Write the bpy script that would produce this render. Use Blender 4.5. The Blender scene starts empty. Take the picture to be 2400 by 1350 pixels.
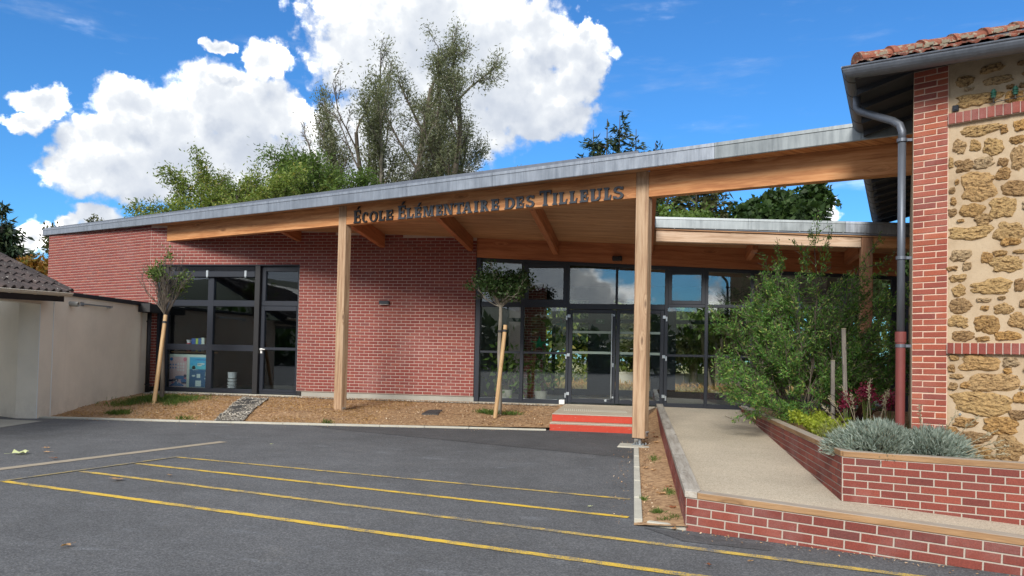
import bpy, bmesh, math, random
import numpy as np
from mathutils import Vector, Matrix, noise as mnoise

rnd = random.Random(7)
S = bpy.context.scene
C = S.collection
R = math.radians

# ------------------------------------------------------------------ camera
cam_d = bpy.data.cameras.new('camera')
cam = bpy.data.objects.new('camera', cam_d)
C.objects.link(cam)
cam_d.sensor_width = 36
cam_d.lens = 1789.9 / 2400 * 36
cam_d.shift_y = (785.06 - 675) / 2400
cam_d.clip_start = 0.1
cam_d.clip_end = 2000
CAMH = 1.545
cam.matrix_world = (Matrix.Translation((0, 0, CAMH)) @ Matrix.Rotation(0.1711068, 4, 'Z')
                    @ Matrix.Rotation(math.pi / 2 + 0.0271, 4, 'X') @ Matrix.Rotation(0.0212219, 4, 'Z'))
S.camera = cam

# ------------------------------------------------------------------ light and sky
SUN_EL, SUN_AZ = R(31), R(188)           # azimuth clockwise from +Y: the sun is behind the camera
S.view_settings.view_transform = 'Standard'
S.view_settings.look = 'None'
S.view_settings.gamma = 1
S.view_settings.use_curve_mapping = False
S.view_settings.exposure = 0.88
sun_d = bpy.data.lights.new('sun', 'SUN')
sun_d.energy = 2.3
sun_d.angle = R(20)                      # veiled by thin cloud
sun_d.color = (1.0, 0.95, 0.87)
sun = bpy.data.objects.new('sun', sun_d)
C.objects.link(sun)
sdir = Vector((math.sin(SUN_AZ) * math.cos(SUN_EL), math.cos(SUN_AZ) * math.cos(SUN_EL), math.sin(SUN_EL)))
sun.rotation_euler = (-sdir).to_track_quat('-Z', 'Y').to_euler()
sun.location = (0, -20, 40)


class NT:
    """short hand for building node trees"""
    def __init__(self, tree):
        self.t = tree
    def n(self, typ, **kw):
        nd = self.t.nodes.new(typ)
        for k, v in kw.items():
            setattr(nd, k, v)
        return nd
    def put(self, sock, v):
        if isinstance(v, bpy.types.NodeSocket):
            self.t.links.new(v, sock)
        elif v is not None:
            if isinstance(v, (tuple, list)) and sock.type == 'RGBA' and len(v) == 3:
                v = (*v, 1)
            sock.default_value = v
    def math(self, op, a, b=None, c=None, clamp=False):
        nd = self.n('ShaderNodeMath', operation=op, use_clamp=clamp)
        for i, v in enumerate((a, b, c)):
            if v is not None:
                self.put(nd.inputs[i], v)
        return nd.outputs[0]
    def vmath(self, op, a, b=None, c=None):
        nd = self.n('ShaderNodeVectorMath', operation=op)
        for i, v in enumerate((a, b, c)):
            if v is not None:
                self.put(nd.inputs[i], v)
        return nd.outputs['Value' if op in ('LENGTH', 'DOT_PRODUCT') else 'Vector']
    def noise(self, vec, scale, detail=3, rough=.5, out='Fac'):
        nd = self.n('ShaderNodeTexNoise')
        self.put(nd.inputs['Vector'], vec)
        nd.inputs['Scale'].default_value = scale
        nd.inputs['Detail'].default_value = detail
        nd.inputs['Roughness'].default_value = rough
        return nd.outputs[out]
    def voro(self, vec, scale, feature='F1', out='Distance', rand=1):
        nd = self.n('ShaderNodeTexVoronoi', feature=feature)
        self.put(nd.inputs['Vector'], vec)
        nd.inputs['Scale'].default_value = scale
        nd.inputs['Randomness'].default_value = rand
        return nd.outputs[out]
    def ramp(self, fac, stops, interp='LINEAR'):
        nd = self.n('ShaderNodeValToRGB')
        cr = nd.color_ramp
        cr.interpolation = interp
        while len(cr.elements) < len(stops):
            cr.elements.new(0.5)
        for e, (p, c) in zip(cr.elements, stops):
            e.position = p
            if not isinstance(c, (tuple, list)):
                c = (c, c, c)
            e.color = (*c, 1) if len(c) == 3 else c
        self.put(nd.inputs[0], fac)
        return nd.outputs[0]
    def mix(self, fac, a, b, mode='MIX'):
        nd = self.n('ShaderNodeMix', data_type='RGBA', blend_type=mode)
        self.put(nd.inputs[0], fac)
        self.put(nd.inputs[6], a)
        self.put(nd.inputs[7], b)
        return nd.outputs[2]
    def remap(self, v, a, b, c=0., d=1., smooth=False):
        nd = self.n('ShaderNodeMapRange', interpolation_type='SMOOTHSTEP' if smooth else 'LINEAR')
        for i, x in enumerate((v, a, b, c, d)):
            self.put(nd.inputs[i], x)
        return nd.outputs[0]
    def mapping(self, vec, scale=(1, 1, 1), loc=(0, 0, 0), rot=(0, 0, 0)):
        nd = self.n('ShaderNodeMapping')
        self.put(nd.inputs['Vector'], vec)
        nd.inputs['Scale'].default_value = scale
        nd.inputs['Location'].default_value = loc
        nd.inputs['Rotation'].default_value = rot
        return nd.outputs[0]


CLOUDS = [(-41.85, 15.22, 1.41, 0.81), (-42.5, 13.82, 1.04, 0.72), (-36.97, 15.79, 2.13, 1.64), (-38.16, 13.45, 2.81, 1.74), (-39.33, 11.39, 2.37, 1.56), (-34.32, 14.81, 3.28, 2.45), (-36.07, 11.81, 4.56, 2.06), (-31.66, 17.24, 2.4, 2.17), (-29.65, 16.24, 3.5, 2.64), (-28.4, 19.73, 1.7, 1.41), (-27.19, 16.8, 2.08, 1.69), (-32.07, 12.84, 5.72, 2.39), (-27.82, 13.13, 4.47, 2.45), (-38.5, 8.61, 1.56, 0.83), (-42.15, 6.88, 1.21, 1.02), (-40.07, 7.98, 0.97, 0.6), (-16.43, 23.62, 8.71, 2.93), (-19.84, 20.89, 5.24, 3.02), (-12.82, 21.01, 5.17, 3.33), (-16.56, 16.77, 7.06, 3.2), (-9.2, 18.21, 4.19, 2.18), (-5.58, 21.82, 2.72, 1.53), (-4.54, 22.84, 1.47, 0.77), (-23.09, 15.16, 2.47, 2.61), (-19.64, 13.61, 4.75, 2.09), (-5.69, 19.69, 1.92, 1.77), (-8.21, 17.04, 3.54, 1.18), (12.09, 10.21, 1.37, 0.99), (10.07, 10.62, 0.96, 0.7), (15.34, 9.61, 0.58, 0.26), (-31.35, 20.68, 0.9, 0.37), (-13.85, 13.34, 1.03, 0.43), (-25.12, 12.03, 3.34, 1.34), (-10.53, 19.93, 4.2, 3.11), (-7.28, 18.96, 2.89, 1.73), (-8.52, 23.35, 1.94, 2.04), (-6.61, 17.65, 2.57, 1.32), (-4.44, 21.11, 1.28, 1.68)]

W = bpy.data.worlds.new('World')
S.world = W
W.use_nodes = True
wt = W.node_tree
wt.nodes.clear()

# cloud thickness in a direction given as (azimuth, elevation) in degrees
g = bpy.data.node_groups.new('cloud_field', 'ShaderNodeTree')
g.interface.new_socket('P', in_out='INPUT', socket_type='NodeSocketVector')
g.interface.new_socket('D', in_out='OUTPUT', socket_type='NodeSocketFloat')
q = NT(g)
gi = q.n('NodeGroupInput')
go = q.n('NodeGroupOutput')
p = gi.outputs[0]
w1 = q.vmath('SUBTRACT', q.noise(p, .35, 2, .5, 'Color'), (.5, .5, .5))
w2 = q.vmath('SUBTRACT', q.noise(p, 1.3, 3, .6, 'Color'), (.5, .5, .5))
pw = q.vmath('ADD', q.vmath('MULTIPLY_ADD', w1, (2.6, 2.0, 0), p), q.vmath('MULTIPLY', w2, (1.3, 1.0, 0)))
pw = q.vmath('MULTIPLY', pw, (1, 1, 0))
acc = None
for (a, e, ra, re) in CLOUDS:
    ra *= 1.17
    re *= 1.19
    l = q.vmath('LENGTH', q.vmath('MULTIPLY_ADD', pw, (1 / ra, 1 / re, 0), (-a / ra, -e / re, 0)))
    acc = l if acc is None else q.math('SMOOTH_MIN', acc, l, .12)
d_in = q.math('SUBTRACT', 1.0, acc)
# the sky outside the picture: broken cumulus, its cover made denser to add fill light
sx = q.n('ShaderNodeSeparateXYZ')
q.put(sx.inputs[0], p)
away = q.math('ABSOLUTE', q.math('ADD', sx.outputs[0], 10.0))
outm = q.math('MAXIMUM', q.remap(away, 37, 46, 0, 1, True), q.remap(sx.outputs[1], 26.5, 31, 0, 1, True))
gen = q.math('MULTIPLY', q.math('SUBTRACT', q.noise(q.mapping(p, (.055, .085, 1)), 1.0, 3, .5), .40), 6.0)
gen = q.math('ADD', gen, q.math('MULTIPLY', q.math('SUBTRACT', outm, 1.0), 4.0))
d_all = q.math('MAXIMUM', d_in, gen)
bil = q.math('MULTIPLY', q.math('SUBTRACT', q.noise(p, .9, 7, .62), .5), .60)
bil2 = q.math('MULTIPLY', q.math('SUBTRACT', .45, q.voro(q.vmath('ADD', p, q.vmath('MULTIPLY', w2, (.8, .8, 0))), 1.5, 'SMOOTH_F1')), .35)
q.put(go.inputs[0], q.math('ADD', d_all, q.math('ADD', bil, bil2)))

q = NT(wt)
tc = q.n('ShaderNodeTexCoord')
sep = q.n('ShaderNodeSeparateXYZ')
q.put(sep.inputs[0], tc.outputs['Generated'])
az = q.math('MULTIPLY', q.math('ARCTAN2', sep.outputs[0], sep.outputs[1]), 57.29578)
el = q.math('MULTIPLY', q.math('ARCSINE', sep.outputs[2]), 57.29578)
cmb = q.n('ShaderNodeCombineXYZ')
q.put(cmb.inputs[0], az)
q.put(cmb.inputs[1], el)
P0 = cmb.outputs[0]
def field(v):
    nd = q.n('ShaderNodeGroup', node_tree=g)
    q.put(nd.inputs[0], v)
    return nd.outputs[0]
d0 = field(P0)
d1 = field(q.vmath('ADD', P0, (-.6, 2.1, 0)))
alpha = q.remap(d0, -.06, .34, 0, 1, True)
lit = q.remap(q.math('SUBTRACT', d0, d1), -.55, .35, 0, 1, False)
thick = q.remap(d0, .15, 1.0, 1, .55, True)
tex = q.remap(q.noise(P0, .33, 4, .5), .3, .7, .72, 1.18)
litv = q.math('MULTIPLY', q.math('MULTIPLY', q.math('ADD', q.math('MULTIPLY', lit, .7), .3), thick), tex, clamp=True)
ccol = q.ramp(litv, [(0.0, (.28, .315, .38)), (.36, (.37, .40, .45)), (.66, (.49, .51, .535)), (.84, (.66, .665, .67)), (1, (1.75, 1.7, 1.65))])
# thin streaks of high cloud to the right
cir = q.noise(q.mapping(P0, (.09, .42, 1), rot=(0, 0, R(-24))), 1.0, 5, .6)
cirm = q.math('MULTIPLY', q.remap(cir, .52, .85, 0, .30, True), q.remap(el, 4, 10, 0, 1, True))
alpha = q.math('MAXIMUM', alpha, cirm)
alpha = q.math('MULTIPLY', alpha, q.remap(el, -1, 2, 0, 1))
sky = q.n('ShaderNodeTexSky', sky_type='NISHITA')
sky.sun_disc = False
sky.sun_elevation = SUN_EL
sky.sun_rotation = SUN_AZ
sky.air_density = 1.0
sky.dust_density = .3
sky.ozone_density = 2.5
skyc = q.mix(1.0, sky.outputs[0], (.40, .90, 1.36), 'MULTIPLY')
b_sky = q.n('ShaderNodeBackground')
q.put(b_sky.inputs[0], skyc)
b_sky.inputs[1].default_value = .068
b_cl = q.n('ShaderNodeBackground')
q.put(b_cl.inputs[0], ccol)
b_cl.inputs[1].default_value = 1.0
ms = q.n('ShaderNodeMixShader')
q.put(ms.inputs[0], alpha)
wt.links.new(b_sky.outputs[0], ms.inputs[1])
wt.links.new(b_cl.outputs[0], ms.inputs[2])
wo = q.n('ShaderNodeOutputWorld')
wt.links.new(ms.outputs[0], wo.inputs[0])
W.cycles.sampling_method = 'MANUAL'
W.cycles.sample_map_resolution = 1024


# ------------------------------------------------------------------ objects
class MB:
    """collects faces for one mesh"""
    def __init__(self):
        self.v, self.f = [], []
    def quad(self, *pts):
        i = len(self.v)
        self.v += [tuple(p) for p in pts]
        self.f.append(tuple(range(i, i + len(pts))))
    def obox(self, o, a, b, c):
        """box from corner o along the three edge vectors"""
        o, a, b, c = (Vector(x) for x in (o, a, b, c))
        if a.cross(b).dot(c) < 0:
            a, b = b, a
        i = len(self.v)
        for k in (0, 1):
            for p in (o, o + a, o + a + b, o + b):
                self.v.append(tuple(p + c * k))
        for f in ((3, 2, 1, 0), (4, 5, 6, 7), (0, 1, 5, 4), (1, 2, 6, 5), (2, 3, 7, 6), (3, 0, 4, 7)):
            self.f.append(tuple(i + j for j in f))
    def box(self, x0, x1, y0, y1, z0, z1):
        self.obox((x0, y0, z0), (x1 - x0, 0, 0), (0, y1 - y0, 0), (0, 0, z1 - z0))
    def prism(self, low, high):
        """two rings of the same count, joined"""
        n, i = len(low), len(self.v)
        self.v += [tuple(p) for p in low] + [tuple(p) for p in high]
        self.f.append(tuple(i + j for j in range(n - 1, -1, -1)))
        self.f.append(tuple(i + n + j for j in range(n)))
        for j in range(n):
            k = (j + 1) % n
            self.f.append((i + j, i + k, i + n + k, i + n + j))
    def cyl(self, p0, p1, r0, r1=None, n=12, caps=True):
        p0, p1 = Vector(p0), Vector(p1)
        r1 = r0 if r1 is None else r1
        d = (p1 - p0).normalized()
        u = d.orthogonal().normalized()
        w = d.cross(u)
        i = len(self.v)
        for (p, r) in ((p0, r0), (p1, r1)):
            for k in range(n):
                t = 2 * math.pi * k / n
                self.v.append(tuple(p + u * (r * math.cos(t)) + w * (r * math.sin(t))))
        for k in range(n):
            m = (k + 1) % n
            self.f.append((i + k, i + m, i + n + m, i + n + k))
        if caps:
            self.f.append(tuple(i + k for k in range(n - 1, -1, -1)))
            self.f.append(tuple(i + n + k for k in range(n)))
    def tube(self, pts, r, n=12):
        """bent pipe through points with mitred rings"""
        pts = [Vector(p) for p in pts]
        dirs = [(pts[min(k + 1, len(pts) - 1)] - pts[max(k - 1, 0)]).normalized() for k in range(len(pts))]
        u = dirs[0].orthogonal().normalized()
        i = len(self.v)
        for p, d in zip(pts, dirs):
            u = (u - d * u.dot(d)).normalized()
            w = d.cross(u)
            for k in range(n):
                t = 2 * math.pi * k / n
                self.v.append(tuple(p + u * (r * math.cos(t)) + w * (r * math.sin(t))))
        for a in range(len(pts) - 1):
            for k in range(n):
                m = (k + 1) % n
                self.f.append((i + a * n + k, i + a * n + m, i + (a + 1) * n + m, i + (a + 1) * n + k))
        self.f.append(tuple(i + k for k in range(n - 1, -1, -1)))
        e = i + (len(pts) - 1) * n
        self.f.append(tuple(e + k for k in range(n)))
    def mesh(self, name, mat, frame=None, smooth=False):
        me = bpy.data.meshes.new(name)
        vs = self.v
        if frame is not None:
            inv = frame.inverted()
            vs = [tuple(inv @ Vector(p)) for p in vs]
        me.from_pydata(vs, [], self.f)
        if mat:
            me.materials.append(mat)
        if smooth:
            me.polygons.foreach_set('use_smooth', [True] * len(me.polygons))
        me.update()
        return me


def tag(o, label=None, cat=None, group=None, kind=None):
    if label: o['label'] = label
    if cat: o['category'] = cat
    if group: o['group'] = group
    if kind: o['kind'] = kind
    return o

def link(name, me, parent=None, mw=None):
    o = bpy.data.objects.new(name, me)
    C.objects.link(o)
    if parent is not None:
        o.parent = parent
        o.matrix_parent_inverse = WORLD[parent.name].inverted()
    if mw is not None:
        o.matrix_basis = mw
    WORLD[o.name] = mw.copy() if mw is not None else Matrix.Identity(4)
    return o
WORLD = {}

def root(name, loc, label, cat, group=None):
    o = link(name, None, None, Matrix.Translation(loc))
    o.empty_display_size = .2
    return tag(o, label, cat, group)

def ob(name, mb, mat, parent=None, frame=None, bevel=0, smooth=False, seg=1, **kw):
    o = link(name, mb.mesh(name, mat, frame, smooth), parent, frame)
    if bevel:
        b = o.modifiers.new('bevel', 'BEVEL')
        b.width = bevel
        b.segments = seg
        b.limit_method = 'ANGLE'
    return tag(o, **kw)

def frame_of(p, x, up=(0, 0, 1)):
    """matrix at p with local X along x"""
    x = Vector(x).normalized()
    y = Vector(up).cross(x).normalized()
    z = x.cross(y)
    m = Matrix((x, y, z)).transposed().to_4x4()
    m.translation = p
    return m

def np_mesh(name, co, faces4, mat, smooth=False):
    """mesh from numpy: co (n,3), faces (m,4)"""
    me = bpy.data.meshes.new(name)
    n, m = len(co), len(faces4)
    k = faces4.shape[1]
    me.vertices.add(n)
    me.vertices.foreach_set('co', np.ascontiguousarray(co, dtype=np.float32).ravel())
    me.loops.add(m * k)
    me.loops.foreach_set('vertex_index', np.ascontiguousarray(faces4, dtype=np.int32).ravel())
    me.polygons.add(m)
    me.polygons.foreach_set('loop_start', np.arange(0, m * k, k, dtype=np.int32))
    if smooth:
        me.polygons.foreach_set('use_smooth', np.ones(m, dtype=bool))
    me.materials.append(mat)
    me.update(calc_edges=True)
    return me
# ------------------------------------------------------------------ materials
def pbr(name, build):
    m = bpy.data.materials.new(name)
    m.use_nodes = True
    t = m.node_tree
    t.nodes.clear()
    q = NT(t)
    b = q.n('ShaderNodeBsdfPrincipled')
    out = q.n('ShaderNodeOutputMaterial')
    t.links.new(b.outputs[0], out.inputs[0])
    build(q, b)
    return m

def P_(b, q, base=None, rough=.8, metal=None, spec=None, bump=None, strength=.3, dist=.01):
    if base is not None: q.put(b.inputs['Base Color'], base)
    q.put(b.inputs['Roughness'], rough)
    if metal is not None: b.inputs['Metallic'].default_value = metal
    if spec is not None: b.inputs['Specular IOR Level'].default_value = spec
    if bump is not None:
        n = q.n('ShaderNodeBump')
        n.inputs['Strength'].default_value = strength
        n.inputs['Distance'].default_value = dist
        q.put(n.inputs['Height'], bump)
        q.t.links.new(n.outputs[0], b.inputs['Normal'])

def OC(q):
    return q.n('ShaderNodeTexCoord').outputs['Object']
def GEO(q):
    return q.n('ShaderNodeNewGeometry')
def piece_random(q):
    """a number that differs from piece to piece, whether the pieces are objects or islands of one mesh"""
    a = q.n('ShaderNodeObjectInfo').outputs['Random']
    b = GEO(q).outputs['Random Per Island']
    return q.math('FRACT', q.math('ADD', q.math('MULTIPLY', a, 7.31), q.math('MULTIPLY', b, 5.77)))

def plain(name, col, rough=.6, metal=0., var=.12, scale=6, bump=.0, bscale=60, spec=None):
    def f(q, b):
        v = GEO(q).outputs['Position']
        n = q.noise(v, scale, 4, .6)
        c = q.mix(n, tuple(x * (1 - var) for x in col), tuple(min(1, x * (1 + var)) for x in col))
        P_(b, q, c, rough, metal, spec, q.noise(v, bscale, 3) if bump else None, bump)
    return pbr(name, f)

def brick_mat(name, ramp, rough=.8, speck=.5, weather=.25):
    def f(q, b):
        pos = GEO(q).outputs['Position']
        r = piece_random(q)
        c = q.ramp(r, ramp)
        n = q.noise(pos, 90, 4, .7)
        c = q.mix(q.remap(n, .35, .7, 0, speck), c, q.mix(1, c, (.55, .52, .50), 'MULTIPLY'))
        lime = q.math('MULTIPLY', q.remap(q.noise(pos, 1.1, 4, .65), .5, .75, 0, weather), q.remap(q.noise(pos, 140, 2, .7), .42, .62, .3, 1))
        c = q.mix(lime, c, (.55, .42, .40))
        P_(b, q, c, rough, bump=q.noise(pos, 160, 3, .6), strength=.5, dist=.004)
    return pbr(name, f)

M = {}
M['brick'] = brick_mat('brick_red', [(0, (.215, .048, .040)), (.3, (.265, .062, .048)), (.6, (.235, .052, .044)), (.85, (.295, .078, .056)), (1, (.20, .055, .050))], weather=.16)
M['ramp_brick'] = brick_mat('brick_ramp', [(0, (.155, .036, .030)), (.3, (.26, .055, .036)), (.6, (.20, .045, .034)), (.85, (.31, .072, .046)), (1, (.175, .05, .042))], weather=.38, speck=.9)
M['old_brick'] = brick_mat('brick_old', [(0, (.30, .068, .042)), (.25, (.38, .088, .048)), (.5, (.25, .058, .042)), (.75, (.43, .11, .05)), (1, (.33, .08, .052))], weather=.30, speck=.7)
M['mortar_old'] = plain('mortar_old', (.66, .48, .37), .95, var=.2, scale=12, bump=.5, bscale=90)
M['band_brick'] = brick_mat('brick_band', [(0, (.24, .055, .04)), (.5, (.31, .07, .045)), (1, (.27, .06, .045))], weather=.5, speck=.8)
M['mortar'] = plain('mortar_pale', (.55, .44, .38), .95, var=.12, scale=9, bump=.4, bscale=120)
M['mortar_grey'] = plain('mortar_light', (.45, .395, .335), .95, var=.12, scale=9, bump=.4, bscale=120)

def asphalt(name, dark, light, patch):
    def f(q, b):
        pos = GEO(q).outputs['Position']
        agg = q.voro(pos, 95, out='Color')
        sep = q.n('ShaderNodeSeparateColor')
        q.put(sep.inputs[0], agg)
        fine = q.noise(pos, 260, 3, .7)
        v = q.math('ADD', q.math('MULTIPLY', sep.outputs[0], .6), q.math('MULTIPLY', fine, .5))
        big = q.noise(pos, .38, 6, .68)
        mid = q.noise(pos, 2.2, 4, .65)
        c = q.ramp(q.remap(v, .15, 1.0), [(0, tuple(x * .55 for x in dark)), (.5, dark), (.86, light), (1, tuple(x * 1.7 for x in light))])
        c = q.mix(1, c, q.ramp(q.math('ADD', q.math('MULTIPLY', big, .65), q.math('MULTIPLY', mid, .35)), [(.28, .66), (.5, 1.0), (.70, 1.34)]), 'MULTIPLY')
        # rubbed chalk and dust left on the yard
        ch = q.noise(q.mapping(pos, (.9, 2.6, 1), rot=(0, 0, R(17))), 1.7, 6, .7)
        ch = q.math('MULTIPLY', q.remap(ch, .56, .74, 0, 1, True), q.remap(q.noise(pos, 60, 3, .7), .45, .6))
        c = q.mix(q.math('MULTIPLY', ch, patch), c, (.30, .33, .37))
        grit = q.math('MULTIPLY', q.remap(q.noise(pos, 1.6, 6, .75), .56, .70, 0, 1), q.remap(q.noise(pos, 38, 4, .75), .50, .60))
        c = q.mix(q.math('MULTIPLY', grit, .35), c, (.30, .275, .24))
        oil = q.remap(q.noise(q.mapping(pos, (1, 1.4, 1), loc=(4, 2, 0)), 1.05, 4, .6), .64, .74, 0, .35, True)
        c = q.mix(oil, c, (.045, .045, .048))
        P_(b, q, c, .88, bump=q.math('ADD', sep.outputs[0], q.math('MULTIPLY', fine, .7)), strength=.65, dist=.006)
    return pbr(name, f)
M['asphalt'] = asphalt('asphalt', (.095, .098, .104), (.165, .168, .173), .6)
M['asphalt_new'] = asphalt('asphalt_dark', (.072, .072, .076), (.115, .114, .115), .3)

def paint_line(name, col, wear):
    def f(q, b):
        pos = GEO(q).outputs['Position']
        n = q.math('ADD', q.math('MULTIPLY', q.noise(pos, 85, 4, .8), .75), q.math('MULTIPLY', q.noise(pos, 4.5, 5, .7), .55))
        c = q.mix(q.remap(n, wear, wear + .12), (.125, .127, .132), q.mix(q.noise(pos, 25, 3), tuple(x * .8 for x in col), col))
        P_(b, q, c, .75, bump=q.voro(pos, 95), strength=.4, dist=.004)
    return pbr(name, f)
M['yellow'] = paint_line('yellow_paint', (.76, .50, .045), .545)
M['yellow_worn'] = paint_line('yellow_paint_worn', (.68, .46, .07), .585)
M['yellow_faded'] = paint_line('yellow_paint_faded', (.46, .35, .12), .60)
M['chalk'] = paint_line('chalk', (.20, .225, .26), .54)

def wood(name, dark, mid, light, scale=1., knots=1., rough=.7, bump=.35):
    """grain runs along local X"""
    def f(q, b):
        v = OC(q)
        off = q.n('ShaderNodeObjectInfo').outputs['Random']
        v = q.vmath('ADD', v, q.vmath('MULTIPLY', (11.3, 5.7, 3.1), off))
        warp = q.vmath('MULTIPLY', q.vmath('SUBTRACT', q.noise(q.mapping(v, (.7 * scale, 3 * scale, 3 * scale)), 1, 3, .5, 'Color'), (.5, .5, .5)), (0, .10, .10))
        vw = q.vmath('ADD', v, warp)
        # knots bend the grain round them
        kv = q.mapping(v, (1.3 * scale, 4.5 * scale, 4.5 * scale))
        kd = q.voro(kv, 1.0)
        k = q.remap(kd, .02, .16, 1, 0, True)
        grain = q.noise(q.vmath('ADD', q.mapping(vw, (.8 * scale, 15 * scale, 15 * scale)), q.vmath('MULTIPLY', (0, 1.6, 1.6), q.math('MULTIPLY', q.remap(kd, 0, .35, 1, 0, True), knots))), 1, 4, .62)
        fine = q.noise(q.mapping(v, (6 * scale, 150 * scale, 150 * scale)), 1, 2, .6)
        t = q.math('ADD', q.math('MULTIPLY', grain, .8), q.math('MULTIPLY', fine, .25))
        c = q.ramp(q.remap(t, .34, .72), [(0, dark), (.30, tuple((x + y) / 2 for x, y in zip(dark, mid))), (.5, mid), (.8, light), (1, mid)])
        big = q.noise(q.mapping(v, (.35, 1.5, 1.5)), 1, 3)
        c = q.mix(1, c, q.ramp(big, [(.25, .80), (.75, 1.15)]), 'MULTIPLY')
        c = q.mix(q.math('MULTIPLY', k, .75 * knots), c, tuple(x * .42 for x in dark))
        P_(b, q, c, rough, bump=q.math('ADD', t, q.math('MULTIPLY', k, .3)), strength=bump, dist=.006)
    return pbr(name, f)
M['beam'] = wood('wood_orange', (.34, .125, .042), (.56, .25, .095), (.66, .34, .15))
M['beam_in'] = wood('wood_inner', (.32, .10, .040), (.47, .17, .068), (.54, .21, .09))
M['post'] = wood('wood_post', (.26, .15, .085), (.42, .275, .165), (.50, .35, .225), scale=1.2)
M['post_far'] = wood('wood_post_brown', (.24, .11, .06), (.36, .18, .10), (.42, .23, .13), scale=1.2)
M['beam_pale'] = wood('wood_pale', (.36, .22, .13), (.54, .38, .26), (.60, .46, .34))
M['board'] = wood('wood_board', (.36, .18, .088), (.50, .28, .145), (.57, .33, .18), scale=.9, knots=.8, bump=.15)
M['coping_grey'] = wood('wood_coping_grey', (.22, .19, .155), (.36, .325, .275), (.43, .40, .35), scale=1.3)
M['stake'] = wood('wood_stake', (.34, .20, .09), (.52, .33, .16), (.60, .42, .22), scale=2)
M['stake_grey'] = wood('wood_stake_grey', (.10, .09, .08), (.19, .17, .15), (.26, .235, .20), scale=2)

def coping_mat():
    m = wood('wood_coping', (.19, .10, .045), (.31, .175, .08), (.38, .225, .11), scale=1.3)
    q = NT(m.node_tree)
    b = [n for n in m.node_tree.nodes if n.type == 'BSDF_PRINCIPLED'][0]
    c = b.inputs['Base Color'].links[0].from_socket
    sp = q.n('ShaderNodeSeparateXYZ')
    q.put(sp.inputs[0], GEO(q).outputs['True Normal'])
    grey = q.mix(.72, c, (.36, .345, .31))
    f = q.math('MULTIPLY', q.remap(sp.outputs[2], .4, .8), q.remap(q.noise(GEO(q).outputs['Position'], 5, 4), .25, .55, .6, 1))
    q.put(b.inputs['Base Color'], q.mix(f, c, grey))
    return m
M['coping'] = coping_mat()
def zinc(name, col, streak, rough=.42, metal=.75):
    def f(q, b):
        pos = GEO(q).outputs['Position']
        st = q.noise(q.mapping(pos, (14, 14, 1.2)), 1, 5, .7)
        bl = q.noise(pos, 2.2, 4, .6)
        t = q.math('ADD', q.math('MULTIPLY', st, .65), q.math('MULTIPLY', bl, .35))
        c = q.ramp(t, [(.36, tuple(x * (1 - streak) for x in col)), (.5, col), (.62, tuple(min(1, x * (1 + streak)) for x in col))])
        P_(b, q, c, q.remap(t, .3, .7, rough - .08, rough + .15), metal, bump=q.noise(pos, 5, 3), strength=.08)
    return pbr(name, f)
M['zinc'] = zinc('zinc', (.33, .36, .405), .22)
M['zinc_light'] = zinc('zinc_light', (.26, .285, .295), .2)
M['zinc_dark'] = zinc('zinc_dark', (.17, .19, .23), .12, .5, .5)
M['gutter'] = zinc('gutter_grey', (.14, .156, .185), .16, .48, .55)
M['steel'] = zinc('steel', (.48, .52, .54), .12, .35, .9)
M['frame'] = plain('frame_anthracite', (.013, .017, .027), .42, var=.10, scale=3)
M['black'] = plain('black_metal', (.012, .012, .014), .5, var=.1)
M['letter'] = plain('letter_grey', (.050, .056, .068), .42, .1, var=.08)
M['letter_dark_reflection'] = plain('letter_dark_reflection', (.010, .010, .011), .35, .1, var=.05)  # darker copy for the first word: its dark reflection put into the colour
M['concrete'] = plain('concrete', (.46, .44, .37), .9, var=.22, scale=4, bump=.3, bscale=70)
M['concrete_grey'] = plain('concrete_grey', (.34, .33, .29), .92, var=.25, scale=3, bump=.3, bscale=60)
M['red_plain'] = plain('red_paint', (.56, .026, .012), .65, var=.14, scale=9, bump=.15, bscale=40)
def scuffed():
    def f(q, b):
        pos = GEO(q).outputs['Position']
        n = q.math('ADD', q.math('MULTIPLY', q.noise(q.mapping(pos, (3, 3, 9)), 4, 6, .75), .7), q.math('MULTIPLY', q.noise(pos, 55, 3, .7), .4))
        c = q.mix(q.noise(pos, 6, 4), (.42, .030, .010), (.50, .046, .017))
        c = q.mix(q.remap(n, .62, .74, 0, .7), c, (.50, .30, .22))
        P_(b, q, c, .62, bump=q.noise(pos, 70, 3), strength=.2)
    return pbr('red_paint', f)
M['red_paint'] = scuffed()
M['tan_strip'] = plain('tan_strip', (.33, .28, .21), .9, var=.2, scale=5, bump=.4, bscale=90)
M['pipe_red'] = plain('pipe_oxide', (.17, .040, .034), .6, var=.25, scale=7)
M['white'] = plain('white_paint', (.78, .78, .76), .5, var=.04)
M['door_grey'] = plain('door_grey', (.40, .43, .46), .5, var=.05, scale=2)
M['pvc'] = plain('gutter_beige', (.62, .55, .43), .45, var=.08)
M['dark_wood'] = plain('fascia_dark', (.020, .022, .028), .6, var=.2)
M['rubber'] = plain('black_rubber', (.025, .025, .026), .7)
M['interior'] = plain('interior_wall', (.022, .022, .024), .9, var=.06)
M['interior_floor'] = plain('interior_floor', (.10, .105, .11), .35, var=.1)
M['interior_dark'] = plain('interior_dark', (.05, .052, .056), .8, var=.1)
M['glass_green'] = plain('insulator_glass', (.03, .12, .085), .2, var=.3, scale=20)
M['cast'] = plain('cast_iron', (.05, .05, .05), .6, var=.3, scale=12, bump=.5, bscale=90)

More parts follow.
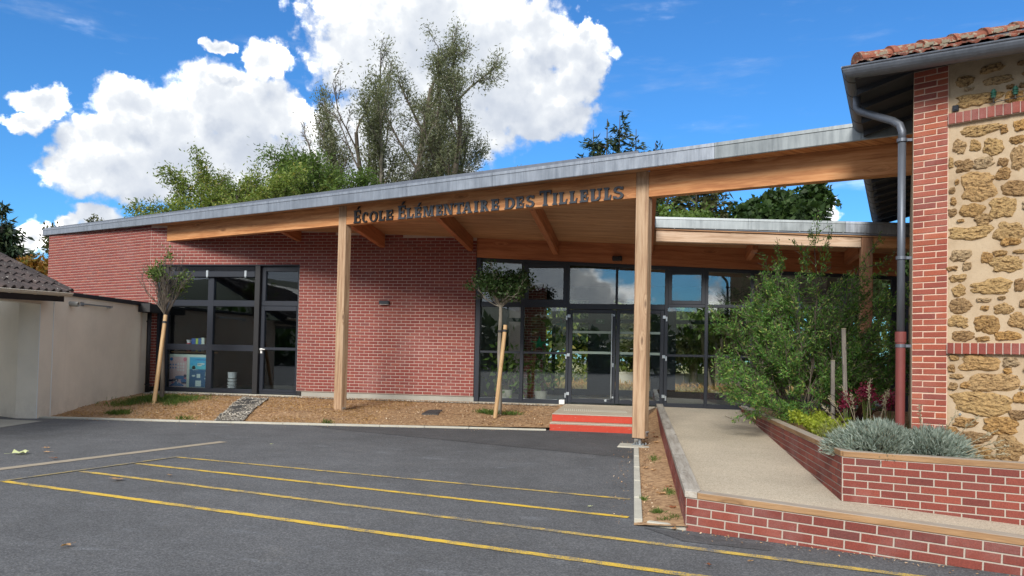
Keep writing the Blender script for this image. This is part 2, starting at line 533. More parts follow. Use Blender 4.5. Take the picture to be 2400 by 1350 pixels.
def ramp_stone(name, a, bcol, scale=70):
    def f(q, b):
        pos = GEO(q).outputs['Position']
        v = q.voro(pos, scale, out='Color')
        s = q.n('ShaderNodeSeparateColor')
        q.put(s.inputs[0], v)
        t = q.math('ADD', q.math('MULTIPLY', s.outputs[0], .7), q.math('MULTIPLY', q.noise(pos, 200, 2, .6), .4))
        c = q.ramp(t, [(.12, tuple(x * .55 for x in a)), (.32, a), (.8, bcol), (1, tuple(min(1, x * 1.25) for x in bcol))])
        big = q.noise(pos, .7, 4, .6)
        c = q.mix(1, c, q.ramp(big, [(.3, .84), (.7, 1.12)]), 'MULTIPLY')
        P_(b, q, c, .9, bump=s.outputs[0], strength=.4, dist=.004)
    return pbr(name, f)
M['ramp'] = ramp_stone('washed_gravel_concrete', (.41, .345, .255), (.53, .465, .365), 110)
M['render'] = ramp_stone('wall_render', (.74, .66, .53), (.81, .735, .605), 130)
M['soil'] = ramp_stone('bed_soil', (.27, .155, .075), (.42, .265, .14), 26)
M['strip_gravel'] = ramp_stone('edge_gravel', (.19, .17, .14), (.48, .44, .37), 34)
M['lawn'] = ramp_stone('lawn', (.19, .18, .055), (.36, .31, .12), 20)

def wall_render():
    def f(q, b):
        pos = GEO(q).outputs['Position']
        fine = q.voro(pos, 130, out='Distance')
        n = q.noise(pos, 220, 2, .6)
        c = q.mix(q.math('ADD', q.math('MULTIPLY', fine, .6), q.math('MULTIPLY', n, .4)), (.78, .705, .585), (.84, .77, .65))
        c = q.mix(1, c, q.ramp(q.noise(pos, .9, 5, .6), [(.3, .88), (.7, 1.05)]), 'MULTIPLY')
        st = q.noise(q.mapping(pos, (5, 5, .35)), 1.3, 5, .7)
        c = q.mix(q.remap(st, .58, .78, 0, .14), c, (.36, .31, .24))
        sp = q.n('ShaderNodeSeparateXYZ')
        q.put(sp.inputs[0], pos)
        splash = q.math('MULTIPLY', q.remap(sp.outputs[2], .15, .75, 1, 0), q.remap(q.noise(pos, 3.2, 5, .7), .42, .68))
        c = q.mix(q.math('MULTIPLY', splash, .30), c, (.30, .24, .17))
        P_(b, q, c, .92, bump=q.math('ADD', fine, n), strength=.35, dist=.004)
    return pbr('wall_render', f)
M['render'] = wall_render()
def stone_mat():
    def f(q, b):
        pos = GEO(q).outputs['Position']
        r = piece_random(q)
        base = q.ramp(r, [(0, (.46, .27, .10)), (.25, (.64, .43, .19)), (.5, (.40, .25, .12)), (.75, (.62, .36, .12)), (1, (.54, .42, .27))])
        n1 = q.noise(q.mapping(pos, (1, 1, 1.8)), 26, 6, .72)
        n2 = q.noise(q.mapping(pos, (1, 1, 2)), 60, 4, .7)
        holes = q.remap(q.math('ADD', q.math('MULTIPLY', n1, .65), q.math('MULTIPLY', n2, .35)), .38, .54, 0, 1, True)
        c = q.mix(holes, q.mix(1, base, (.24, .18, .14), 'MULTIPLY'), base)
        c = q.mix(q.remap(n2, .55, .75, 0, .6), c, (.62, .47, .25))
        P_(b, q, c, .95, bump=q.math('ADD', n1, q.math('MULTIPLY', n2, .5)), strength=1.0, dist=.035)
    return pbr('millstone', f)
M['stone'] = stone_mat()
def rough_render():
    def f(q, b):
        pos = GEO(q).outputs['Position']
        n = q.noise(pos, 120, 4, .75)
        big = q.noise(pos, 2.2, 5, .65)
        c = q.ramp(big, [(.3, (.39, .285, .18)), (.5, (.50, .38, .25)), (.7, (.56, .44, .30))])
        c = q.mix(q.remap(n, .58, .72), c, (.30, .21, .14))
        # random blotches and dark specks, alike at every height
        P_(b, q, c, .95, bump=q.math('ADD', n, q.noise(pos, 14, 4, .6)), strength=.8, dist=.008)
    return pbr('old_render', f)
M['old_render'] = rough_render()

def tile(name, ramp, lichen, lcol):
    def f(q, b):
        pos = GEO(q).outputs['Position']
        c = q.ramp(piece_random(q), ramp)
        c = q.mix(1, c, q.ramp(q.noise(pos, 18, 4, .65), [(.3, .7), (.7, 1.25)]), 'MULTIPLY')
        li = q.remap(q.noise(pos, 16, 5, .7), lichen, lichen + .06)
        c = q.mix(li, c, lcol)
        P_(b, q, c, .9, bump=q.noise(pos, 60, 4, .7), strength=.5)
    return pbr(name, f)
M['tile_red'] = tile('tile_red', [(0, (.18, .055, .034)), (.4, (.25, .072, .042)), (.7, (.13, .048, .034)), (1, (.27, .092, .053))], .53, (.30, .27, .21))
M['tile_ridge'] = tile('tile_ridge', [(0, (.21, .070, .042)), (1, (.26, .085, .048))], .53, (.30, .25, .18))
M['tile_dark'] = tile('tile_dark', [(0, (.040, .032, .032)), (.5, (.06, .048, .046)), (1, (.085, .062, .058))], .62, (.42, .40, .36))

def leaf(name, ramp, transl=.35, rough=.55):
    def f(q, b):
        g_ = GEO(q)
        r = g_.outputs['Random Per Island']
        c = q.ramp(r, ramp)
        big = q.noise(g_.outputs['Position'], .8, 3)
        c = q.mix(1, c, q.ramp(big, [(.3, .75), (.7, 1.3)]), 'MULTIPLY')
        P_(b, q, c, rough, spec=.3)
        tr = q.n('ShaderNodeBsdfTranslucent')
        q.put(tr.inputs[0], q.mix(1, c, (1.2, 1.25, .6), 'MULTIPLY'))
        mx = q.n('ShaderNodeMixShader')
        mx.inputs[0].default_value = transl
        q.t.links.new(b.outputs[0], mx.inputs[1])
        q.t.links.new(tr.outputs[0], mx.inputs[2])
        out = [n for n in q.t.nodes if n.type == 'OUTPUT_MATERIAL'][0]
        q.t.links.new(mx.outputs[0], out.inputs[0])
    return pbr(name, f)
M['leaf_dark'] = leaf('leaves_dark', [(0, (.022, .045, .014)), (.5, (.035, .07, .02)), (1, (.06, .10, .03))])
M['leaf_mid'] = leaf('leaves_mid', [(0, (.065, .115, .025)), (.5, (.105, .175, .04)), (1, (.165, .23, .06))])
M['leaf_bright'] = leaf('leaves_bright', [(0, (.10, .155, .03)), (.5, (.165, .225, .048)), (.85, (.24, .28, .07)), (1, (.30, .265, .075))])
M['leaf_olive'] = leaf('leaves_olive', [(0, (.045, .058, .022)), (.5, (.075, .085, .035)), (1, (.115, .11, .05))])
M['leaf_willow'] = leaf('leaves_willow', [(0, (.10, .115, .065)), (.5, (.16, .175, .105)), (1, (.24, .25, .16))])
M['leaf_orange'] = leaf('leaves_orange', [(0, (.16, .075, .018)), (.5, (.26, .12, .025)), (.85, (.20, .15, .03)), (1, (.10, .12, .03))])
M['leaf_conifer'] = leaf('leaves_conifer', [(0, (.016, .036, .018)), (.6, (.030, .055, .026)), (1, (.055, .075, .03))], .15)
M['leaf_shrub'] = leaf('leaves_shrub', [(0, (.055, .145, .030)), (.45, (.095, .215, .045)), (.85, (.16, .285, .065)), (.95, (.30, .38, .10)), (1, (.46, .44, .15))])
M['leaf_lavender'] = leaf('leaves_lavender', [(0, (.14, .185, .16)), (.5, (.23, .28, .245)), (1, (.35, .395, .35))], .2)
M['leaf_lime'] = leaf('leaves_lime', [(0, (.16, .22, .02)), (.5, (.26, .32, .03)), (1, (.36, .40, .06))])
M['leaf_maroon'] = leaf('leaves_maroon', [(0, (.020, .008, .010)), (1, (.05, .018, .02))], .15)
M['flower_red'] = leaf('flower_red', [(0, (.13, .008, .03)), (1, (.24, .02, .06))], .3)
M['grass'] = leaf('grass_blades', [(0, (.05, .11, .018)), (.6, (.09, .16, .03)), (1, (.18, .20, .05))])
M['tuft'] = leaf('tuft_blades', [(0, (.16, .20, .06)), (.6, (.28, .31, .12)), (1, (.42, .42, .22))])
M['straw'] = leaf('dry_grass', [(0, (.30, .16, .055)), (.5, (.40, .24, .09)), (1, (.50, .33, .15))], .2)
M['stalk'] = leaf('dry_stalks', [(0, (.22, .19, .12)), (1, (.40, .36, .26))], .2)
M['dead_leaf'] = leaf('fallen_leaf', [(0, (.36, .19, .085)), (1, (.52, .33, .17))], .2)
M['dead_leaf_dark'] = leaf('fallen_leaf_dark', [(0, (.20, .065, .025)), (1, (.27, .10, .04))], .2)
M['dead_leaf_pale'] = leaf('fallen_leaf_pale', [(0, (.50, .55, .28)), (1, (.58, .60, .34))], .2)
def chips_mat():
    def f(q, b):
        c = q.ramp(GEO(q).outputs['Random Per Island'], [(0, (.18, .10, .05)), (.3, (.32, .185, .095)), (.6, (.40, .245, .13)), (.85, (.48, .32, .18)), (1, (.62, .50, .36))])
        P_(b, q, c, .95)
    return pbr('wood_chips', f)
M['chips'] = chips_mat()
M['pebble'] = pbr('pebbles', lambda q, b: P_(b, q, q.ramp(GEO(q).outputs['Random Per Island'], [(0, (.19, .175, .155)), (.4, (.38, .345, .295)), (.8, (.54, .49, .41)), (1, (.70, .66, .58))]), .9))
def bark(name, a, c2):
    def f(q, b):
        pos = GEO(q).outputs['Position']
        n = q.noise(q.mapping(pos, (9, 9, 1.6)), 1.6, 5, .7)
        P_(b, q, q.ramp(n, [(.3, a), (.7, c2)]), .95, bump=n, strength=.8, dist=.02)
    return pbr(name, f)
M['bark'] = bark('bark_grey', (.055, .045, .034), (.17, .14, .11))
M['bark_pale'] = bark('bark_pale', (.13, .11, .085), (.30, .27, .22))

def glass_mat(name, tint, refl):
    m = bpy.data.materials.new(name)
    m.use_nodes = True
    t = m.node_tree
    t.nodes.clear()
    q = NT(t)
    out = q.n('ShaderNodeOutputMaterial')
    tr = q.n('ShaderNodeBsdfTransparent')
    q.put(tr.inputs[0], tint)
    gl = q.n('ShaderNodeBsdfGlossy')
    gl.inputs['Roughness'].default_value = 0.0
    gl.inputs['Color'].default_value = (.93, .97, 1, 1)
    fr = q.n('ShaderNodeFresnel')
    fr.inputs['IOR'].default_value = 1.52
    bp = q.n('ShaderNodeBump')
    bp.inputs['Strength'].default_value = .02
    bp.inputs['Distance'].default_value = .02
    q.put(bp.inputs['Height'], q.noise(GEO(q).outputs['Position'], 1.3, 2))
    t.links.new(bp.outputs[0], gl.inputs['Normal'])
    mx = q.n('ShaderNodeMixShader')
    q.put(mx.inputs[0], q.math('MULTIPLY_ADD', fr.outputs[0], refl, .0, clamp=True))
    t.links.new(tr.outputs[0], mx.inputs[1])
    t.links.new(gl.outputs[0], mx.inputs[2])
    t.links.new(mx.outputs[0], out.inputs[0])
    return m
M['glass'] = glass_mat('glass', (.95, .975, .965), 2.0)
M['glass_dark'] = glass_mat('glass_tinted', (.80, .84, .86), 1.3)
def solid(name, col, rough=.6):
    return plain(name, col, rough, var=.05)
# ------------------------------------------------------------------ the ground
H = CAMH
def gz(y):                                 # the yard rises gently towards the school
    return .0092 * min(max(y, -40), 14.6)
def struct(name, mb, mat, parent=None, **kw):
    return ob(name, mb, mat, parent, kind='structure' if parent is None else None, **kw)
def tag_struct(o):
    o['kind'] = 'structure'
    return o

mb = MB()
ys = [-400, -40, 0, 5, 10, 14.6, 18, 400]
xs = [-400, -30, 0, 30, 400]
for j in range(len(ys) - 1):
    for i in range(len(xs) - 1):
        mb.quad((xs[i], ys[j], gz(ys[j])), (xs[i + 1], ys[j], gz(ys[j])), (xs[i + 1], ys[j + 1], gz(ys[j + 1])), (xs[i], ys[j + 1], gz(ys[j + 1])))
struct('ground', mb, M['asphalt'])

def sheet(name, poly, lift, mat, parent=None, **kw):
    mb = MB()
    mb.quad(*[(x, y, gz(y) + lift) for x, y in poly])
    return struct(name, mb, mat, parent, **kw)
sheet('asphalt_patch', [(-.13, 11.17), (-.13, 14.46), (-1.75, 14.44), (-3.3, 14.22), (-6.2, 13.72), (-5.5, 13.30), (-3.6, 12.55)], .004, M['asphalt_new'])
sheet('asphalt_patch', [(.02, 6.84), (.43, 6.66), (1.05, 6.43), (1.0, 6.28), (.35, 6.42)], .004, M['asphalt_new'])

def line(name, a, b, w, mat, lift=.005):
    a, b = Vector((*a, 0)), Vector((*b, 0))
    d = (b - a)
    n = Vector((-d.y, d.x, 0)).normalized()
    mb = MB()
    k = max(2, int(d.length / .07))
    pts = []
    for i in range(k + 1):
        p = a + d * (i / k)
        e = (rnd.uniform(-.005, .005), rnd.uniform(-.005, .005))
        pts.append((p + n * (w / 2 + e[0]), p - n * (w / 2 + e[1])))
    for i in range(k):
        l0, r0 = pts[i]; l1, r1 = pts[i + 1]
        mb.quad(*[(p.x, p.y, gz(p.y) + lift) for p in (r0, r1, l1, l0)])
    return struct(name, mb, mat)
line('yellow_line', (-6.83, 7.265), (1.25, 5.235), .085, M['yellow'])
line('yellow_line', (-6.506, 8.049), (2.60, 5.63), .08, M['yellow_worn'])
line('yellow_line', (-6.284, 8.741), (-.115, 7.208), .078, M['yellow'])
line('yellow_line', (-6.142, 9.377), (-.115, 8.089), .068, M['yellow_worn'])
line('yellow_line', (-6.83, 7.23), (-6.142, 9.42), .062, M['yellow_faded'], .008)
line('drainage_strip', (-8.6, 4.5), (-6.45, 11.05), .17, M['tan_strip'])
# kerb stones along the planted bed
kerb_pts = [(-11.69, 13.24), (-8.84, 13.53), (-5.81, 13.91), (-3.27, 14.30), (-1.80, 14.46)]
def polyline(pts, step):
    out = []
    for a, b in zip(pts[:-1], pts[1:]):
        a, b = Vector(a), Vector(b)
        n = max(1, round((b - a).length / step))
        out += [(a + (b - a) * (i / n), a + (b - a) * ((i + 1) / n)) for i in range(n)]
    return out
kerb = root('kerb', (-6, 13.8, .12), 'x', 'x')
del kerb['label'], kerb['category']
kerb['kind'] = 'structure'
for a, b in polyline(kerb_pts, 1.0):
    d = (b - a).normalized()
    n = Vector((-d.y, d.x))
    a2, b2 = a + d * .003, b - d * .003
    z = gz(a.y) - .08
    w = .13 if a.x < -5 else .07
    m_ = MB()
    m_.obox((a2.x, a2.y, z), (b2 - a2).to_3d(), (n * w).to_3d(), (0, 0, .08 + rnd.uniform(.030, .036)))
    ob('kerb_stone', m_, M['concrete'], kerb, bevel=.006)
for (a, b) in polyline([(-.115, 14.5), (-.10, 12.85)], 1.0) + polyline([(-.098, 12.2), (-.03, 6.975)], 1.0):
    m_ = MB()
    z = gz(a.y) - .08
    e_ = (b - a).to_3d()
    m_.obox((a.x - .03, a.y - .003, z), (.075, 0, 0), e_ * (1 - .006 / e_.length), (0, 0, .08 + rnd.uniform(.035, .037)))
    ob('kerb_stone', m_, M['concrete'], kerb, bevel=.006)
m_ = MB()
m_.obox((.050, 6.935, gz(7) - .08), (.33, -.115, 0), (.02, .06, 0), (0, 0, .115))
ob('kerb_stone', m_, M['concrete'], kerb, bevel=.006)

# the sloping bed in front of the school
def kerb_y(x):
    for (x0, y0), (x1, y1) in zip(kerb_pts[:-1], kerb_pts[1:]):
        if x <= x1 or x1 == kerb_pts[-1][0]:
            return y0 + (y1 - y0) * (x - x0) / (x1 - x0)
def bed_z(x, y):
    t = (y - 13.6) * .069 + .135
    b = .035 * mnoise.noise((x * 1.3, y * 1.3, 0)) + .02 * mnoise.noise((x * 4, y * 4, 3))
    edge = min(1, max(0, (y - kerb_y(x) - .1) / .4))
    far = min(1, max(0, (17.6 - y) / .5))
    mound = .09 * math.exp(-((x + 10.6) / 1.6) ** 2 - ((y - 15.9) / 1.1) ** 2) + .06 * math.exp(-((x + 6.2) / 2.5) ** 2 - ((y - 15.4) / .9) ** 2)
    return t * 1.0 + (b + mound) * edge * far - .01
mb = MB()
NX, NY = 90, 34
grid = {}
for i in range(NX + 1):
    x = -12.75 + (-1.74 + 12.75) * i / NX
    for j in range(NY + 1):
        y0 = kerb_y(max(x, -11.69)) + .06
        if x < -11.69: y0 = 13.3
        y = y0 + (17.98 - y0) * j / NY
        grid[i, j] = len(mb.v)
        mb.v.append((x, y, bed_z(x, y)))
for i in range(NX):
    for j in range(NY):
        mb.f.append((grid[i, j], grid[i + 1, j], grid[i + 1, j + 1], grid[i, j + 1]))
struct('planting_bed', mb, M['soil'], smooth=True)
# narrow bed between the yard and the ramp
mb = MB()
grid = {}
for i in range(9):
    for j in range(61):
        t = j / 60
        y = 6.90 + (17.9 - 6.90) * t
        x = -.06 + .46 * i / 8
        grid[i, j] = len(mb.v)
        yy = y - .115 * (i / 8) * (1 - min(1, t * 12))
        mb.v.append((x, yy, gz(y) + .012 + max(0, y - 14.6) * .075 + .012 * mnoise.noise((x * 5, y * 3, 1)) + .004 * i))
for i in range(8):
    for j in range(60):
        mb.f.append((grid[i, j], grid[i + 1, j], grid[i + 1, j + 1], grid[i, j + 1]))
struct('planting_strip', mb, M['soil'], smooth=True)
# strip of pale gravel along the foot of the wall
mb = MB()
for i in range(60):
    x0, x1 = -12.5 + 10.6 * i / 60, -12.5 + 10.6 * (i + 1) / 60
    mb.quad((x0, 17.52 + .04 * mnoise.noise((x0 * 2, 0, 0)), bed_z(x0, 17.55) + .012), (x1, 17.52 + .04 * mnoise.noise((x1 * 2, 0, 0)), bed_z(x1, 17.55) + .012), (x1, 17.99, .392), (x0, 17.99, .392))
struct('edge_gravel', mb, M['strip_gravel'])
# gravel path in a black grid
path = [(-8.25, 13.76), (-7.68, 13.82), (-8.86, 17.15), (-9.50, 17.05)]
mb = MB()
for j in range(24):
    t0, t1 = j / 24, (j + 1) / 24
    def lerp(t):
        a = Vector(path[0]).lerp(Vector(path[3]), t)
        b = Vector(path[1]).lerp(Vector(path[2]), t)
        return a, b
    a0, b0 = lerp(t0)
    a1, b1 = lerp(t1)
    mb.quad(*[(p.x, p.y, bed_z(p.x, p.y) + .02) for p in (a0, b0, b1, a1)])
pth = struct('gravel_path', mb, M['strip_gravel'])
mb = MB()
for j in range(0, 64):
    t = j / 64
    a, b = lerp(t)
    za, zb = bed_z(a.x, a.y) + .022, bed_z(b.x, b.y) + .022
    mb.obox((a.x, a.y, za), (b.x - a.x, b.y - a.y, zb - za), (-.003, .007, 0), (0, 0, .010))
    for i in range(13):
        s = i / 12 + (.04 if j % 2 else 0)
        if s > 1: continue
        p = a.lerp(b, s)
        q2, q3 = lerp(min(1, t + 1 / 64))
        r2 = q2.lerp(q3, s)
        z = bed_z(p.x, p.y) + .022
        mb.obox((p.x, p.y, z), (r2.x - p.x, r2.y - p.y, 0), (.006, 0, 0), (0, 0, .009))
ob('paving_grid', mb, M['rubber'], pth, kind='stuff')

# loose wood chips, pebbles and dry grass on the beds (nobody could count them)
def scatter_quads(name, pts, lx, mat, flat=.5, ratio=.5, seed=1, kind='stuff', parent=None, lift=.3):
    n = len(pts)
    rs = np.random.RandomState(seed)
    nrm = rs.normal(size=(n, 3)) * flat + np.array([0, 0, 1.0])
    nrm /= np.linalg.norm(nrm, axis=1)[:, None]
    t = np.cross(nrm, rs.normal(size=(n, 3)))
    t /= np.linalg.norm(t, axis=1)[:, None]
    b = np.cross(nrm, t)
    L = (rs.uniform(.5, 1.3, n) * lx)[:, None]
    co = np.stack([pts - t * L / 2, pts + b * L * ratio / 2, pts + t * L / 2, pts - b * L * ratio / 2], 1)
    co[:, :, 2] += (L * lift)
    me = np_mesh(name, co.reshape(-1, 3), np.arange(4 * n).reshape(-1, 4), mat)
    return tag(link(name, me, parent), kind=kind)
rs = np.random.RandomState(3)
def bed_points(n, test=None):
    out = []
    while len(out) < n:
        x = rs.uniform(-12.0, -1.85)
        y = rs.uniform(13.4, 17.5)
        if y < kerb_y(max(x, -11.69)) + .13: continue
        t = (y - 13.8) / 3.3
        if -8.25 + (-1.25) * t < x < -7.68 - 1.18 * t and y < 17.1: continue
        if test and not test(x, y): continue
        out.append((x, y, bed_z(x, y)))
    return np.array(out)
scatter_quads('wood_chips', bed_points(11000), .038, M['chips'], .45, .45, 5)
def dry(x, y):
    return mnoise.noise((x * .9, y * 1.6, 5)) + (.35 if x < -5.2 else -.35) > rs.uniform(-.1, .5)
def blades(name, pts, h, w, mat, seed, lean=.5, kind='stuff', parent=None, up=1.0, label=None):
    """upright thin blades from points"""
    n = len(pts)
    r_ = np.random.RandomState(seed)
    hh = (r_.uniform(.5, 1.2, n) * h)[:, None]
    d = np.concatenate([r_.normal(size=(n, 2)) * lean, np.full((n, 1), up)], 1)
    d /= np.linalg.norm(d, axis=1)[:, None]
    side = np.cross(d, r_.normal(size=(n, 3)))
    side /= np.linalg.norm(side, axis=1)[:, None]
    ww = w * r_.uniform(.6, 1.3, n)[:, None]
    mid = pts + d * hh * .5
    tip = pts + d * hh + np.concatenate([r_.normal(size=(n, 2)) * .15, np.full((n, 1), -.1)], 1) * hh
    co = np.stack([pts, mid + side * ww / 2, tip, mid - side * ww / 2], 1)
    me = np_mesh(name, co.reshape(-1, 3), np.arange(4 * n).reshape(-1, 4), mat)
    return tag(link(name, me, parent), kind=kind)
blades('dry_grass', bed_points(9000, dry), .07, .010, M['straw'], 8, 1.4, up=.6)
strip = np.array([(rs.uniform(.0, .37), y, 0) for y in rs.uniform(7.0, 17.5, 3200)])
strip[:, 2] = [gz(y) + .014 + max(0, y - 14.6) * .075 for y in strip[:, 1]]
scatter_quads('wood_chips', strip, .03, M['chips'], .45, .4, 6)
mult = bed_points(1)
peb = np.array([(x, y, 0) for x, y in zip(rs.uniform(-12.4, -1.95, 3800), rs.uniform(17.5, 17.95, 3800))])
peb[:, 2] = [.012 + bed_z(x, 17.55) * (1 - (y - 17.5) / .45) + .39 * (y - 17.5) / .45 for x, y in peb[:, :2]]
pp = []
for k in range(7000):
    a, b = lerp(rs.uniform(0, 1))
    p = a.lerp(b, rs.uniform(0, 1))
    pp.append((p.x, p.y, bed_z(p.x, p.y) + .02))
scatter_quads('pebbles', np.concatenate([peb, np.array(pp)]), .035, M['pebble'], .5, .75, 9)

def patch_pts(cx, cy, rx, ry, n, zf):
    a = rs.normal(size=(n, 2)) * .5
    return np.array([(cx + u * rx, cy + v * ry, zf(cx + u * rx, cy + v * ry)) for u, v in a])
def sz(x, y):
    return gz(y) + .014
GP = np.concatenate([patch_pts(-10.75, 15.95, .8, .55, 2600, bed_z), patch_pts(-11.2, 15.2, .5, .35, 500, bed_z), patch_pts(-10.62, 14.15, .26, .14, 420, bed_z), patch_pts(-10.2, 15.4, .25, .3, 250, bed_z),
                     patch_pts(-3.2, 15.9, .28, .16, 420, bed_z), patch_pts(-2.75, 16.0, .2, .14, 200, bed_z), patch_pts(-6.0, 13.98, .1, .05, 60, bed_z), patch_pts(-8.9, 13.75, .2, .05, 80, bed_z)])
blades('green_grass', GP, .13, .012, M['grass'], 11, .55)
GP2 = np.concatenate([patch_pts(.30, 8.4, .06, .22, 260, sz), patch_pts(.30, 7.15, .05, .07, 120, sz), patch_pts(.17, 11.0, .06, .3, 160, sz), patch_pts(.15, 7.4, .05, .05, 120, sz), patch_pts(.22, 7.05, .06, .05, 60, sz), patch_pts(.02, 8.0, .03, .06, 60, sz)])
blades('green_grass', GP2, .07, .006, M['grass'], 12, .6)

lit = []
for k in range(420):
    x = rs.uniform(-11.3, -1.8)
    lit.append((x, kerb_y(x) - abs(rs.normal()) * .22 - .02, 0))
for k in range(160):
    lit.append((-.14 - abs(rs.normal()) * .12, rs.uniform(6.9, 14.3), 0))
for k in range(150):
    t = rs.uniform(0, 3.2)
    lit.append((.384 + .944 * t - .33 * abs(rs.normal()) * .3, 6.831 - .330 * t - .944 * abs(rs.normal()) * .10 - .02, 0))
lit = np.array(lit)
lit[:, 2] = [gz(y) + .006 for y in lit[:, 1]]
scatter_quads('grit', lit, .022, M['chips'], .35, .6, 15)
# ------------------------------------------------------------------ brickwork
_brick_cache = {}
def brick_mesh(L, h, proud, mat, rough=0):
    key = (round(L, 4), round(h, 4), proud, mat.name, rough)
    if key not in _brick_cache:
        mb = MB()
        c = .0022
        j = lambda s: rnd.uniform(-rough, rough) if rough else 0
        low = [(-L / 2 + j(0), .006, -h / 2 + j(0)), (L / 2 + j(0), .006, -h / 2 + j(0)), (L / 2 + j(0), .006, h / 2 + j(0)), (-L / 2 + j(0), .006, h / 2 + j(0))]
        mid = [(x, -proud + c, z) for x, y, z in low]
        top = [(x - math.copysign(c, x), -proud, z - math.copysign(c, z)) for x, y, z in low]
        mb.prism(low, mid)
        mb.f.pop(1)
        i = 4
        mb.v += top
        for k in range(4):
            m = (k + 1) % 4
            mb.f.append((i + k, i + m, i + 4 + m, i + 4 + k))
        mb.f.append((8, 9, 10, 11))
        _brick_cache[key] = mb.mesh('brick', mat)
    return _brick_cache[key]

def courses(o, d, length, z0, nrow, pitch, ch, zmax=None, hole=None, shift=0., start=0.):
    """running bond: (matrix at the brick's centre, brick length)"""
    d = Vector((d[0], d[1], 0)).normalized()
    out = []
    for r in range(nrow):
        z = z0 + (r + .5) * ch
        x = start - (pitch / 2 if r % 2 else 0) - shift
        while x < length:
            a, b = max(x, start), min(x + pitch, length)
            x += pitch
            if b - a < .035: continue
            segs = [(a, b)]
            if hole:
                segs = hole(a, b, z)
            for (s, e) in segs:
                if e - s < .03: continue
                m = (s + e) / 2
                p = Vector((o[0], o[1], 0)) + d * m
                if zmax and z + ch * .5 > zmax(p.x, p.y): continue
                f = frame_of((p.x, p.y, z), d)
                out.append((f, e - s))
    return out

def lay(name, items, joint, h, proud, mat, parent, limit, joined_name=None, rough=0, variants=1):
    """the bricks nearest to the camera singly, the rest joined"""
    items = sorted(items, key=lambda it: (it[0].translation - cam.matrix_world.translation).length)
    full = max((L for _, L in items), default=.2)
    for k, (f, L) in enumerate(items[:limit]):
        me = brick_mesh(full - joint + 1e-7 * (k % variants), h, proud, mat, rough) if variants == 1 else brick_mesh(full - joint + .0002 * (k % variants), h, proud, mat, rough)
        m = f.copy()
        s = (L - joint) / (full - joint)
        if abs(s - 1) > .01:
            m = m @ Matrix.Diagonal((s, 1, 1, 1))
        link(name, me, parent, m)
    rest = items[limit:]
    if rest:
        base = brick_mesh(full - joint, h, proud, mat, rough)
        bv = np.array([v.co[:] for v in base.vertices])
        bf = np.array([p.vertices[:] for p in base.polygons])
        co, fs = [], []
        for k, (f, L) in enumerate(rest):
            v = bv.copy()
            v[:, 0] *= (L - joint) / (full - joint)
            a = np.array(f)
            co.append(v @ a[:3, :3].T + a[:3, 3])
            fs.append(bf + k * len(bv))
        tag(link(joined_name or name, np_mesh(name, np.concatenate(co), np.concatenate(fs), mat), parent), kind='stuff')

# ------------------------------------------------------------------ the school
F0 = Vector((-12.18, 17.86, 0))
BD = Vector((.91719, -.39844, 0))          # along the front beam
BN = Vector((.39844, .91719, 0))           # away from the yard
def F(s, d, z=0.):
    p = F0 + BD * s + BN * d
    return Vector((p.x, p.y, z))
def sd(x, y):
    v = Vector((x, y, 0)) - F0
    return v.dot(BD), v.dot(BN)
def zceil(x, y):
    s, d = sd(x, y)
    return 3.165 - .0085 * s - .088 * d + H
def zzinc(s):
    return (3.16 - .02 * s + .0007 * s * s if s >= 0 else 3.16 - .017 * s) + H
def zbeam(s):
    return 2.77 - .0105 * s + H
YF, YG = 17.875, 18.0
WX0, WX1 = -12.40, -8.515                  # classroom window opening
WZ0, WZ1 = .445, 3.712
XR = -4.005
WA, WB = Vector((-17.25, 19.70, 0)), Vector((-12.65, YF, 0))

school = root('school_building', (-6, 18, .4), 'low modern red brick school with dark glazed front and zinc edged timber canopy', 'school')

# front wall with its window opening
mb = MB()
def wall_piece(x0, x1, z0, z1, y0=YF, y1=YF + .22):
    mb.box(x0, x1, y0, y1, z0, z1)
ztop = 4.9
def slab(x0, x1, z0):
    mb.prism([(x0, YF, z0), (x1, YF, z0), (x1, YF + .22, z0), (x0, YF + .22, z0)],
             [(x0, YF, zceil(x0, YF) + .05), (x1, YF, zceil(x1, YF) + .05), (x1, YF + .22, zceil(x1, YF) + .03), (x0, YF + .22, zceil(x0, YF) + .03)])
slab(-12.65, WX0, .55)
slab(WX0, WX1, WZ1)
slab(WX1, XR, .55)
fw = ob('front_wall', mb, M['mortar'], school)
def front_hole(a, b, z):
    x0, x1 = -12.65 + a, -12.65 + b
    if z > WZ1 or z < WZ0 - .05:
        return [(a, b)]
    segs = []
    if x0 < WX0: segs.append((a, min(b, WX0 + 12.65)))
    if x1 > WX1: segs.append((max(a, WX1 + 12.65), b))
    return segs
items = courses((-12.65, YF), (1, 0), XR + 12.65, .557, 56, .2327, .0747, lambda x, y: zceil(x, y) - .0, front_hole, shift=.05)
lay('brick', items, .0125, .0625, .008, M['brick'], fw, 300)
# right hand return of the brick wall
mb = MB()
for r in range(55):
    z = .557 + (r + .5) * .0747
    if z > zceil(XR, YF) - .05: break
    mb.box(XR - .002, XR + .006, YF + (.0 if r % 2 else 0) - .006, YF + (.10 if r % 2 else .125), z - .031, z + .031)
ob('brick_return', mb, M['brick'], fw, kind='stuff')
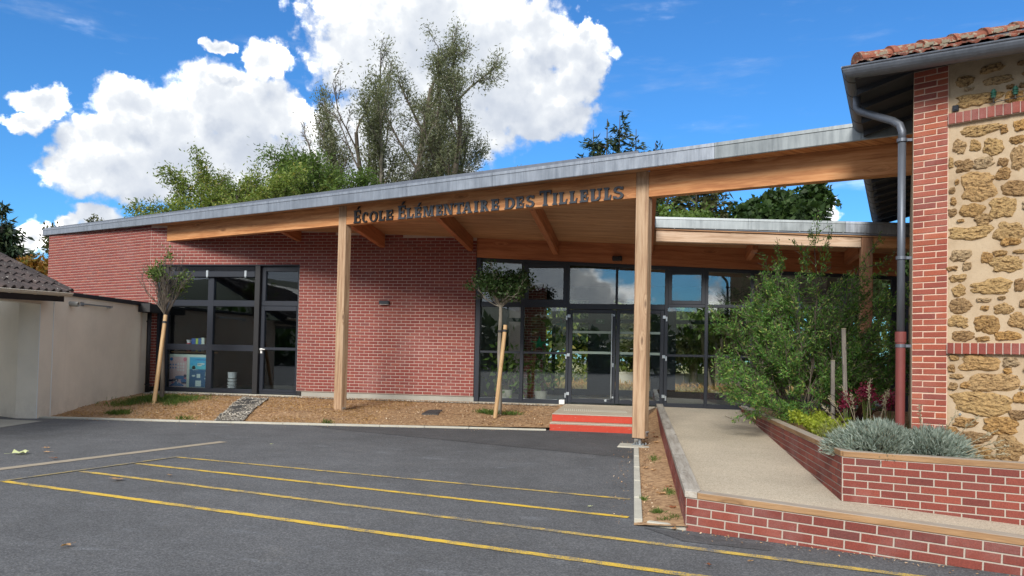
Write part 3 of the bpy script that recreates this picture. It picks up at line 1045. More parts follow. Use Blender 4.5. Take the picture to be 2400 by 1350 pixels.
# wing wall, set at an angle
wl = (WB - WA).length
wd = (WB - WA).normalized()
wn = Vector((-wd.y, wd.x, 0))
mb = MB()
zl = lambda p: zzinc(sd(p.x, p.y)[0]) + .10
mb.prism([(*WA.xy, .2), (*WB.xy, .2), (*(WB + wn * .22).xy, .2), (*(WA + wn * .22).xy, .2)],
         [(*WA.xy, zl(WA)), (*WB.xy, zl(WB)), (*(WB + wn * .22).xy, zl(WB)), (*(WA + wn * .22).xy, zl(WA))])
ww = ob('wing_wall', mb, M['mortar'], school)
items = courses(WA.xy, wd, wl, .557, 58, .2327, .0747, lambda x, y: zzinc(sd(x, y)[0]) + .08, None, shift=.03)
lay('brick', items, .0125, .0625, .008, M['brick'], ww, 0)
# far end and back of the building
mb = MB()
e = WA + Vector((-.03, .22, 0))
mb.obox((WA.x, WA.y + .01, .2), (.22, 0, 0), (-.6, 8.2, 0), (0, 0, 3.7))
mb.box(-17.6, -4.2, 27.6, 27.8, .2, 4.0)
ob('rear_wall', mb, M['mortar'], school)
mb = MB()
mb.box(WX1 + .12, XR - .03, YF + .03, YF + .2, .30, .56)
mb.box(XR - .03, XR + .07, YF + .03, YF + .2, .30, .535)
ob('plinth', mb, M['concrete_grey'], school)
mb = MB()
mb.box(WX0 - .1, WX1 + .1, YF - .03, YG + .2, .30, .435)
ob('window_sill', mb, M['concrete'], school, bevel=.006)
for bx in ((WX1 + .005, WX1 + .115, .42), (-12.62, -12.42, .40)):
    mb = MB()
    mb.box(bx[0], bx[1], YF - .004, YF + .1, bx[2], .555)
    ob('rail_end', mb, M['black'], school)

# ---- classroom window
win = ob('classroom_window', (lambda m: (
    m.box(WX0, WX0 + .05, YF - .012, YG + .07, WZ0, WZ1), m.box(WX0 + .05, WX1, YF - .012, YG + .07, WZ1 - .03, WZ1),
    m.box(WX1 - .03, WX1, YF - .012, YG + .07, WZ0, WZ1 - .03), m.box(WX0 + .05, WX1 - .03, YG - .04, YG + .07, WZ0, WZ0 + .105),
    m.box(WX0 + .05, WX0 + .235, YG - .04, YG + .07, WZ0 + .105, WZ1 - .03),
    m.box(-11.045, -10.885, YG - .045, YG + .07, WZ0 + .105, 3.40),
    m.box(WX0 + .235, -9.70, YG - .041, YG + .069, 2.65, 2.805), m.box(WX0 + .235, -9.70, YG - .042, YG + .068, 1.515, 1.67),
    m.box(-9.565, WX1 - .03, YG - .04, YG + .07, 2.675, 2.80), m.box(-9.565, -9.46, YG - .038, YG + .07, 2.80, WZ1 - .03),
    m.box(-9.46, WX1 - .03, YG - .038, YG + .07, 3.55, WZ1 - .03),
    m) )(MB())[-1], M['frame'], school, bevel=.004)
ob('blind_guide', (lambda m: (m.box(-9.70, -9.565, YF - .02, YG + .07, WZ0 - .02, WZ1 - .03), m)[-1])(MB()), M['black'], win, bevel=.004)
ob('blind_box', (lambda m: (m.box(-12.1, -9.72, YF + .005, YG - .02, 3.395, 3.54), m)[-1])(MB()), M['frame'], win, bevel=.006)
mb = MB()
for k in range(9):
    mb.box(-12.1, -9.72, YF + .03, YF + .085, 3.545 + k * .015, 3.549 + k * .015)
ob('blind_slats', mb, M['frame'], win)
for x in (-11.035, -9.977):
    mb = MB()
    mb.box(x - .03, x + .03, YF - .004, YF + .03, 3.41, 3.56)
    mb.box(x - .018, x + .018, YF - .01, YF + .03, 3.38, 3.41)
    ob('blind_bracket', mb, M['steel'], win, bevel=.003)
for (x0, x1, z0, z1) in ((-12.165, -11.045, 2.805, 3.68), (-10.885, -9.70, 2.805, 3.68), (-12.165, -11.045, 1.67, 2.65), (-10.885, -9.70, 1.67, 2.65), (-12.165, -11.045, .55, 1.515), (-10.885, -9.70, .55, 1.515), (-9.46, -8.545, 2.80, 3.55)):
    mb = MB()
    mb.box(x0 - .01, x1 + .01, YG + .010, YG + .022, z0 - .01, z1 + .01)
    ob('pane', mb, M['glass_dark'], win)
mb = MB()
for x in (-11.9, -11.5, -11.2, -10.75, -10.3, -9.8, -9.4, -9.0):
    for z in (2.735, 1.60):
        if x > -9.6 and z < 2: continue
        mb.box(x - .02, x + .02, YG - .044, YG - .035, z - .006, z + .006)
ob('drain_slots', mb, M['black'], win)
door = ob('classroom_door', (lambda m: (
    m.box(-9.562, -9.46, YG - .05, YG + .05, .50, 2.668), m.box(-8.605, WX1 - .034, YG - .05, YG + .05, .50, 2.668),
    m.box(-9.46, -8.605, YG - .05, YG + .05, 2.55, 2.668), m.box(-9.46, -8.605, YG - .05, YG + .05, .50, .57), m.box(-9.46, -8.605, YG - .05, YG + .05, 1.555, 1.625), m)[-1])(MB()), M['frame'], school, bevel=.006)
for z0, z1 in ((.56, 1.56), (1.62, 2.56)):
    mb = MB()
    mb.box(-9.47, -8.60, YG - .004, YG + .008, z0, z1)
    ob('pane', mb, M['glass_dark'], door)
mb = MB()
mb.cyl((-9.52, YG - .05, 1.575), (-9.52, YG - .12, 1.575), .018)
mb.cyl((-9.535, YG - .105, 1.575), (-9.40, YG - .105, 1.57), .014)
mb.box(-9.545, -9.495, YG - .062, YG - .045, 1.47, 1.60)
ob('handle', mb, M['white'], door, bevel=.003)

# ---- glazed entrance front
def gtop(x):
    return 2.345 - .0446 * (x + 3.94) + H
XE = 5.45
cw = MB()
mull = [(-3.995, -3.88), (-2.905, -2.822), (-1.812, -1.75), (.462, .54), (1.37, 1.44), (2.375, 2.45), (3.36, 3.43), (4.36, 4.43), (5.36, 5.45)]
for k, (a, b) in enumerate(mull):
    cw.box(a, b, YG - .05 if k else YF + .02, YG + .06, .43, gtop(a) - .005)
for (a, b), (c_, d_) in zip(mull[:-1], mull[1:]):
    x0, x1 = b, c_
    cw.prism([(x0, YG - .049, gtop(x0) - .085), (x1, YG - .049, gtop(x1) - .085), (x1, YG + .059, gtop(x1) - .085), (x0, YG + .059, gtop(x0) - .085)],
             [(x0, YG - .049, gtop(x0)), (x1, YG - .049, gtop(x1)), (x1, YG + .059, gtop(x1)), (x0, YG + .059, gtop(x0))])
    dr = a == -1.812
    if dr:
        cw.box(x0, x1, YG - .048, YG + .058, 2.675, 2.80)
        cw.box(-.672, -.615, YG - .047, YG + .057, 2.80, gtop(-.6) - .085)
    else:
        cw.box(x0, x1, YG - .048, YG + .058, 2.71 if x0 < -2 else 2.74, 2.83 if x0 < -2 else 2.81)
        cw.box(x0, x1, YG - .046, YG + .056, 1.60, 1.655)
        cw.box(x0, x1, YG - .046, YG + .056, .43, .53)
    if a in (-2.905, .462):                # opening lights with a second frame
        t = gtop(x0) - .09
        for bx in ((x0, x0 + .085, 2.81, t), (x1 - .085, x1, 2.81, t), (x0 + .085, x1 - .085, t - .10, t), (x0 + .085, x1 - .085, 2.81, 2.895)):
            cw.box(bx[0], bx[1], YG - .06, YG + .045, bx[2], bx[3])
ent = ob('entrance_glazing', cw, M['frame'], school, bevel=.004)
for (a, b), (c_, d_) in zip(mull[:-1], mull[1:]):
    x0, x1 = b - .01, c_ + .01
    rows = [(2.78, min(gtop(x0), gtop(x1)) - .05)]
    if a != -1.812:
        rows += [(1.645, 2.75), (.52, 1.61)]
    for z0, z1 in rows:
        cuts = [(x0, -.665), (-.622, x1)] if a == -1.812 else [(x0, x1)]
        for c0, c1 in cuts:
            mb = MB()
            mb.box(c0, c1, YG + .004, YG + .016, z0, z1)
            ob('pane', mb, M['glass'], ent)
for (x0, x1, hx, side) in ((-1.745, -.648, -.735, 1), (-.640, .456, -.50, -1)):
    mb = MB()
    w = .085
    mb.box(x0, x0 + w, YG - .055, YG + .035, .475, 2.665)
    mb.box(x1 - w, x1, YG - .055, YG + .035, .475, 2.665)
    mb.box(x0 + w, x1 - w, YG - .055, YG + .035, 2.58, 2.665)
    mb.box(x0 + w, x1 - w, YG - .055, YG + .035, .475, .575)
    dl = ob('entrance_door', mb, M['frame'], school, bevel=.005)
    mb = MB()
    mb.box(x0 + w - .01, x1 - w + .01, YG - .016, YG - .004, .565, 2.59)
    ob('pane', mb, M['glass'], dl)
    for z in (2.135, 1.655):
        mb = MB()
        mb.box(x0 + w, x1 - w, YG - .021, YG - .0165, z - .028, z + .028)
        ob('safety_stripe', mb, solid('stripe_frosted', (.26, .34, .30)) if 'stripe_frosted' not in bpy.data.materials else bpy.data.materials['stripe_frosted'], dl)
    for z in (2.50, 1.585, .675):
        mb = MB()
        hx_ = x0 if side == 1 else x1
        mb.box(hx_ - .035, hx_ + .035, YG - .085, YG - .05, z - .03, z + .045)
        mb.box(hx_ - side * .055 - .018, hx_ - side * .055 + .018, YG - .08, YG - .045, z - .09, z + .02)
        ob('hinge', mb, M['steel'], dl, bevel=.004)
    if side == 1:
        mb = MB()
        mb.cyl((hx, YG - .115, .60), (hx, YG - .115, 2.57), .016)
        for z in (.68, 1.575, 2.52):
            mb.cyl((hx, YG - .115, z), (hx + .04, YG - .05, z), .011)
        ob('pull_bar', mb, M['steel'], dl, smooth=False)
        mb = MB()
        for (x, z) in ((-.70, 2.535), (-.70, .625), (-.86, .545)):
            mb.cyl((x, YG - .055, z), (x, YG - .075, z), .027)
        mb.box(-.715, -.69, YG - .07, YG - .05, 1.33, 1.42)
        ob('lock', mb, M['steel'], dl)
mb = MB()
mb.box(-.75, -.53, YF - .10, YG - .05, 3.80, 3.905)
ob('door_sensor', mb, M['black'], school, bevel=.01)
mb = MB()
mb.box(-4.0, XE, YF - .02, YG + .2, .28, .428)
ob('threshold', mb, M['concrete'], school)

# timber header over the glass, up to the ceiling
fr = frame_of((-3.99, YF + .02, gtop(-3.99)), (1, 0, -.0446))
mb = MB()
mb.prism([(XR + .01, YF + .02, gtop(XR)), (XE, YF + .02, gtop(XE)), (XE, YF + .16, gtop(XE)), (XR + .01, YF + .16, gtop(XR))],
         [(XR + .01, YF + .02, zceil(XR, YF) + .02), (XE, YF + .02, zceil(XE, YF) + .02), (XE, YF + .16, zceil(XE, YF) + .02), (XR + .01, YF + .16, zceil(XR, YF) + .02)])
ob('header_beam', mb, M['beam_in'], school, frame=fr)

# dark end wall where the glazing meets the old building
mb = MB()
mb.box(XE, XE + .5, YG - .06, YG + .1, .3, gtop(XE))
ob('end_panel', mb, M['frame'], school)

# ---- roof
def clip(poly, a, b, c):
    """keep a*x+b*y<=c"""
    out = []
    for i in range(len(poly)):
        p, r = poly[i], poly[(i + 1) % len(poly)]
        dp, dr = a * p[0] + b * p[1] - c, a * r[0] + b * r[1] - c
        if dp <= 0: out.append(p)
        if dp * dr < 0:
            t = dp / (dp - dr)
            out.append((p[0] + (r[0] - p[0]) * t, p[1] + (r[1] - p[1]) * t))
    return out
fa, fb = F(-.55, -.36), F(13.46, -.36)
ceil_polys = [[(fa.x, fa.y), (fb.x, fb.y), (.19, 17.93), (-13.0, 17.93)], [(.19, 16.42), (5.6, 16.42), (5.6, 17.93), (.19, 17.93)]]
y = 12.0
while y < 17.93:
    for pl in ceil_polys:
        pc = clip(clip(pl, 0, 1, y + .157), 0, -1, -y)
        if len(pc) >= 3:
            x0 = min(p[0] for p in pc); x1 = max(p[0] for p in pc)
            lo = [(px, py, zceil(px, py)) for px, py in pc]
            mb = MB()
            mb.prism(lo, [(px, py, pz + .022) for px, py, pz in lo])
            fr = frame_of((x0, y, zceil(x0, y)), (1, 0, -.042))
            ob('ceiling_board', mb, M['board'], school, frame=fr)
    y += .168
rl = [F(-5.62, -.385), F(13.30, -.385), Vector((.21, 16.40, 0)), Vector((5.6, 16.40, 0)), Vector((5.6, 22.6, 0)), Vector((-4.2, 22.6, 0)), Vector((-4.2, 28, 0)), Vector((-21.5, 28, 0))]
mb = MB()
mb.prism([(p.x, p.y, zceil(p.x, p.y) + .026) for p in rl], [(p.x, p.y, zceil(p.x, p.y) + .215) for p in rl])
ob('roof', mb, M['zinc_dark'], school)

def fascia(s0, s1, d, h0, mat, name='fascia_panel', th=.022, flip=1):
    a, b = s0 + .0025, s1 - .0025
    mb = MB()
    def ring(s):
        zb = zzinc(s)
        zt = zb + h0(s)
        pr = [(0, zb - .004), (.004, zb - .012), (.012, zb), (.014, zt - .055), (.026, zt - .05), (.024, zt), (-.14, zt + .012), (-.14, zt - .01), (-.012, zt - .02), (-.012, zb)]
        return [F(s, d - flip * x, z) for x, z in pr]
    mb.prism(ring(a), ring(b))
    ob(name, mb, mat, school)
hz = lambda s: .185 + .05 * min(1, max(0, s + 3) / 6)
s = -5.66
k = 0
while s < 17.6:
    e = min(s + 2.02, 17.75)
    mt = M['zinc_dark'] if False else (M['zinc'] if s < 13 else M['zinc_light'])
    fascia(s, e, -.385, hz, mt)
    s = e
    k += 1
# the return of the fascia round the far left corner
mb = MB()
p0_, p1_ = F(-5.67, -.40), F(-5.67, -.40) + Vector((-.55, 7.6, 0))
z0_ = zzinc(-5.66)
mb.prism([(p0_.x, p0_.y, z0_ - .01), (p0_.x + .03, p0_.y + .02, z0_ - .01), (p0_.x + .03, p0_.y + .02, z0_ + .19), (p0_.x + .04, p0_.y, z0_ + .19)],
         [(p1_.x, p1_.y, z0_ - .7), (p1_.x + .03, p1_.y, z0_ - .7), (p1_.x + .03, p1_.y, z0_ - .5), (p1_.x + .04, p1_.y, z0_ - .5)])
ob('fascia_panel', mb, M['zinc'], school)

# ---- the long front beam in three lengths, between the posts
TH = .16
def front_beam(s0, s1):
    fr = frame_of(F(s0, 0, zbeam(s0)), BD + Vector((0, 0, -.0105)))
    mb = MB()
    zt = lambda s: zceil(*F(s, 0).xy) - .002
    mb.prism([F(s0, 0, zbeam(s0)), F(s1, 0, zbeam(s1)), F(s1, TH, zbeam(s1)), F(s0, TH, zbeam(s0))],
             [F(s0, 0, zt(s0)), F(s1, 0, zt(s1)), F(s1, TH, zt(s1) - .012), F(s0, TH, zt(s0) - .012)])
    return ob('front_beam', mb, M['beam'], school, frame=fr, bevel=.005)
S1, S2 = 6.34, 13.21                       # post positions along the beam
PW, PD = .222, .175
front_beam(-.02, S1 - PW / 2 - .002)
front_beam(S1 + PW / 2 + .002, S2 - PW / 2 - .002)
front_beam(S2 + PW / 2 + .002, 17.75)
# free-standing length past the second post: boards, back zinc and cap
s = S2 + .11
while s < 17.6:
    a, b = s, s + .212
    mb = MB()
    o_ = F(a, -.365, zceil(*F(a, 0).xy))
    lo = [F(a - .12, -.36), F(b - .126, -.36), F(b + .08, .16), F(a + .086, .16)]
    lo = [Vector((p.x, p.y, 3.165 - .0085 * sd(p.x, p.y)[0] + H)) for p in lo]
    mb.prism(lo, [p + Vector((0, 0, .02)) for p in lo])
    ob('soffit_board', mb, M['beam'], school, frame=frame_of(lo[0], lo[3] - lo[0]))
    s += .216
mb = MB()
zt = lambda s: zzinc(s) + hz(s) + .005
mb.prism([F(13.3, -.24, zt(13.3) - .19), F(17.75, -.24, zt(17.75) - .19), F(17.75, .19, zt(17.75) - .19), F(13.3, .19, zt(13.3) - .19)],
         [F(13.3, -.24, zt(13.3)), F(17.75, -.24, zt(17.75)), F(17.75, .19, zt(17.75)), F(13.3, .19, zt(13.3))])
ob('beam_cap', mb, M['zinc'], school)

# rafters under the ceiling
def rafter(x, ya, yb, depth=.30, w=.13, mat='beam'):
    fr = frame_of((x, ya, zceil(x, ya) - depth), (0, 1, -.081))
    mb = MB()
    lo, hi = [], []
    for (xx, yy) in ((x - w / 2, ya), (x + w / 2, ya), (x + w / 2, yb), (x - w / 2, yb)):
        lo.append((xx, yy, zceil(xx, yy) - depth)); hi.append((xx, yy, zceil(xx, yy) - .003))
    mb.prism(lo, hi)
    ob('rafter', mb, M[mat], school, frame=fr, bevel=.004)
for x, xs_ in ((-8.55, 0), (-6.36, 0), (-4.14, 0), (-2.08, 0), (-.02, 0)):
    t = (x - F0.x - BN.x * TH) / BD.x
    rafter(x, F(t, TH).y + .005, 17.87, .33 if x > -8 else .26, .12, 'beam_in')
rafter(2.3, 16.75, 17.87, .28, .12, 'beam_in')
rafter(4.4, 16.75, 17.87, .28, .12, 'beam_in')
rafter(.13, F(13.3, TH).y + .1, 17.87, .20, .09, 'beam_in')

# right hand canopy edge: beam and zinc
def rc(x): return zceil(x, 16.5)
def rcb(x): return 2.782 - (x - .285) * .0347 + H
mb = MB()
x0, x1 = .22, 4.30
for (a, b) in ((.22, 4.325), (4.56, 5.6)):
    mb = MB()
    mb.prism([(a, 16.46, rcb(a) - .285), (b, 16.46, rcb(b) - .285), (b, 16.60, rcb(b) - .285), (a, 16.60, rcb(a) - .285)],
             [(a, 16.46, rcb(a) - .012), (b, 16.46, rcb(b) - .012), (b, 16.60, rcb(b) - .012), (a, 16.60, rcb(a) - .012)])
    ob('canopy_beam', mb, M['beam_pale'] if a < 1 else M['beam'], school, frame=frame_of((a, 16.46, rcb(a) - .285), (1, 0, -.0347)), bevel=.005)
x = .20
while x < 5.55:
    e = min(x + 1.9, 5.6)
    mb = MB()
    ring = lambda xx: [(xx, 16.40 - dx, rcb(xx) + dz) for dx, dz in ((0, 0), (.006, -.012), (.016, 0), (.018, .17), (.028, .175), (.026, .222), (-.1, .23), (-.1, .205), (-.01, .20), (-.01, 0))]
    mb.prism(ring(x + .002), ring(e - .002))
    ob('fascia_panel', mb, M['zinc_light'] if x < 4 else M['zinc'], school)
    x = e
mb = MB()
for k in range(12):
    xx = .6 + k * .42
    mb.cyl((xx, 16.395, rcb(xx) - .015), (xx, 16.395, rcb(xx) + .003), .008, n=6)
ob('fascia_clip', mb, M['white'], school)

# posts on steel feet
def post(s, d, ztop_, zbot, mat, pad_z, rot=BD, pos=None, pad=True, bolts=True, padrot=0., w=PW, dp=PD):
    c = F(s, d) if pos is None else Vector((*pos, 0))
    x = Vector(rot).normalized()
    y_ = Vector((-x.y, x.x, 0))
    fr = Matrix((Vector((0, 0, 1)), x, y_)).transposed().to_4x4()
    fr.translation = (c.x, c.y, zbot)
    mb = MB()
    ch = .012
    prof = [(-w / 2 + ch, 0), (w / 2 - ch, 0), (w / 2, ch), (w / 2, dp - ch), (w / 2 - ch, dp), (-w / 2 + ch, dp), (-w / 2, dp - ch), (-w / 2, ch)]
    pt = lambda z: [c + x * a + y_ * b + Vector((0, 0, z)) for a, b in prof]
    mb.prism(pt(zbot), pt(ztop_))
    po = ob('post', mb, mat, school, frame=fr)
    if not pad: return po
    cc = c + y_ * dp / 2
    mb = MB()
    mb.obox(cc - x * (w * .5 - .004) - y_ * (dp * .5 - .004) + Vector((0, 0, zbot - .014)), x * (w - .008), y_ * (dp - .008), (0, 0, .012))
    ob('top_plate', mb, M['black'], po)
    mb = MB()
    mb.cyl(cc + Vector((0, 0, pad_z + .015)), cc + Vector((0, 0, zbot - .016)), .032, n=16)
    ob('steel_foot', mb, M['steel'], po)
    mb = MB()
    mb.obox(cc - x * .11 - y_ * .08 + Vector((0, 0, pad_z + .002)), x * .22, y_ * .16, (0, 0, .012))
    for a, b in ((-.08, -.055), (.08, -.055), (.08, .055), (-.08, .055)):
        mb.cyl(cc + x * a + y_ * b + Vector((0, 0, pad_z + .014)), cc + x * a + y_ * b + Vector((0, 0, pad_z + .035)), .011, n=6)
    ob('foot_plate', mb, M['steel'], po)
    mb = MB()
    for k in (0, 1):
        e_ = c + x * (w / 2) + y_ * (.06 + .05 * k) + Vector((0, 0, zbot + .10))
        mb.cyl(e_, e_ + x * .03, .013, n=8)
        mb.obox(e_ + Vector((0, 0, -.07)) - y_ * .006, x * .01, y_ * .012, (0, 0, .06))
    ob('bolt', mb, M['steel'], po)
    return po
p1 = post(S1, -.012, zceil(*F(S1, 0).xy) - .004, -1.283 + H, M['post'], .122)
p2 = post(S2, -.012, zceil(*F(S2, 0).xy) - .004, -1.292 + H, M['post'], .135)
pf = post(0, 0, rcb(4.44) - .014, .42, M['post_far'], 0, (1, 0, 0), (4.443, 16.445), False)
mb = MB()
c = F(S1, .08)
mb.prism([c + Vector((math.cos(a) * .36, math.sin(a) * .30, .02)) for a in (R(255), R(345), R(75), R(165))], [c + Vector((math.cos(a) * .35, math.sin(a) * .29, .128)) for a in (R(255), R(345), R(75), R(165))])
ob('concrete_pad', mb, M['concrete'], p1, bevel=.008)
c = F(S2, .08)
mb = MB()
mb.obox((c.x - .36, c.y - .30, .02), (.62, -.04, 0), (.03, .50, 0), (0, 0, .115))
ob('concrete_pad', mb, M['concrete'], p2, bevel=.008)

# outdoor wall lamp
lamp = root('wall_lamp', (-6.26, YF, 2.78), 'small dark box shaped wall lamp on the brick wall right of the first timber post', 'lamp')
ob('lamp_body', (lambda m: (m.box(-6.385, -6.135, YF - .10, YF - .006, 2.735, 2.82), m)[-1])(MB()), M['frame'], lamp, bevel=.006)
ob('lamp_lens', (lambda m: (m.box(-6.37, -6.15, YF - .09, YF - .02, 2.728, 2.7345), m)[-1])(MB()), M['white'], lamp)
# ------------------------------------------------------------------ rooms behind the glass
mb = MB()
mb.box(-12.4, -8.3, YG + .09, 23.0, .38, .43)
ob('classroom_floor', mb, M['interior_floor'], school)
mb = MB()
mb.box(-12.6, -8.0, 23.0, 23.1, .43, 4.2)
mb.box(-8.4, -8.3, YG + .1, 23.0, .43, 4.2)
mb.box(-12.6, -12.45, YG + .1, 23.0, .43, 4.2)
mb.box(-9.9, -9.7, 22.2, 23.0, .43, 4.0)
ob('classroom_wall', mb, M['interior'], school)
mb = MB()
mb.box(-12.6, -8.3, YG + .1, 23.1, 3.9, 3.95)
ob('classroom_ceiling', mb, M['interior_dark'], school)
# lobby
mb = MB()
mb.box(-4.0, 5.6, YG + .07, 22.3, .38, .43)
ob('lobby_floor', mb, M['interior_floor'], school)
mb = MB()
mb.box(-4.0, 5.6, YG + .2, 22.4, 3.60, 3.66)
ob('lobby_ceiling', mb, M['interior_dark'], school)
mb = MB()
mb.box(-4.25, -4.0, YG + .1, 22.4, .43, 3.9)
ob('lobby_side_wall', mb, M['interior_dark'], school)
mb = MB()
mb.box(-3.25, -2.70, 20.6, 21.2, .43, 3.55)
lp = ob('lobby_brick_pier', mb, M['mortar'], school)
it = courses((-3.25, 20.6), (1, 0), .55, .43, 40, .2327, .0747) + courses((-2.70, 20.6), (0, 1), .6, .43, 40, .2327, .0747)
lay('brick', it, .0125, .0625, .006, M['brick'], lp, 0)
mb = MB()
xsr = [-4.0, -2.6, -1.55, -.95, .25, .85, 1.75, 2.75, 3.75, 4.75, 5.55]
for x in xsr:
    mb.box(x - .05, x + .05, 22.2, 22.32, .43, 3.6)
for z0, z1 in ((.43, .62), (2.55, 2.66), (3.2, 3.6)):
    mb.box(-4.0, 5.6, 22.205, 22.315, z0, z1)
for a, b in ((-1.55, -.95), (.25, .85)):
    mb.box(a, b, 22.21, 22.31, .62, 3.2)
ob('rear_glazing', mb, M['frame'], school)
for z in (1.62, 2.12):
    mb = MB()
    mb.box(-.9, .2, 22.2, 22.206, z - .03, z + .03)
    ob('safety_stripe', mb, bpy.data.materials['stripe_frosted'], school)
# things seen through the windows
board = root('poster_board', (-11.6, 18.14, .55), 'pale green board leaning inside the classroom window, lower left pane', 'board')
ob('board', (lambda m: (m.box(-12.16, -11.06, 18.10, 18.125, .53, 1.40), m)[-1])(MB()), solid('board_green', (.62, .72, .62)), board)
def flat(name, polys, y, mat, parent):
    mb = MB()
    for pl in polys:
        mb.quad(*[(x, y, z) for x, z in pl])
    return ob(name, mb, mat, parent)
def rect(x0, x1, z0, z1): return [(x0, z0), (x1, z0), (x1, z1), (x0, z1)]
def disc(x, z, r, rz=None, n=12): return [(x + r * math.cos(2 * math.pi * k / n), z + (rz or r) * math.sin(2 * math.pi * k / n)) for k in range(n)]
def poster(x, loc_label, paper, cat='poster'):
    return root('poster', (x, 18.09, .6), loc_label, cat, None)
pa = poster(-11.9, 'pink poster with blue badges above a blue and white scene, inside the classroom window', None)
X0, X1, Z0, Z1 = -12.15, -11.66, .555, 1.33
ob('paper', (lambda m: (m.box(X0, X1, 18.090, 18.096, Z0, Z1), m)[-1])(MB()), solid('poster_pink', (.72, .50, .48)), pa)
flat('print_blue', [disc(-12.1, 1.27, .045)] + [disc(-12.12 + .075 * i, 1.13 - .085 * j, .022) for i in range(3) for j in range(2)] + [disc(-11.84, .80, .15, .05), disc(-11.74, .72, .08, .06), [(X0, Z0 + .02), (X1, Z0 + .02), (-11.95, .70)]], 18.0885, solid('print_blue', (.03, .18, .42)), pa)
flat('print_navy', [disc(-11.98, .73, .10, .04), rect(X0, -12.02, .69, .74), rect(-11.8, X1, .64, .68), disc(-11.70, .84, .04)], 18.0875, solid('print_navy', (.012, .03, .10)), pa)
flat('print_white', [disc(-11.90 + .075 * i, 1.15 - .08 * j, .024, .03) for i in range(3) for j in range(3)] + [rect(-11.73, -11.68, .57, .62), disc(-11.94, .72, .02), disc(-12.08, .66, .03, .02), rect(-11.92, -11.88, .64, .67)], 18.0865, solid('print_white', (.74, .74, .72)), pa)
flat('print_pink', [disc(-11.71, 1.27, .05, .055), disc(-12.05, .66, .04, .02), disc(-11.70, .78, .03, .02)], 18.0855, solid('print_pink', (.65, .18, .25)), pa)
pb_ = poster(-11.3, 'blue poster with a white heading band and small pictures, inside the classroom window', None)
X0, X1 = -11.58, -11.07
ob('paper', (lambda m: (m.box(X0, X1, 18.090, 18.096, .56, 1.33), m)[-1])(MB()), solid('poster_blue', (.03, .12, .24)), pb_)
flat('print_sky', [rect(X0, X1, 1.02, 1.33)], 18.0885, solid('print_sky', (.05, .40, .62)), pb_)
flat('print_water', [rect(X0, X1, 1.02, 1.12), disc(-11.46, 1.06, .05, .05)], 18.0875, solid('print_water', (.10, .50, .58)), pb_)
flat('print_white', [rect(-11.36, -11.16, 1.14, 1.18), disc(-11.3, 1.13, .07, .03), rect(-11.37, -11.27, .80, .90), rect(-11.40, -11.24, .58, .73), disc(-11.46, .85, .05, .025), rect(-11.14, -11.09, .86, .89), rect(-11.15, -11.10, .77, .80), rect(-11.5, -11.34, 1.0, 1.008), disc(-11.12, .92, .012, .03)], 18.0865, solid('print_paper', (.62, .72, .66)), pb_)
# heading: L A and a blurred word
def glyph_bars(x, z, w, h, ch):
    t = .2 * w
    if ch == 'L': return [rect(x, x + t, z, z + h), rect(x + t, x + w, z, z + t)]
    if ch == 'A': return [[(x, z), (x + t, z), (x + w * .5 + t * .3, z + h), (x + w * .5 - t * .3, z + h)], [(x + w - t, z), (x + w, z), (x + w * .5 + t * .3, z + h), (x + w * .5 - t * .3, z + h)]]
    return [rect(x, x + t, z, z + h), rect(x + t, x + w * .9, z + h - t, z + h), rect(x + t, x + w * .9, z, z + t)]
hd = glyph_bars(-11.48, 1.245, .03, .04, 'L') + glyph_bars(-11.44, 1.245, .034, .04, 'A')
for k in range(8):
    hd += [rect(-11.385 + k * .036, -11.356 + k * .036, 1.248, 1.284)]
flat('print_heading', hd, 18.0865, bpy.data.materials['print_blue'], pb_)
sill = root('window_shelf', (-11.6, 18.3, 1.5), 'orange brown shelf behind the classroom window holding small boxes', 'shelf')
ob('shelf_top', (lambda m: (m.box(-12.15, -11.05, 18.15, 18.5, 1.44, 1.475), m)[-1])(MB()), solid('shelf_orange', (.40, .20, .06)), sill)
for (nm, x0, x1, z1, col, lab) in (('storage_box', -11.62, -11.50, 1.80, (.03, .10, .32), 'dark blue box on the classroom window shelf, beside the bowl'), ('storage_box', -11.50, -11.43, 1.80, (.45, .58, .10), 'lime green box on the classroom window shelf'),
                                 ('storage_box', -11.43, -11.34, 1.81, (.04, .14, .36), 'mid blue box between two pale boxes on the window shelf'), ('storage_box', -11.34, -11.25, 1.82, (.66, .72, .60), 'pale greenish white box with a yellow flap on the window shelf')):
    t = root(nm, ((x0 + x1) / 2, 18.3, 1.478), lab, 'box', 'boxes on the classroom window shelf')
    m_ = solid('box_%d' % int(x0 * -100), col)
    ob('box_body', (lambda m: (m.box(x0, x1 - .004, 18.2, 18.36, 1.478, z1), m)[-1])(MB()), m_, t, bevel=.004)
    ob('box_lid', (lambda m: (m.box(x0 - .002, x1 - .002, 18.196, 18.364, z1 + .001, z1 + .02), m)[-1])(MB()), m_, t)
t = root('bowl', (-11.73, 18.3, 1.478), 'white bowl with a red foot on the classroom window shelf', 'bowl')
mb = MB()
for a, b, z0, z1 in ((.05, .05, 1.70, 1.72), (.05, .075, 1.72, 1.78)):
    mb.cyl((-11.73, 18.27, z0), (-11.73, 18.27, z1), a, b, 16)
ob('bowl_body', mb, M['white'], t)
mb = MB(); mb.cyl((-11.73, 18.27, 1.478), (-11.73, 18.27, 1.70), .05, .055, 16)
ob('bowl_foot', mb, solid('bowl_red', (.5, .03, .06)), t)
t = root('toy', (-11.12, 18.3, 1.478), 'small red toy at the end of the classroom window shelf', 'toy')
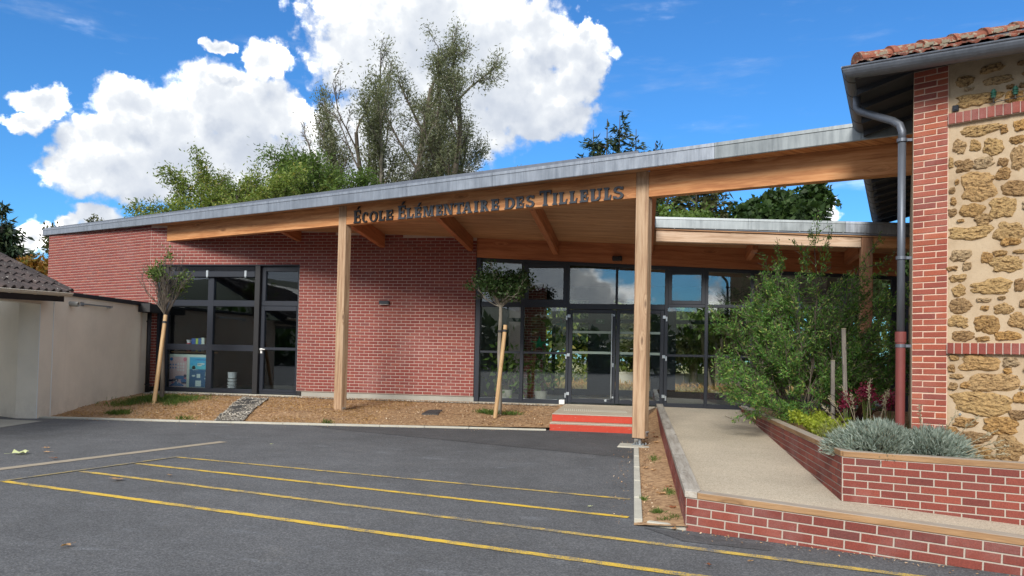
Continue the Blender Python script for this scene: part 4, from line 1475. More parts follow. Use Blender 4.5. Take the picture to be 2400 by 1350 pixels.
mb = MB(); mb.prism([(-11.22, 18.25, 1.478), (-11.06, 18.25, 1.478), (-11.06, 18.33, 1.478), (-11.22, 18.33, 1.478)], [(-11.12, 18.26, 1.70), (-11.06, 18.26, 1.80), (-11.06, 18.32, 1.80), (-11.12, 18.32, 1.70)])
ob('toy_body', mb, solid('toy_red', (.5, .02, .03)), t)
for k in range(4):
    t = root('stacking_bin', (-10.6, 18.45, .5), ['lowest', 'second', 'third', 'top'][k] + ' of the white plastic bins stacked behind the classroom window', 'bin', 'white bins stacked inside the classroom')
    z0 = .55 + k * .085
    mb = MB()
    mb.cyl((-10.58, 18.45, z0), (-10.58, 18.45, z0 + (.055 if k < 3 else .14)), .105, .115, 20)
    ob('bin_body', mb, M['white'], t)
    mb = MB()
    zz = z0 + (.055 if k < 3 else .14)
    mb.cyl((-10.58, 18.45, zz), (-10.58, 18.45, zz + .012), .122, .122, 20)
    ob('bin_rim', mb, M['white'], t)
mb = MB()
for k, x in enumerate((-10.25, -9.95)):
    mb.box(x, x + .25, 22.6, 22.95, .43, 3.2)
t = root('curtain', (-10, 22.8, .43), 'grey curtain hanging at the back of the dark classroom', 'curtain')
for x in (-10.4, -10.05):
    mb = MB()
    pr = []
    n = 14
    for i in range(n + 1):
        pr.append((x + .3 * i / n, 21.8 + .04 * math.sin(i * 2.2)))
    for i in range(n):
        mb.quad((*pr[i], .5), (*pr[i + 1], .5), (*pr[i + 1], 3.3), (*pr[i], 3.3))
    ob('curtain_panel', mb, solid('curtain_grey', (.30, .28, .27)), t, smooth=True)
# paper stars in the lobby
def star(x, y, z, r, mat, lab, tilt):
    mb = MB()
    pts = []
    for k in range(10):
        a = 2 * math.pi * k / 10 + tilt
        rr = r if k % 2 == 0 else r * .38
        pts.append((x + rr * math.cos(a), y, z + rr * math.sin(a) * .8))
    for k in range(10):
        mb.quad((x, y - .05, z), pts[k], pts[(k + 1) % 10])
        mb.quad((x, y + .05, z), pts[(k + 1) % 10], pts[k])
    o = ob('paper_star', mb, mat, None)
    tag(o, lab, 'decoration', 'paper stars in the lobby')
star(-2.55, 18.75, 1.86, .24, solid('star_green', (.02, .30, .14)), 'bright green paper star low behind the entrance glazing', .3)
star(-2.05, 18.75, 1.80, .26, solid('star_olive', (.30, .33, .16)), 'olive paper star behind the glazing beside the entrance door', .1)
star(-2.35, 18.9, 2.42, .22, solid('star_dark', (.10, .13, .03)), 'dark yellow green paper star hanging behind the entrance glazing', .5)
star(-1.98, 18.9, 2.36, .22, solid('star_teal', (.02, .16, .10)), 'dark teal paper star hanging highest beside the entrance door', .7)
# green box of the exit sign above the rear door
t = root('exit_sign', (-.5, 22.1, 2.9), 'small unlit green exit sign above the far lobby door', 'sign')
ob('sign_box', (lambda m: (m.box(-1.35, -1.12, 21.9, 21.96, 2.52, 2.64), m)[-1])(MB()), solid('exit_green', (.02, .12, .06)), t)
flat('sign_arrow', [[(-1.30, 2.56), (-1.24, 2.56), (-1.24, 2.60), (-1.30, 2.60)], [(-1.22, 2.545), (-1.16, 2.58), (-1.22, 2.615)]], 21.898, solid('exit_white', (.5, .62, .5)), t)

# ------------------------------------------------------------------ sign letters on the beam
LET = [('E', 6.693, 6.897, 1, 1), ('C', 6.937, 7.104, 0, 0), ('O', 7.144, 7.374, 0, 0), ('L', 7.4, 7.575, 0, 0), ('E', 7.6, 7.798, 0, 0), ('E', 7.927, 8.129, 1, 1), ('L', 8.151, 8.335, 0, 0), ('E', 8.359, 8.537, 0, 1), ('M', 8.585, 8.852, 0, 0), ('E', 8.901, 9.07, 0, 0), ('N', 9.101, 9.319, 0, 0), ('T', 9.349, 9.574, 0, 0), ('A', 9.559, 9.764, 0, 0), ('I', 9.821, 9.913, 0, 0), ('R', 9.962, 10.144, 0, 0), ('E', 10.21, 10.392, 0, 0), ('D', 10.511, 10.734, 0, 0), ('E', 10.759, 10.931, 0, 0), ('S', 10.975, 11.151, 0, 0), ('T', 11.256, 11.493, 1, 0), ('I', 11.526, 11.616, 0, 0), ('L', 11.651, 11.82, 0, 0), ('L', 11.862, 12.016, 0, 0), ('E', 12.064, 12.231, 0, 0), ('U', 12.267, 12.476, 0, 0), ('L', 12.522, 12.661, 0, 0), ('S', 12.696, 12.887, 0, 0)]
def strokes(ch, w, h):
    """polygons of a bold slab letter in a w by h box"""
    t, n = .060, .034                      # stem and thin stroke
    q_ = []
    rc_ = lambda a, b, c, d: q_.append([(a, c), (b, c), (b, d), (a, d)])
    sf = .022
    def stem(x, serif=True, l=.018, r=.018):
        rc_(x, x + t, 0, h)
        if serif:
            q_.append([(x - l, 0), (x + t + r, 0), (x + t + r, n * .55), (x + t, n), (x, n), (x - l, n * .55)])
            q_.append([(x - l, h - n * .55), (x, h - n), (x + t, h - n), (x + t + r, h - n * .55), (x + t + r, h), (x - l, h)])
    def arc(cx, cz, rx, rz, a0, a1, t0=.05, t1=.026, k=18):
        for i in range(k):
            b0, b1 = a0 + (a1 - a0) * i / k, a0 + (a1 - a0) * (i + 1) / k
            f = lambda b: (t1 + (t0 - t1) * abs(math.cos(b)))
            q_.append([(cx + rx * math.cos(b0), cz + rz * math.sin(b0)), (cx + rx * math.cos(b1), cz + rz * math.sin(b1)),
                       (cx + (rx - f(b1)) * math.cos(b1), cz + (rz - f(b1) * .8) * math.sin(b1)), (cx + (rx - f(b0)) * math.cos(b0), cz + (rz - f(b0) * .8) * math.sin(b0))])
    pi = math.pi
    if ch in 'EL':
        stem(.018)
        rc_(.05, w - .012, 0, n)
        q_.append([(w - .04, n), (w - .012, n), (w, n + .05), (w - .016, n + .05)])
        if ch == 'E':
            rc_(.05, w - .02, h - n, h)
            q_.append([(w - .045, h - n), (w - .018, h - n), (w - .010, h - n - .045), (w - .024, h - n - .045)])
            rc_(.05, w - .055, h * .5 - n * .45, h * .5 + n * .45)
            rc_(w - .06, w - .042, h * .5 - .034, h * .5 + .034)
    elif ch == 'I':
        stem(w / 2 - t / 2)
    elif ch == 'T':
        stem(w / 2 - t / 2, False)
        q_.append([(w / 2 - t / 2 - .022, 0), (w / 2 + t / 2 + .022, 0), (w / 2 + t / 2 + .022, n * .55), (w / 2 + t / 2, n), (w / 2 - t / 2, n), (w / 2 - t / 2 - .022, n * .55)])
        rc_(0, w, h - n, h)
        for a in (0, w - .02):
            rc_(a, a + .02, h - n - .038, h - n)
    elif ch == 'O':
        arc(w / 2, h / 2, w / 2, h / 2 + .004, 0, 2 * pi, .055, .026, 32)
    elif ch == 'C':
        arc(w * .56, h / 2, w * .56, h / 2 + .004, .32 * pi, 1.68 * pi, .055, .026, 26)
        rc_(w * .80, w * .80 + .024, h * .66, h * .90)
    elif ch == 'D':
        stem(.018)
        arc(w * .42, h / 2, w * .58, h / 2, -pi / 2, pi / 2, .055, .028, 20)
        rc_(.05, w * .43, 0, .027); rc_(.05, w * .43, h - .027, h)
    elif ch == 'R':
        stem(.018)
        arc(w * .45, h * .74, w * .40, h * .26, -pi / 2, pi / 2, .05, .026, 16)
        rc_(.05, w * .46, h - .026, h); rc_(.05, w * .46, h * .48, h * .48 + .026)
        q_.append([(w * .42, h * .49), (w * .42 + .055, h * .49), (w + .012, 0), (w - .05, 0)])
    elif ch == 'S':
        arc(w * .5, h * .735, w * .46, h * .272, .10 * pi, 1.22 * pi, .050, .03, 18)
        arc(w * .5, h * .265, w * .49, h * .272, -.90 * pi, .28 * pi, .050, .03, 18)
        q_.append([(w * .10, h * .60), (w * .28, h * .50), (w * .92, h * .36), (w * .78, h * .52), (w * .3, h * .66)])
        rc_(w * .84, w * .84 + .02, h * .74, h * .97)
        rc_(.0, .02, h * .03, h * .27)
    elif ch == 'U':
        stem(.016, False); rc_(-.004, .09, h - n * .8, h)
        rc_(w - .05, w - .020, h * .3, h); rc_(w - .075, w + .004, h - n * .8, h)
        arc(w / 2 - .003, h * .32, w / 2 - .016, h * .32, -pi, 0, .052, .034, 18)
    elif ch == 'A':
        q_.append([(.0, 0), (.032, 0), (w * .5 + .012, h), (w * .5 - .02, h)])
        q_.append([(w - .068, 0), (w - .008, 0), (w * .5 + .03, h), (w * .5 - .025, h)])
        rc_(w * .28, w * .66, h * .30, h * .30 + .024)
        rc_(-.018, .062, 0, n * .7); rc_(w - .092, w + .012, 0, n * .7)
    elif ch == 'M':
        rc_(.016, .046, 0, h); rc_(w - .068, w - .018, 0, h)
        q_.append([(.03, h), (.085, h), (w * .5 + .02, h * .08), (w * .5 - .026, h * .08)])
        q_.append([(w - .05, h), (w - .085, h), (w * .5 - .014, h * .08), (w * .5 + .02, h * .08)])
        for a, b, z in ((-.006, .068, 0), (w - .09, w + .002, 0), (-.006, .06, h - n * .7), (w - .06, w + .002, h - n * .7)):
            rc_(a, b, z, z + n * .7)
    elif ch == 'N':
        rc_(.014, .042, 0, h); rc_(w - .046, w - .018, 0, h)
        q_.append([(.014, h), (.075, h), (w - .018, 0), (w - .075, 0)])
        for a, b, z in ((-.008, .066, 0), (-.012, .05, h - n * .7), (w - .072, w + .006, h - n * .7)):
            rc_(a, b, z, z + n * .7)
    return q_
sign = root('sign_lettering', F(9.7, -.03, 4.2), 'school name in dark raised serif capitals along the front timber beam', 'sign')
for k, (ch, a, b, big, acc_) in enumerate(LET):
    w, h = b - a, (.270 if big else .210)
    pl = strokes(ch, w, h)
    if acc_:
        ax = w * .45
        pl.append([(ax, h + .018), (ax + .026, h + .018), (ax + .085, h + .080), (ax + .035, h + .080)])
    mb = MB()
    for i, poly in enumerate(pl):
        dep = -.030 - .0004 * (i % 9) - .0001 * (i % 4)
        base = zbeam(a) + .006
        lo = [F(a + u, -.004, base + v - .0105 * u) for u, v in poly]
        hi = [F(a + u, dep, base + v - .0105 * u) for u, v in poly]
        nrm = sum(((poly[j][0] * poly[(j + 1) % len(poly)][1] - poly[(j + 1) % len(poly)][0] * poly[j][1]) for j in range(len(poly))))
        if nrm > 0: mb.prism(lo[::-1], hi[::-1]) if False else mb.prism(lo, hi)
        else: mb.prism(lo[::-1], hi[::-1])
    o = ob('letter', mb, M['letter_dark_reflection'] if k < 5 else M['letter'], sign)  # first five letters carry the painted dark reflection
    bm = bmesh.new(); bm.from_mesh(o.data); bmesh.ops.recalc_face_normals(bm, faces=bm.faces); bm.to_mesh(o.data); bm.free()
# ------------------------------------------------------------------ entrance steps
st = root('entrance_steps', (-1, 15, .1), 'two red painted steps with beige treads leading up to the glazed entrance', 'steps')
xl, xr = -1.735, -.175
mb = MB()
mb.prism([(xl, 14.835, .08), (xr, 14.80, .08), (.30, 17.85, .08), (xl - .05, 17.85, .08)], [(xl, 14.835, .437), (xr, 14.80, .437), (.30, 17.85, .445), (xl - .05, 17.85, .445)])
ob('landing', mb, M['ramp'], st, bevel=.006)
mb = MB()
mb.obox((xl, 14.822, .292), (xr - xl, -.035, 0), (0, .010, 0), (0, 0, .128))
ob('riser', mb, M['red_paint'], st, bevel=.002)
mb = MB()
mb.obox((xl - .012, 14.57, .08), (xr - xl + .02, -.035, 0), (0, .25, 0), (0, 0, .205))
ob('tread', mb, M['ramp'], st, bevel=.005)
mb = MB()
mb.obox((xl - .014, 14.556, .09), (xr - xl + .024, -.035, 0), (0, .012, 0), (0, 0, .165))
ob('riser', mb, M['red_paint'], st, bevel=.002)
mb = MB()
for z, y in ((.425, 14.825), (.27, 14.562)):
    mb.obox((xl, y - .004, z), (xr - xl, -.035, 0), (0, .03, 0), (0, 0, .012))
ob('nosing', mb, M['concrete'], st)
for k in range(31):
    t = k / 30
    x, y = -1.60 + 1.27 * t, 15.72 - .17 * t
    m_ = MB()
    m_.obox((x, y, .4415), (.024, 0, 0), (-.045, .50, 0), (0, 0, .006))
    ob('tactile_bar', m_, bpy.data.materials.get('tactile_white') or solid('tactile_white', (.60, .58, .48)), st)
ds = root('door_stop', (-1.86, 17.86, .44), 'small white metal box at the left foot of the entrance door', 'door stop')
ob('stop_body', (lambda m: (m.box(-1.93, -1.80, 17.78, 17.9, .43, .54), m)[-1])(MB()), M['white'], ds, bevel=.015, seg=2)

# inspection cover in the bed
cv = root('inspection_cover', (-4.4, 15.75, .28), 'black square cover plate lying in the planted bed left of the second young tree', 'cover')
pts = [(-4.518, 15.307), (-4.176, 15.389), (-4.302, 16.199), (-4.608, 16.125)]
mb = MB()
mb.prism([(x, y, bed_z(x, y) - .03) for x, y in pts], [(x, y, bed_z(x, y) + .025) for x, y in pts])
ob('cover_frame', mb, M['cast'], cv, bevel=.01)
mb = MB()
a, b, c_, d_ = [Vector((x, y, bed_z(x, y) + .026)) for x, y in pts]
for i in range(5):
    for j in range(7):
        p = (a.lerp(b, .12 + i * .16)).lerp(d_.lerp(c_, .12 + i * .16), .1 + j * .12)
        mb.obox(p, (b - a) * .09, (d_ - a) * .07, (0, 0, .006))
ob('cover_lid', mb, M['cast'], cv)

# ------------------------------------------------------------------ ramp and its walls
def ramp_z(x, y):
    return min(.445, -.07 + .0305 * y - .024 * x)
mb = MB()
FD = Vector((.943877, -.330296, 0))
A0 = Vector((.384, 6.831, 0))
xs_ = [(y, .45 + (y < 7) * 0, 2.25) for y in (17.95, 16, 14, 12, 10, 8.35, 7.4)]
for (y0, a0, b0), (y1, a1, b1) in zip(xs_[:-1], xs_[1:]):
    mb.quad((a0, y0, ramp_z(a0, y0)), (a1, y1, ramp_z(a1, y1)), (b1, y1, ramp_z(b1, y1)), (b0, y0, ramp_z(b0, y0)))
q_ = [Vector((.45, 7.4, 0)), A0 + FD * .08 + Vector((.03, .1, 0)), A0 + FD * 5 + Vector((.05, .12, 0)), Vector((2.2, 8.42, 0)) + FD * 5, Vector((2.25, 8.5, 0)), Vector((2.25, 7.4, 0))]
mb.quad(*[(p.x, p.y, ramp_z(p.x, p.y) - .001) for p in q_])
struct('ramp', mb, M['ramp'])

ramp_wall = root('ramp_wall', (1, 9, .1), 'low brick wall with weathered timber coping along the outer edge of the ramp', 'wall')
def coping(name, a, b, w, th, za, zb, mat, parent, side=1, over=.012):
    """board on a wall between plan points a and b, w wide to the inner side"""
    a, b = Vector((a[0], a[1], 0)), Vector((b[0], b[1], 0))
    d = (b - a).normalized()
    n = Vector((-d.y, d.x, 0)) * side
    a0 = a - n * over
    b0 = b - n * over
    mb = MB()
    lo = [a0 + Vector((0, 0, za - th)), b0 + Vector((0, 0, zb - th)), b0 + n * w + Vector((0, 0, zb - th)), a0 + n * w + Vector((0, 0, za - th))]
    mb.prism(lo, [p + Vector((0, 0, th)) for p in lo])
    bm_ = ob(name, mb, mat, parent, frame=frame_of(lo[0], b - a), bevel=.004)
    return bm_
def low_wall(name, a, b, th, z0a, z0b, z1a, z1b, nrow, parent, limit, zb_top=None, side=1, shift=0., mat='ramp_brick', start=.0):
    a, b = Vector((a[0], a[1], 0)), Vector((b[0], b[1], 0))
    d = (b - a).normalized()
    n = Vector((-d.y, d.x, 0)) * side
    L = (b - a).length
    mb = MB()
    lo = [a + Vector((0, 0, z0a)), b + Vector((0, 0, z0b)), b + n * th + Vector((0, 0, z0b)), a + n * th + Vector((0, 0, z0a))]
    hi = [a + Vector((0, 0, z1a)), b + Vector((0, 0, z1b)), b + n * th + Vector((0, 0, z1b)), a + n * th + Vector((0, 0, z1a))]
    mb.prism(lo, hi)
    wall = ob(name, mb, M['mortar_grey'], parent)
    ch = .0752
    # rows hang from the coping down, following its slope
    sl = (z1b - z1a) / L
    items = []
    for r in range(nrow):
        x = start - (.2327 / 2 if r % 2 else 0) - shift
        while x < L:
            s, e = max(x, start), min(x + .2327, L - .004)
            x += .2327
            if e - s < .035: continue
            m = (s + e) / 2
            z = z1a + sl * m - (r + .5) * ch - .004
            if z + ch * .45 < z0a + (z0b - z0a) * m / L - .0: continue
            p = a + d * m
            f = frame_of((p.x, p.y, z), (d.x, d.y, sl)) if side == 1 else frame_of((p.x, p.y, z), (-d.x, -d.y, -sl))
            items.append((f, e - s))
    lay('brick', items, .0125, .0625, .007, M[mat], wall, limit, rough=0)
    return wall
B0 = A0 + FD * 4.4
low_wall('front_run', A0, B0, .11, .0, .0, .350, .350 - .033 * 4.4, 5, ramp_wall, 90, shift=.13)
# outer face towards the bed: runs back to the school, seen edge on
LW = Vector((.315, 17.60, 0))
low_wall('side_run', LW, A0, .11, .10, .0, .475, .350, 5, ramp_wall, 200, shift=.03)
cp = coping('coping', A0 + FD * .10 + Vector((.0, .0, 0)), B0, .135, .055, .405 - .0033, .405 - .033 * 4.4, M['coping'], ramp_wall)
k = 0
p0, p1 = LW, A0
for t0, t1 in ((0, .26), (.26, .52), (.52, .78), (.78, .992)):
    a, b = p0.lerp(p1, t0), p0.lerp(p1, t1 - .0003)
    z = lambda t: .530 + (.405 - .530) * t
    coping('coping', a, b, .140, .055, z(t0), z(t1), M['coping_grey'], ramp_wall)
# mitred corner piece
mb = MB()
a = p0.lerp(p1, .9925)
n = Vector((.140 - .012, 0, 0))
lo = [a + Vector((-.012, 0, .352)), A0 + Vector((-.012, -.014, .352)), A0 + FD * .098 + Vector((-.004, -.012, .349)), A0 + FD * .095 + Vector((.045, .125, .349)), a + Vector((.128, 0, .352))]
mb.prism(lo, [p + Vector((0, 0, .055)) for p in lo])
ob('coping', mb, M['coping_grey'], ramp_wall, frame=frame_of(lo[0], (0, -1, 0)), bevel=.003)

planter_wall = root('planter_wall', (2.05, 9, .2), 'taller brick wall with timber coping between the ramp and the planted bed', 'wall')
K = Vector((2.017, 8.296, 0))
KE = K + FD * 4.2
KB = Vector((2.16, 17.62, 0))
low_wall('front_run', K, KE, .11, .05, -.02, .586, .606, 8, planter_wall, 110, shift=.11)
low_wall('side_run', KB, K, .11, .40, .12, .480, .586, 7, planter_wall, 190, shift=.06)
coping('coping', K + FD * .008, KE, .13, .060, .646, .668, M['coping'], planter_wall)
for t0, t1 in ((0, .3), (.3, .62), (.62, .86), (.86, .998)):
    a, b = KB.lerp(K, t0), KB.lerp(K, t1 - .0004)
    z = lambda t: .540 + (.646 - .540) * t
    coping('coping', a, b, .13, .060, z(t0), z(t1), M['coping'] if t0 > .25 else M['coping_grey'], planter_wall)

# soil of the planter
mb = MB()
for i in range(24):
    y0, y1 = 8.2 + 9.6 * i / 24, 8.2 + 9.6 * (i + 1) / 24
    for j in range(8):
        def pt(u, y):
            xa = 2.12
            xb = 5.9
            x = xa + (xb - xa) * u
            yy = max(y, K.y + (x - K.x) * FD.y / FD.x + .08) if y < 9.5 else y
            return (x, yy, .50 + .045 * math.sin(x * 3) * math.sin(y * 2.3) + .03 * mnoise.noise((x * 3, yy * 3, 0)))
        mb.quad(pt(j / 8, y0), pt((j + 1) / 8, y0), pt((j + 1) / 8, y1), pt(j / 8, y1))
struct('planter_soil', mb, M['soil'], smooth=True)
# ------------------------------------------------------------------ the old stone building
PC = Vector((2.904, 9.007, 0))
SD = Vector((.84056, -.54172, 0))          # along the front, to the right
SN = Vector((-.54172, -.84056, 0))         # out of the front wall, towards the camera
SB = Vector((.29952, .95409, 0))           # along its left side, away from the camera
SL = Vector((-.95409, .29952, 0))          # out of the left side
def Q(a, o=0., z=0.):
    p = PC + SD * a + SN * o
    return Vector((p.x, p.y, z))
old = root('old_building', (3, 9, .3), 'old house of rough ochre stone with red brick corner, hipped tile roof and grey gutters', 'house')
LEN = 6.0
mb = MB()
mb.obox(Q(.345, -.30, .1), SD * LEN, SN * .30, (0, 0, 4.75))
sw = ob('stone_wall', mb, M['old_render'], old)
mb = MB()
mb.obox(Q(0, -.30, .1), SD * .345, SN * .310, (0, 0, 4.75))
pier = ob('brick_corner', mb, M['mortar_old'], old)
items = []
for r in range(70):
    z = .30 + (r + .5) * .0667
    if z > 4.83: break
    if r % 2: segs = [(0, .110), (.110, .345)]
    else: segs = [(0, .233), (.233, .345)]
    for a, b in segs:
        p = Q((a + b) / 2, .010, z + rnd.uniform(-.002, .002))
        f = frame_of(p, SD) @ Matrix.Rotation(rnd.uniform(-.006, .006), 4, 'Y')
        items.append((f, b - a))
lay('brick', items, .0125, .0545, .007, M['old_brick'], pier, 300, rough=.003, variants=1)
for it in [o for o in pier.children if not o.get('kind')]:
    pass
# left side of the corner and of the house
mb = MB()
mb.obox(PC + Vector((0, 0, .1)) - SD * 0, SB * 9.1, -SL * .3, (0, 0, 4.75))
ob('side_wall', mb, M['old_render'], old)
def band(z0, z1, proud=.055):
    mb = MB()
    mb.obox(Q(.347, 0, z0), SD * (LEN - .01), SN * proud * .8, (0, 0, z1 - z0))
    bw = ob('brick_band', mb, M['mortar'], old)
    its = []
    x = .349
    while x < 3.0:
        w = rnd.uniform(.069, .076)
        f = frame_of(Q(x + w / 2, proud * .8, (z0 + z1) / 2 + rnd.uniform(-.003, .003)), SD)
        its.append((f, w))
        x += w
    lay('brick', its, .011, z1 - z0 - .002, .010, M['band_brick'], bw, 60, rough=.002)
band(4.118, 4.232)
band(1.664, 1.777)

STONES = [(0.622, 4.005, 0.351, 0.118), (0.855, 3.983, 0.067, 0.084), (0.991, 3.994, 0.104, 0.114), (0.442, 3.87, 0.124, 0.163), (0.597, 3.855, 0.097, 0.118), (0.757, 3.817, 0.167, 0.169), (0.965, 3.854, 0.139, 0.083), (0.975, 3.655, 0.13, 0.259), (0.371, 3.708, 0.048, 0.12), (0.485, 3.663, 0.161, 0.13), (0.657, 3.663, 0.211, 0.112), (0.843, 3.645, 0.098, 0.084), (0.848, 3.523, 0.142, 0.115), (0.625, 3.417, 0.295, 0.277), (0.94, 3.359, 0.218, 0.156), (0.382, 3.412, 0.058, 0.065), (0.392, 3.291, 0.062, 0.092), (0.383, 3.173, 0.086, 0.082), (0.843, 3.173, 0.249, 0.209), (0.562, 3.185, 0.224, 0.15), (0.673, 3.066, 0.165, 0.117), (0.542, 2.94, 0.374, 0.139), (0.915, 2.926, 0.263, 0.187), (0.911, 2.813, 0.158, 0.083), (0.465, 2.706, 0.189, 0.118), (0.527, 2.589, 0.084, 0.096), (0.706, 2.667, 0.1, 0.116), (0.827, 2.705, 0.124, 0.063), (0.888, 2.586, 0.29, 0.156), (0.443, 2.465, 0.142, 0.075), (0.736, 2.36, 0.361, 0.147), (0.99, 2.369, 0.078, 0.133), (0.448, 2.336, 0.114, 0.118), (0.472, 2.169, 0.198, 0.171), (0.686, 2.142, 0.073, 0.053), (0.847, 2.132, 0.159, 0.114), (1.013, 2.179, 0.043, 0.082), (0.459, 2.003, 0.189, 0.118), (0.713, 1.968, 0.226, 0.178), (0.978, 2.006, 0.156, 0.164), (0.483, 1.858, 0.216, 0.117), (0.673, 1.821, 0.127, 0.053), (0.882, 1.852, 0.228, 0.103), (0.404, 1.624, 0.095, 0.054), (0.64, 1.565, 0.357, 0.168), (0.919, 1.587, 0.144, 0.113), (0.39, 1.506, 0.067, 0.075), (0.893, 1.494, 0.074, 0.062), (0.429, 1.427, 0.133, 0.048), (0.766, 1.371, 0.42, 0.177), (0.401, 1.324, 0.086, 0.08), (0.523, 1.334, 0.089, 0.069), (0.657, 1.152, 0.519, 0.251), (0.998, 1.222, 0.103, 0.112), (0.981, 1.058, 0.146, 0.102), (0.524, 0.943, 0.237, 0.106), (0.823, 0.929, 0.292, 0.155), (0.403, 0.848, 0.104, 0.075), (0.58, 0.789, 0.295, 0.137), (0.92, 0.707, 0.261, 0.235), (0.654, 0.639, 0.227, 0.125), (0.451, 0.692, 0.113, 0.064), (1.015, 1.335, 0.043, 0.041), (0.509, 4.562, 0.171, 0.098), (0.793, 4.506, 0.245, 0.086), (0.617, 4.341, 0.403, 0.136), (0.947, 4.3, 0.159, 0.123), (0.743, 4.643, 0.206, 0.077)]
# more of the same further along, beyond the picture's edge
for k in range(500):
    c_ = (rnd.uniform(1.2, 4.6), rnd.choice((rnd.uniform(.4, 1.56), rnd.uniform(1.88, 4.03), rnd.uniform(4.32, 4.6))), rnd.uniform(.09, .30), rnd.uniform(.07, .17))
    if all(abs(c_[0] - o[0]) > (c_[2] + o[2]) * .54 or abs(c_[1] - o[1]) > (c_[3] + o[3]) * .56 for o in STONES):
        STONES.append(c_)
for k in range(1500):
    c_ = (rnd.uniform(.38, 1.25), rnd.choice((rnd.uniform(.5, 1.60), rnd.uniform(1.84, 4.06), rnd.uniform(4.30, 4.64))), rnd.uniform(.035, .13), rnd.uniform(.03, .085))
    if all(abs(c_[0] - o[0]) > (c_[2] + o[2]) * .56 + .006 or abs(c_[1] - o[1]) > (c_[3] + o[3]) * .56 + .006 for o in STONES):
        STONES.append(c_)
STONES = STONES[:300]
def stone_mesh(w, h, seed):
    NA, NR = 26, 6
    vs, fs = [], []
    vs.append((0, -.022, 0))
    rr = []
    for i in range(NA):
        a = 2 * math.pi * i / NA
        e = (abs(math.cos(a)) ** 3.0 + abs(math.sin(a)) ** 3.0) ** (-1 / 3.0)
        rr.append(e * (1 + .40 * mnoise.noise((math.cos(a) * 1.2 + seed * 3.1, math.sin(a) * 1.2, seed)) + .20 * mnoise.noise((math.cos(a) * 4, math.sin(a) * 4 + seed, seed))))
    for j in range(1, NR + 1):
        t = j / NR
        for i in range(NA):
            a = 2 * math.pi * i / NA
            x, z = w / 2 * rr[i] * t * math.cos(a), h / 2 * rr[i] * t * math.sin(a)
            ns = mnoise.noise((x * 28 + seed, z * 40, seed)) * .020 + mnoise.noise((x * 70, z * 90 + seed, 2)) * .012
            y = -(.024 * (1 - t ** 5)) - (ns if t < .95 else 0)
            if j == NR: y = .012
            vs.append((x, y, z))
    for i in range(NA):
        k = (i + 1) % NA
        fs.append((0, 1 + i, 1 + k))
        for j in range(NR - 1):
            fs.append((1 + j * NA + i, 1 + (j + 1) * NA + i, 1 + (j + 1) * NA + k, 1 + j * NA + k))
    me = bpy.data.meshes.new('stone')
    me.from_pydata(vs, [], fs)
    me.materials.append(M['stone'])
    return me
for k, (a, z, w, h) in enumerate(STONES):
    link('stone', stone_mesh(w * 1.12, h * 1.12, k * 1.7 + .3), sw, frame_of(Q(a, .002, z), SD))
# small wall fittings
ob('sensor_box', (lambda m: (m.obox(Q(.385, .0, 4.255), SD * .058, SN * .035, (0, 0, .062)), m.obox(Q(.396, .035, 4.266), SD * .036, SN * .006, (0, 0, .04)), m)[-1])(MB()), M['frame'], old, bevel=.006)
for a, z in ((.771, 4.345), (.962, 4.338)):
    mb = MB()
    for r, z0, z1 in ((.022, -.035, -.01), (.03, -.01, .0), (.018, .0, .012), (.028, .012, .03), (.018, .03, .05)):
        mb.cyl(Q(a, .07, z + z0), Q(a, .07, z + z1), r, r * .92, 12)
    ob('insulator', mb, M['glass_green'], old, smooth=False)
    mb = MB()
    mb.tube([Q(a, -.01, z - .07), Q(a, .07, z - .07), Q(a, .07, z - .03)], .006, 6)
    ob('insulator_hook', mb, M['cast'], old)
mb = MB()
mb.tube([Q(.73, .05, 4.262), Q(.85, .06, 4.268), Q(.98, .06, 4.275), Q(1.2, .05, 4.28)], .004, 6)
mb.tube([Q(.77, .09, 4.33), Q(.79, .09, 4.29), Q(.86, .08, 4.262), Q(.88, .08, 4.24), Q(.85, .08, 4.235)], .003, 6)
ob('old_wire', mb, M['cast'], old)
mb = MB()
mb.cyl(Q(.470, 0, 1.03), Q(.470, .02, 1.03), .012, n=10)
ob('anchor', mb, M['steel'], old)

# roof: hipped, tiles over dark boards
OV = .45
ZG = 4.815
EC = PC + SN * OV - SD * .48               # eaves corner in plan
def eave_z(a): return ZG - .068 * max(0, a + .48)
PIT = math.tan(R(18))
INN = -SN
mb = MB()
# dark boarded underside with rafter tails
c0 = Vector((EC.x, EC.y, ZG - .12))
mb.prism([c0, c0 + SD * 7, c0 + SD * 7 + INN * .6 + Vector((0, 0, .16)), c0 + INN * .9 + SD * .5 + Vector((0, 0, .16))],
         [c0 + Vector((0, 0, .02)), c0 + SD * 7 + Vector((0, 0, .02)), c0 + SD * 7 + INN * .6 + Vector((0, 0, .18)), c0 + INN * .9 + SD * .5 + Vector((0, 0, .18))])
mb.prism([c0, c0 + INN * .2 + SD * .9 + Vector((0, 0, .16)), c0 + SB * 9 + SD * .9 + Vector((0, 0, .0)), c0 + SB * 9 + Vector((0, 0, -.17))],
         [c0 + Vector((0, 0, .021)), c0 + INN * .2 + SD * .9 + Vector((0, 0, .181)), c0 + SB * 9 + SD * .9 + Vector((0, 0, .021)), c0 + SB * 9 + Vector((0, 0, -.149))])
ob('eaves_boarding', mb, M['dark_wood'], old)
for k in range(16):
    a = EC + SB * (.35 + k * .55)
    mb = MB()
    o_ = Vector((a.x, a.y, ZG - .19 - .019 * (.35 + k * .55)))
    mb.obox(o_, SB * .07, SD * .60 + Vector((0, 0, .13)), (0, 0, .07))
    ob('rafter_tail', mb, M['dark_wood'], old)
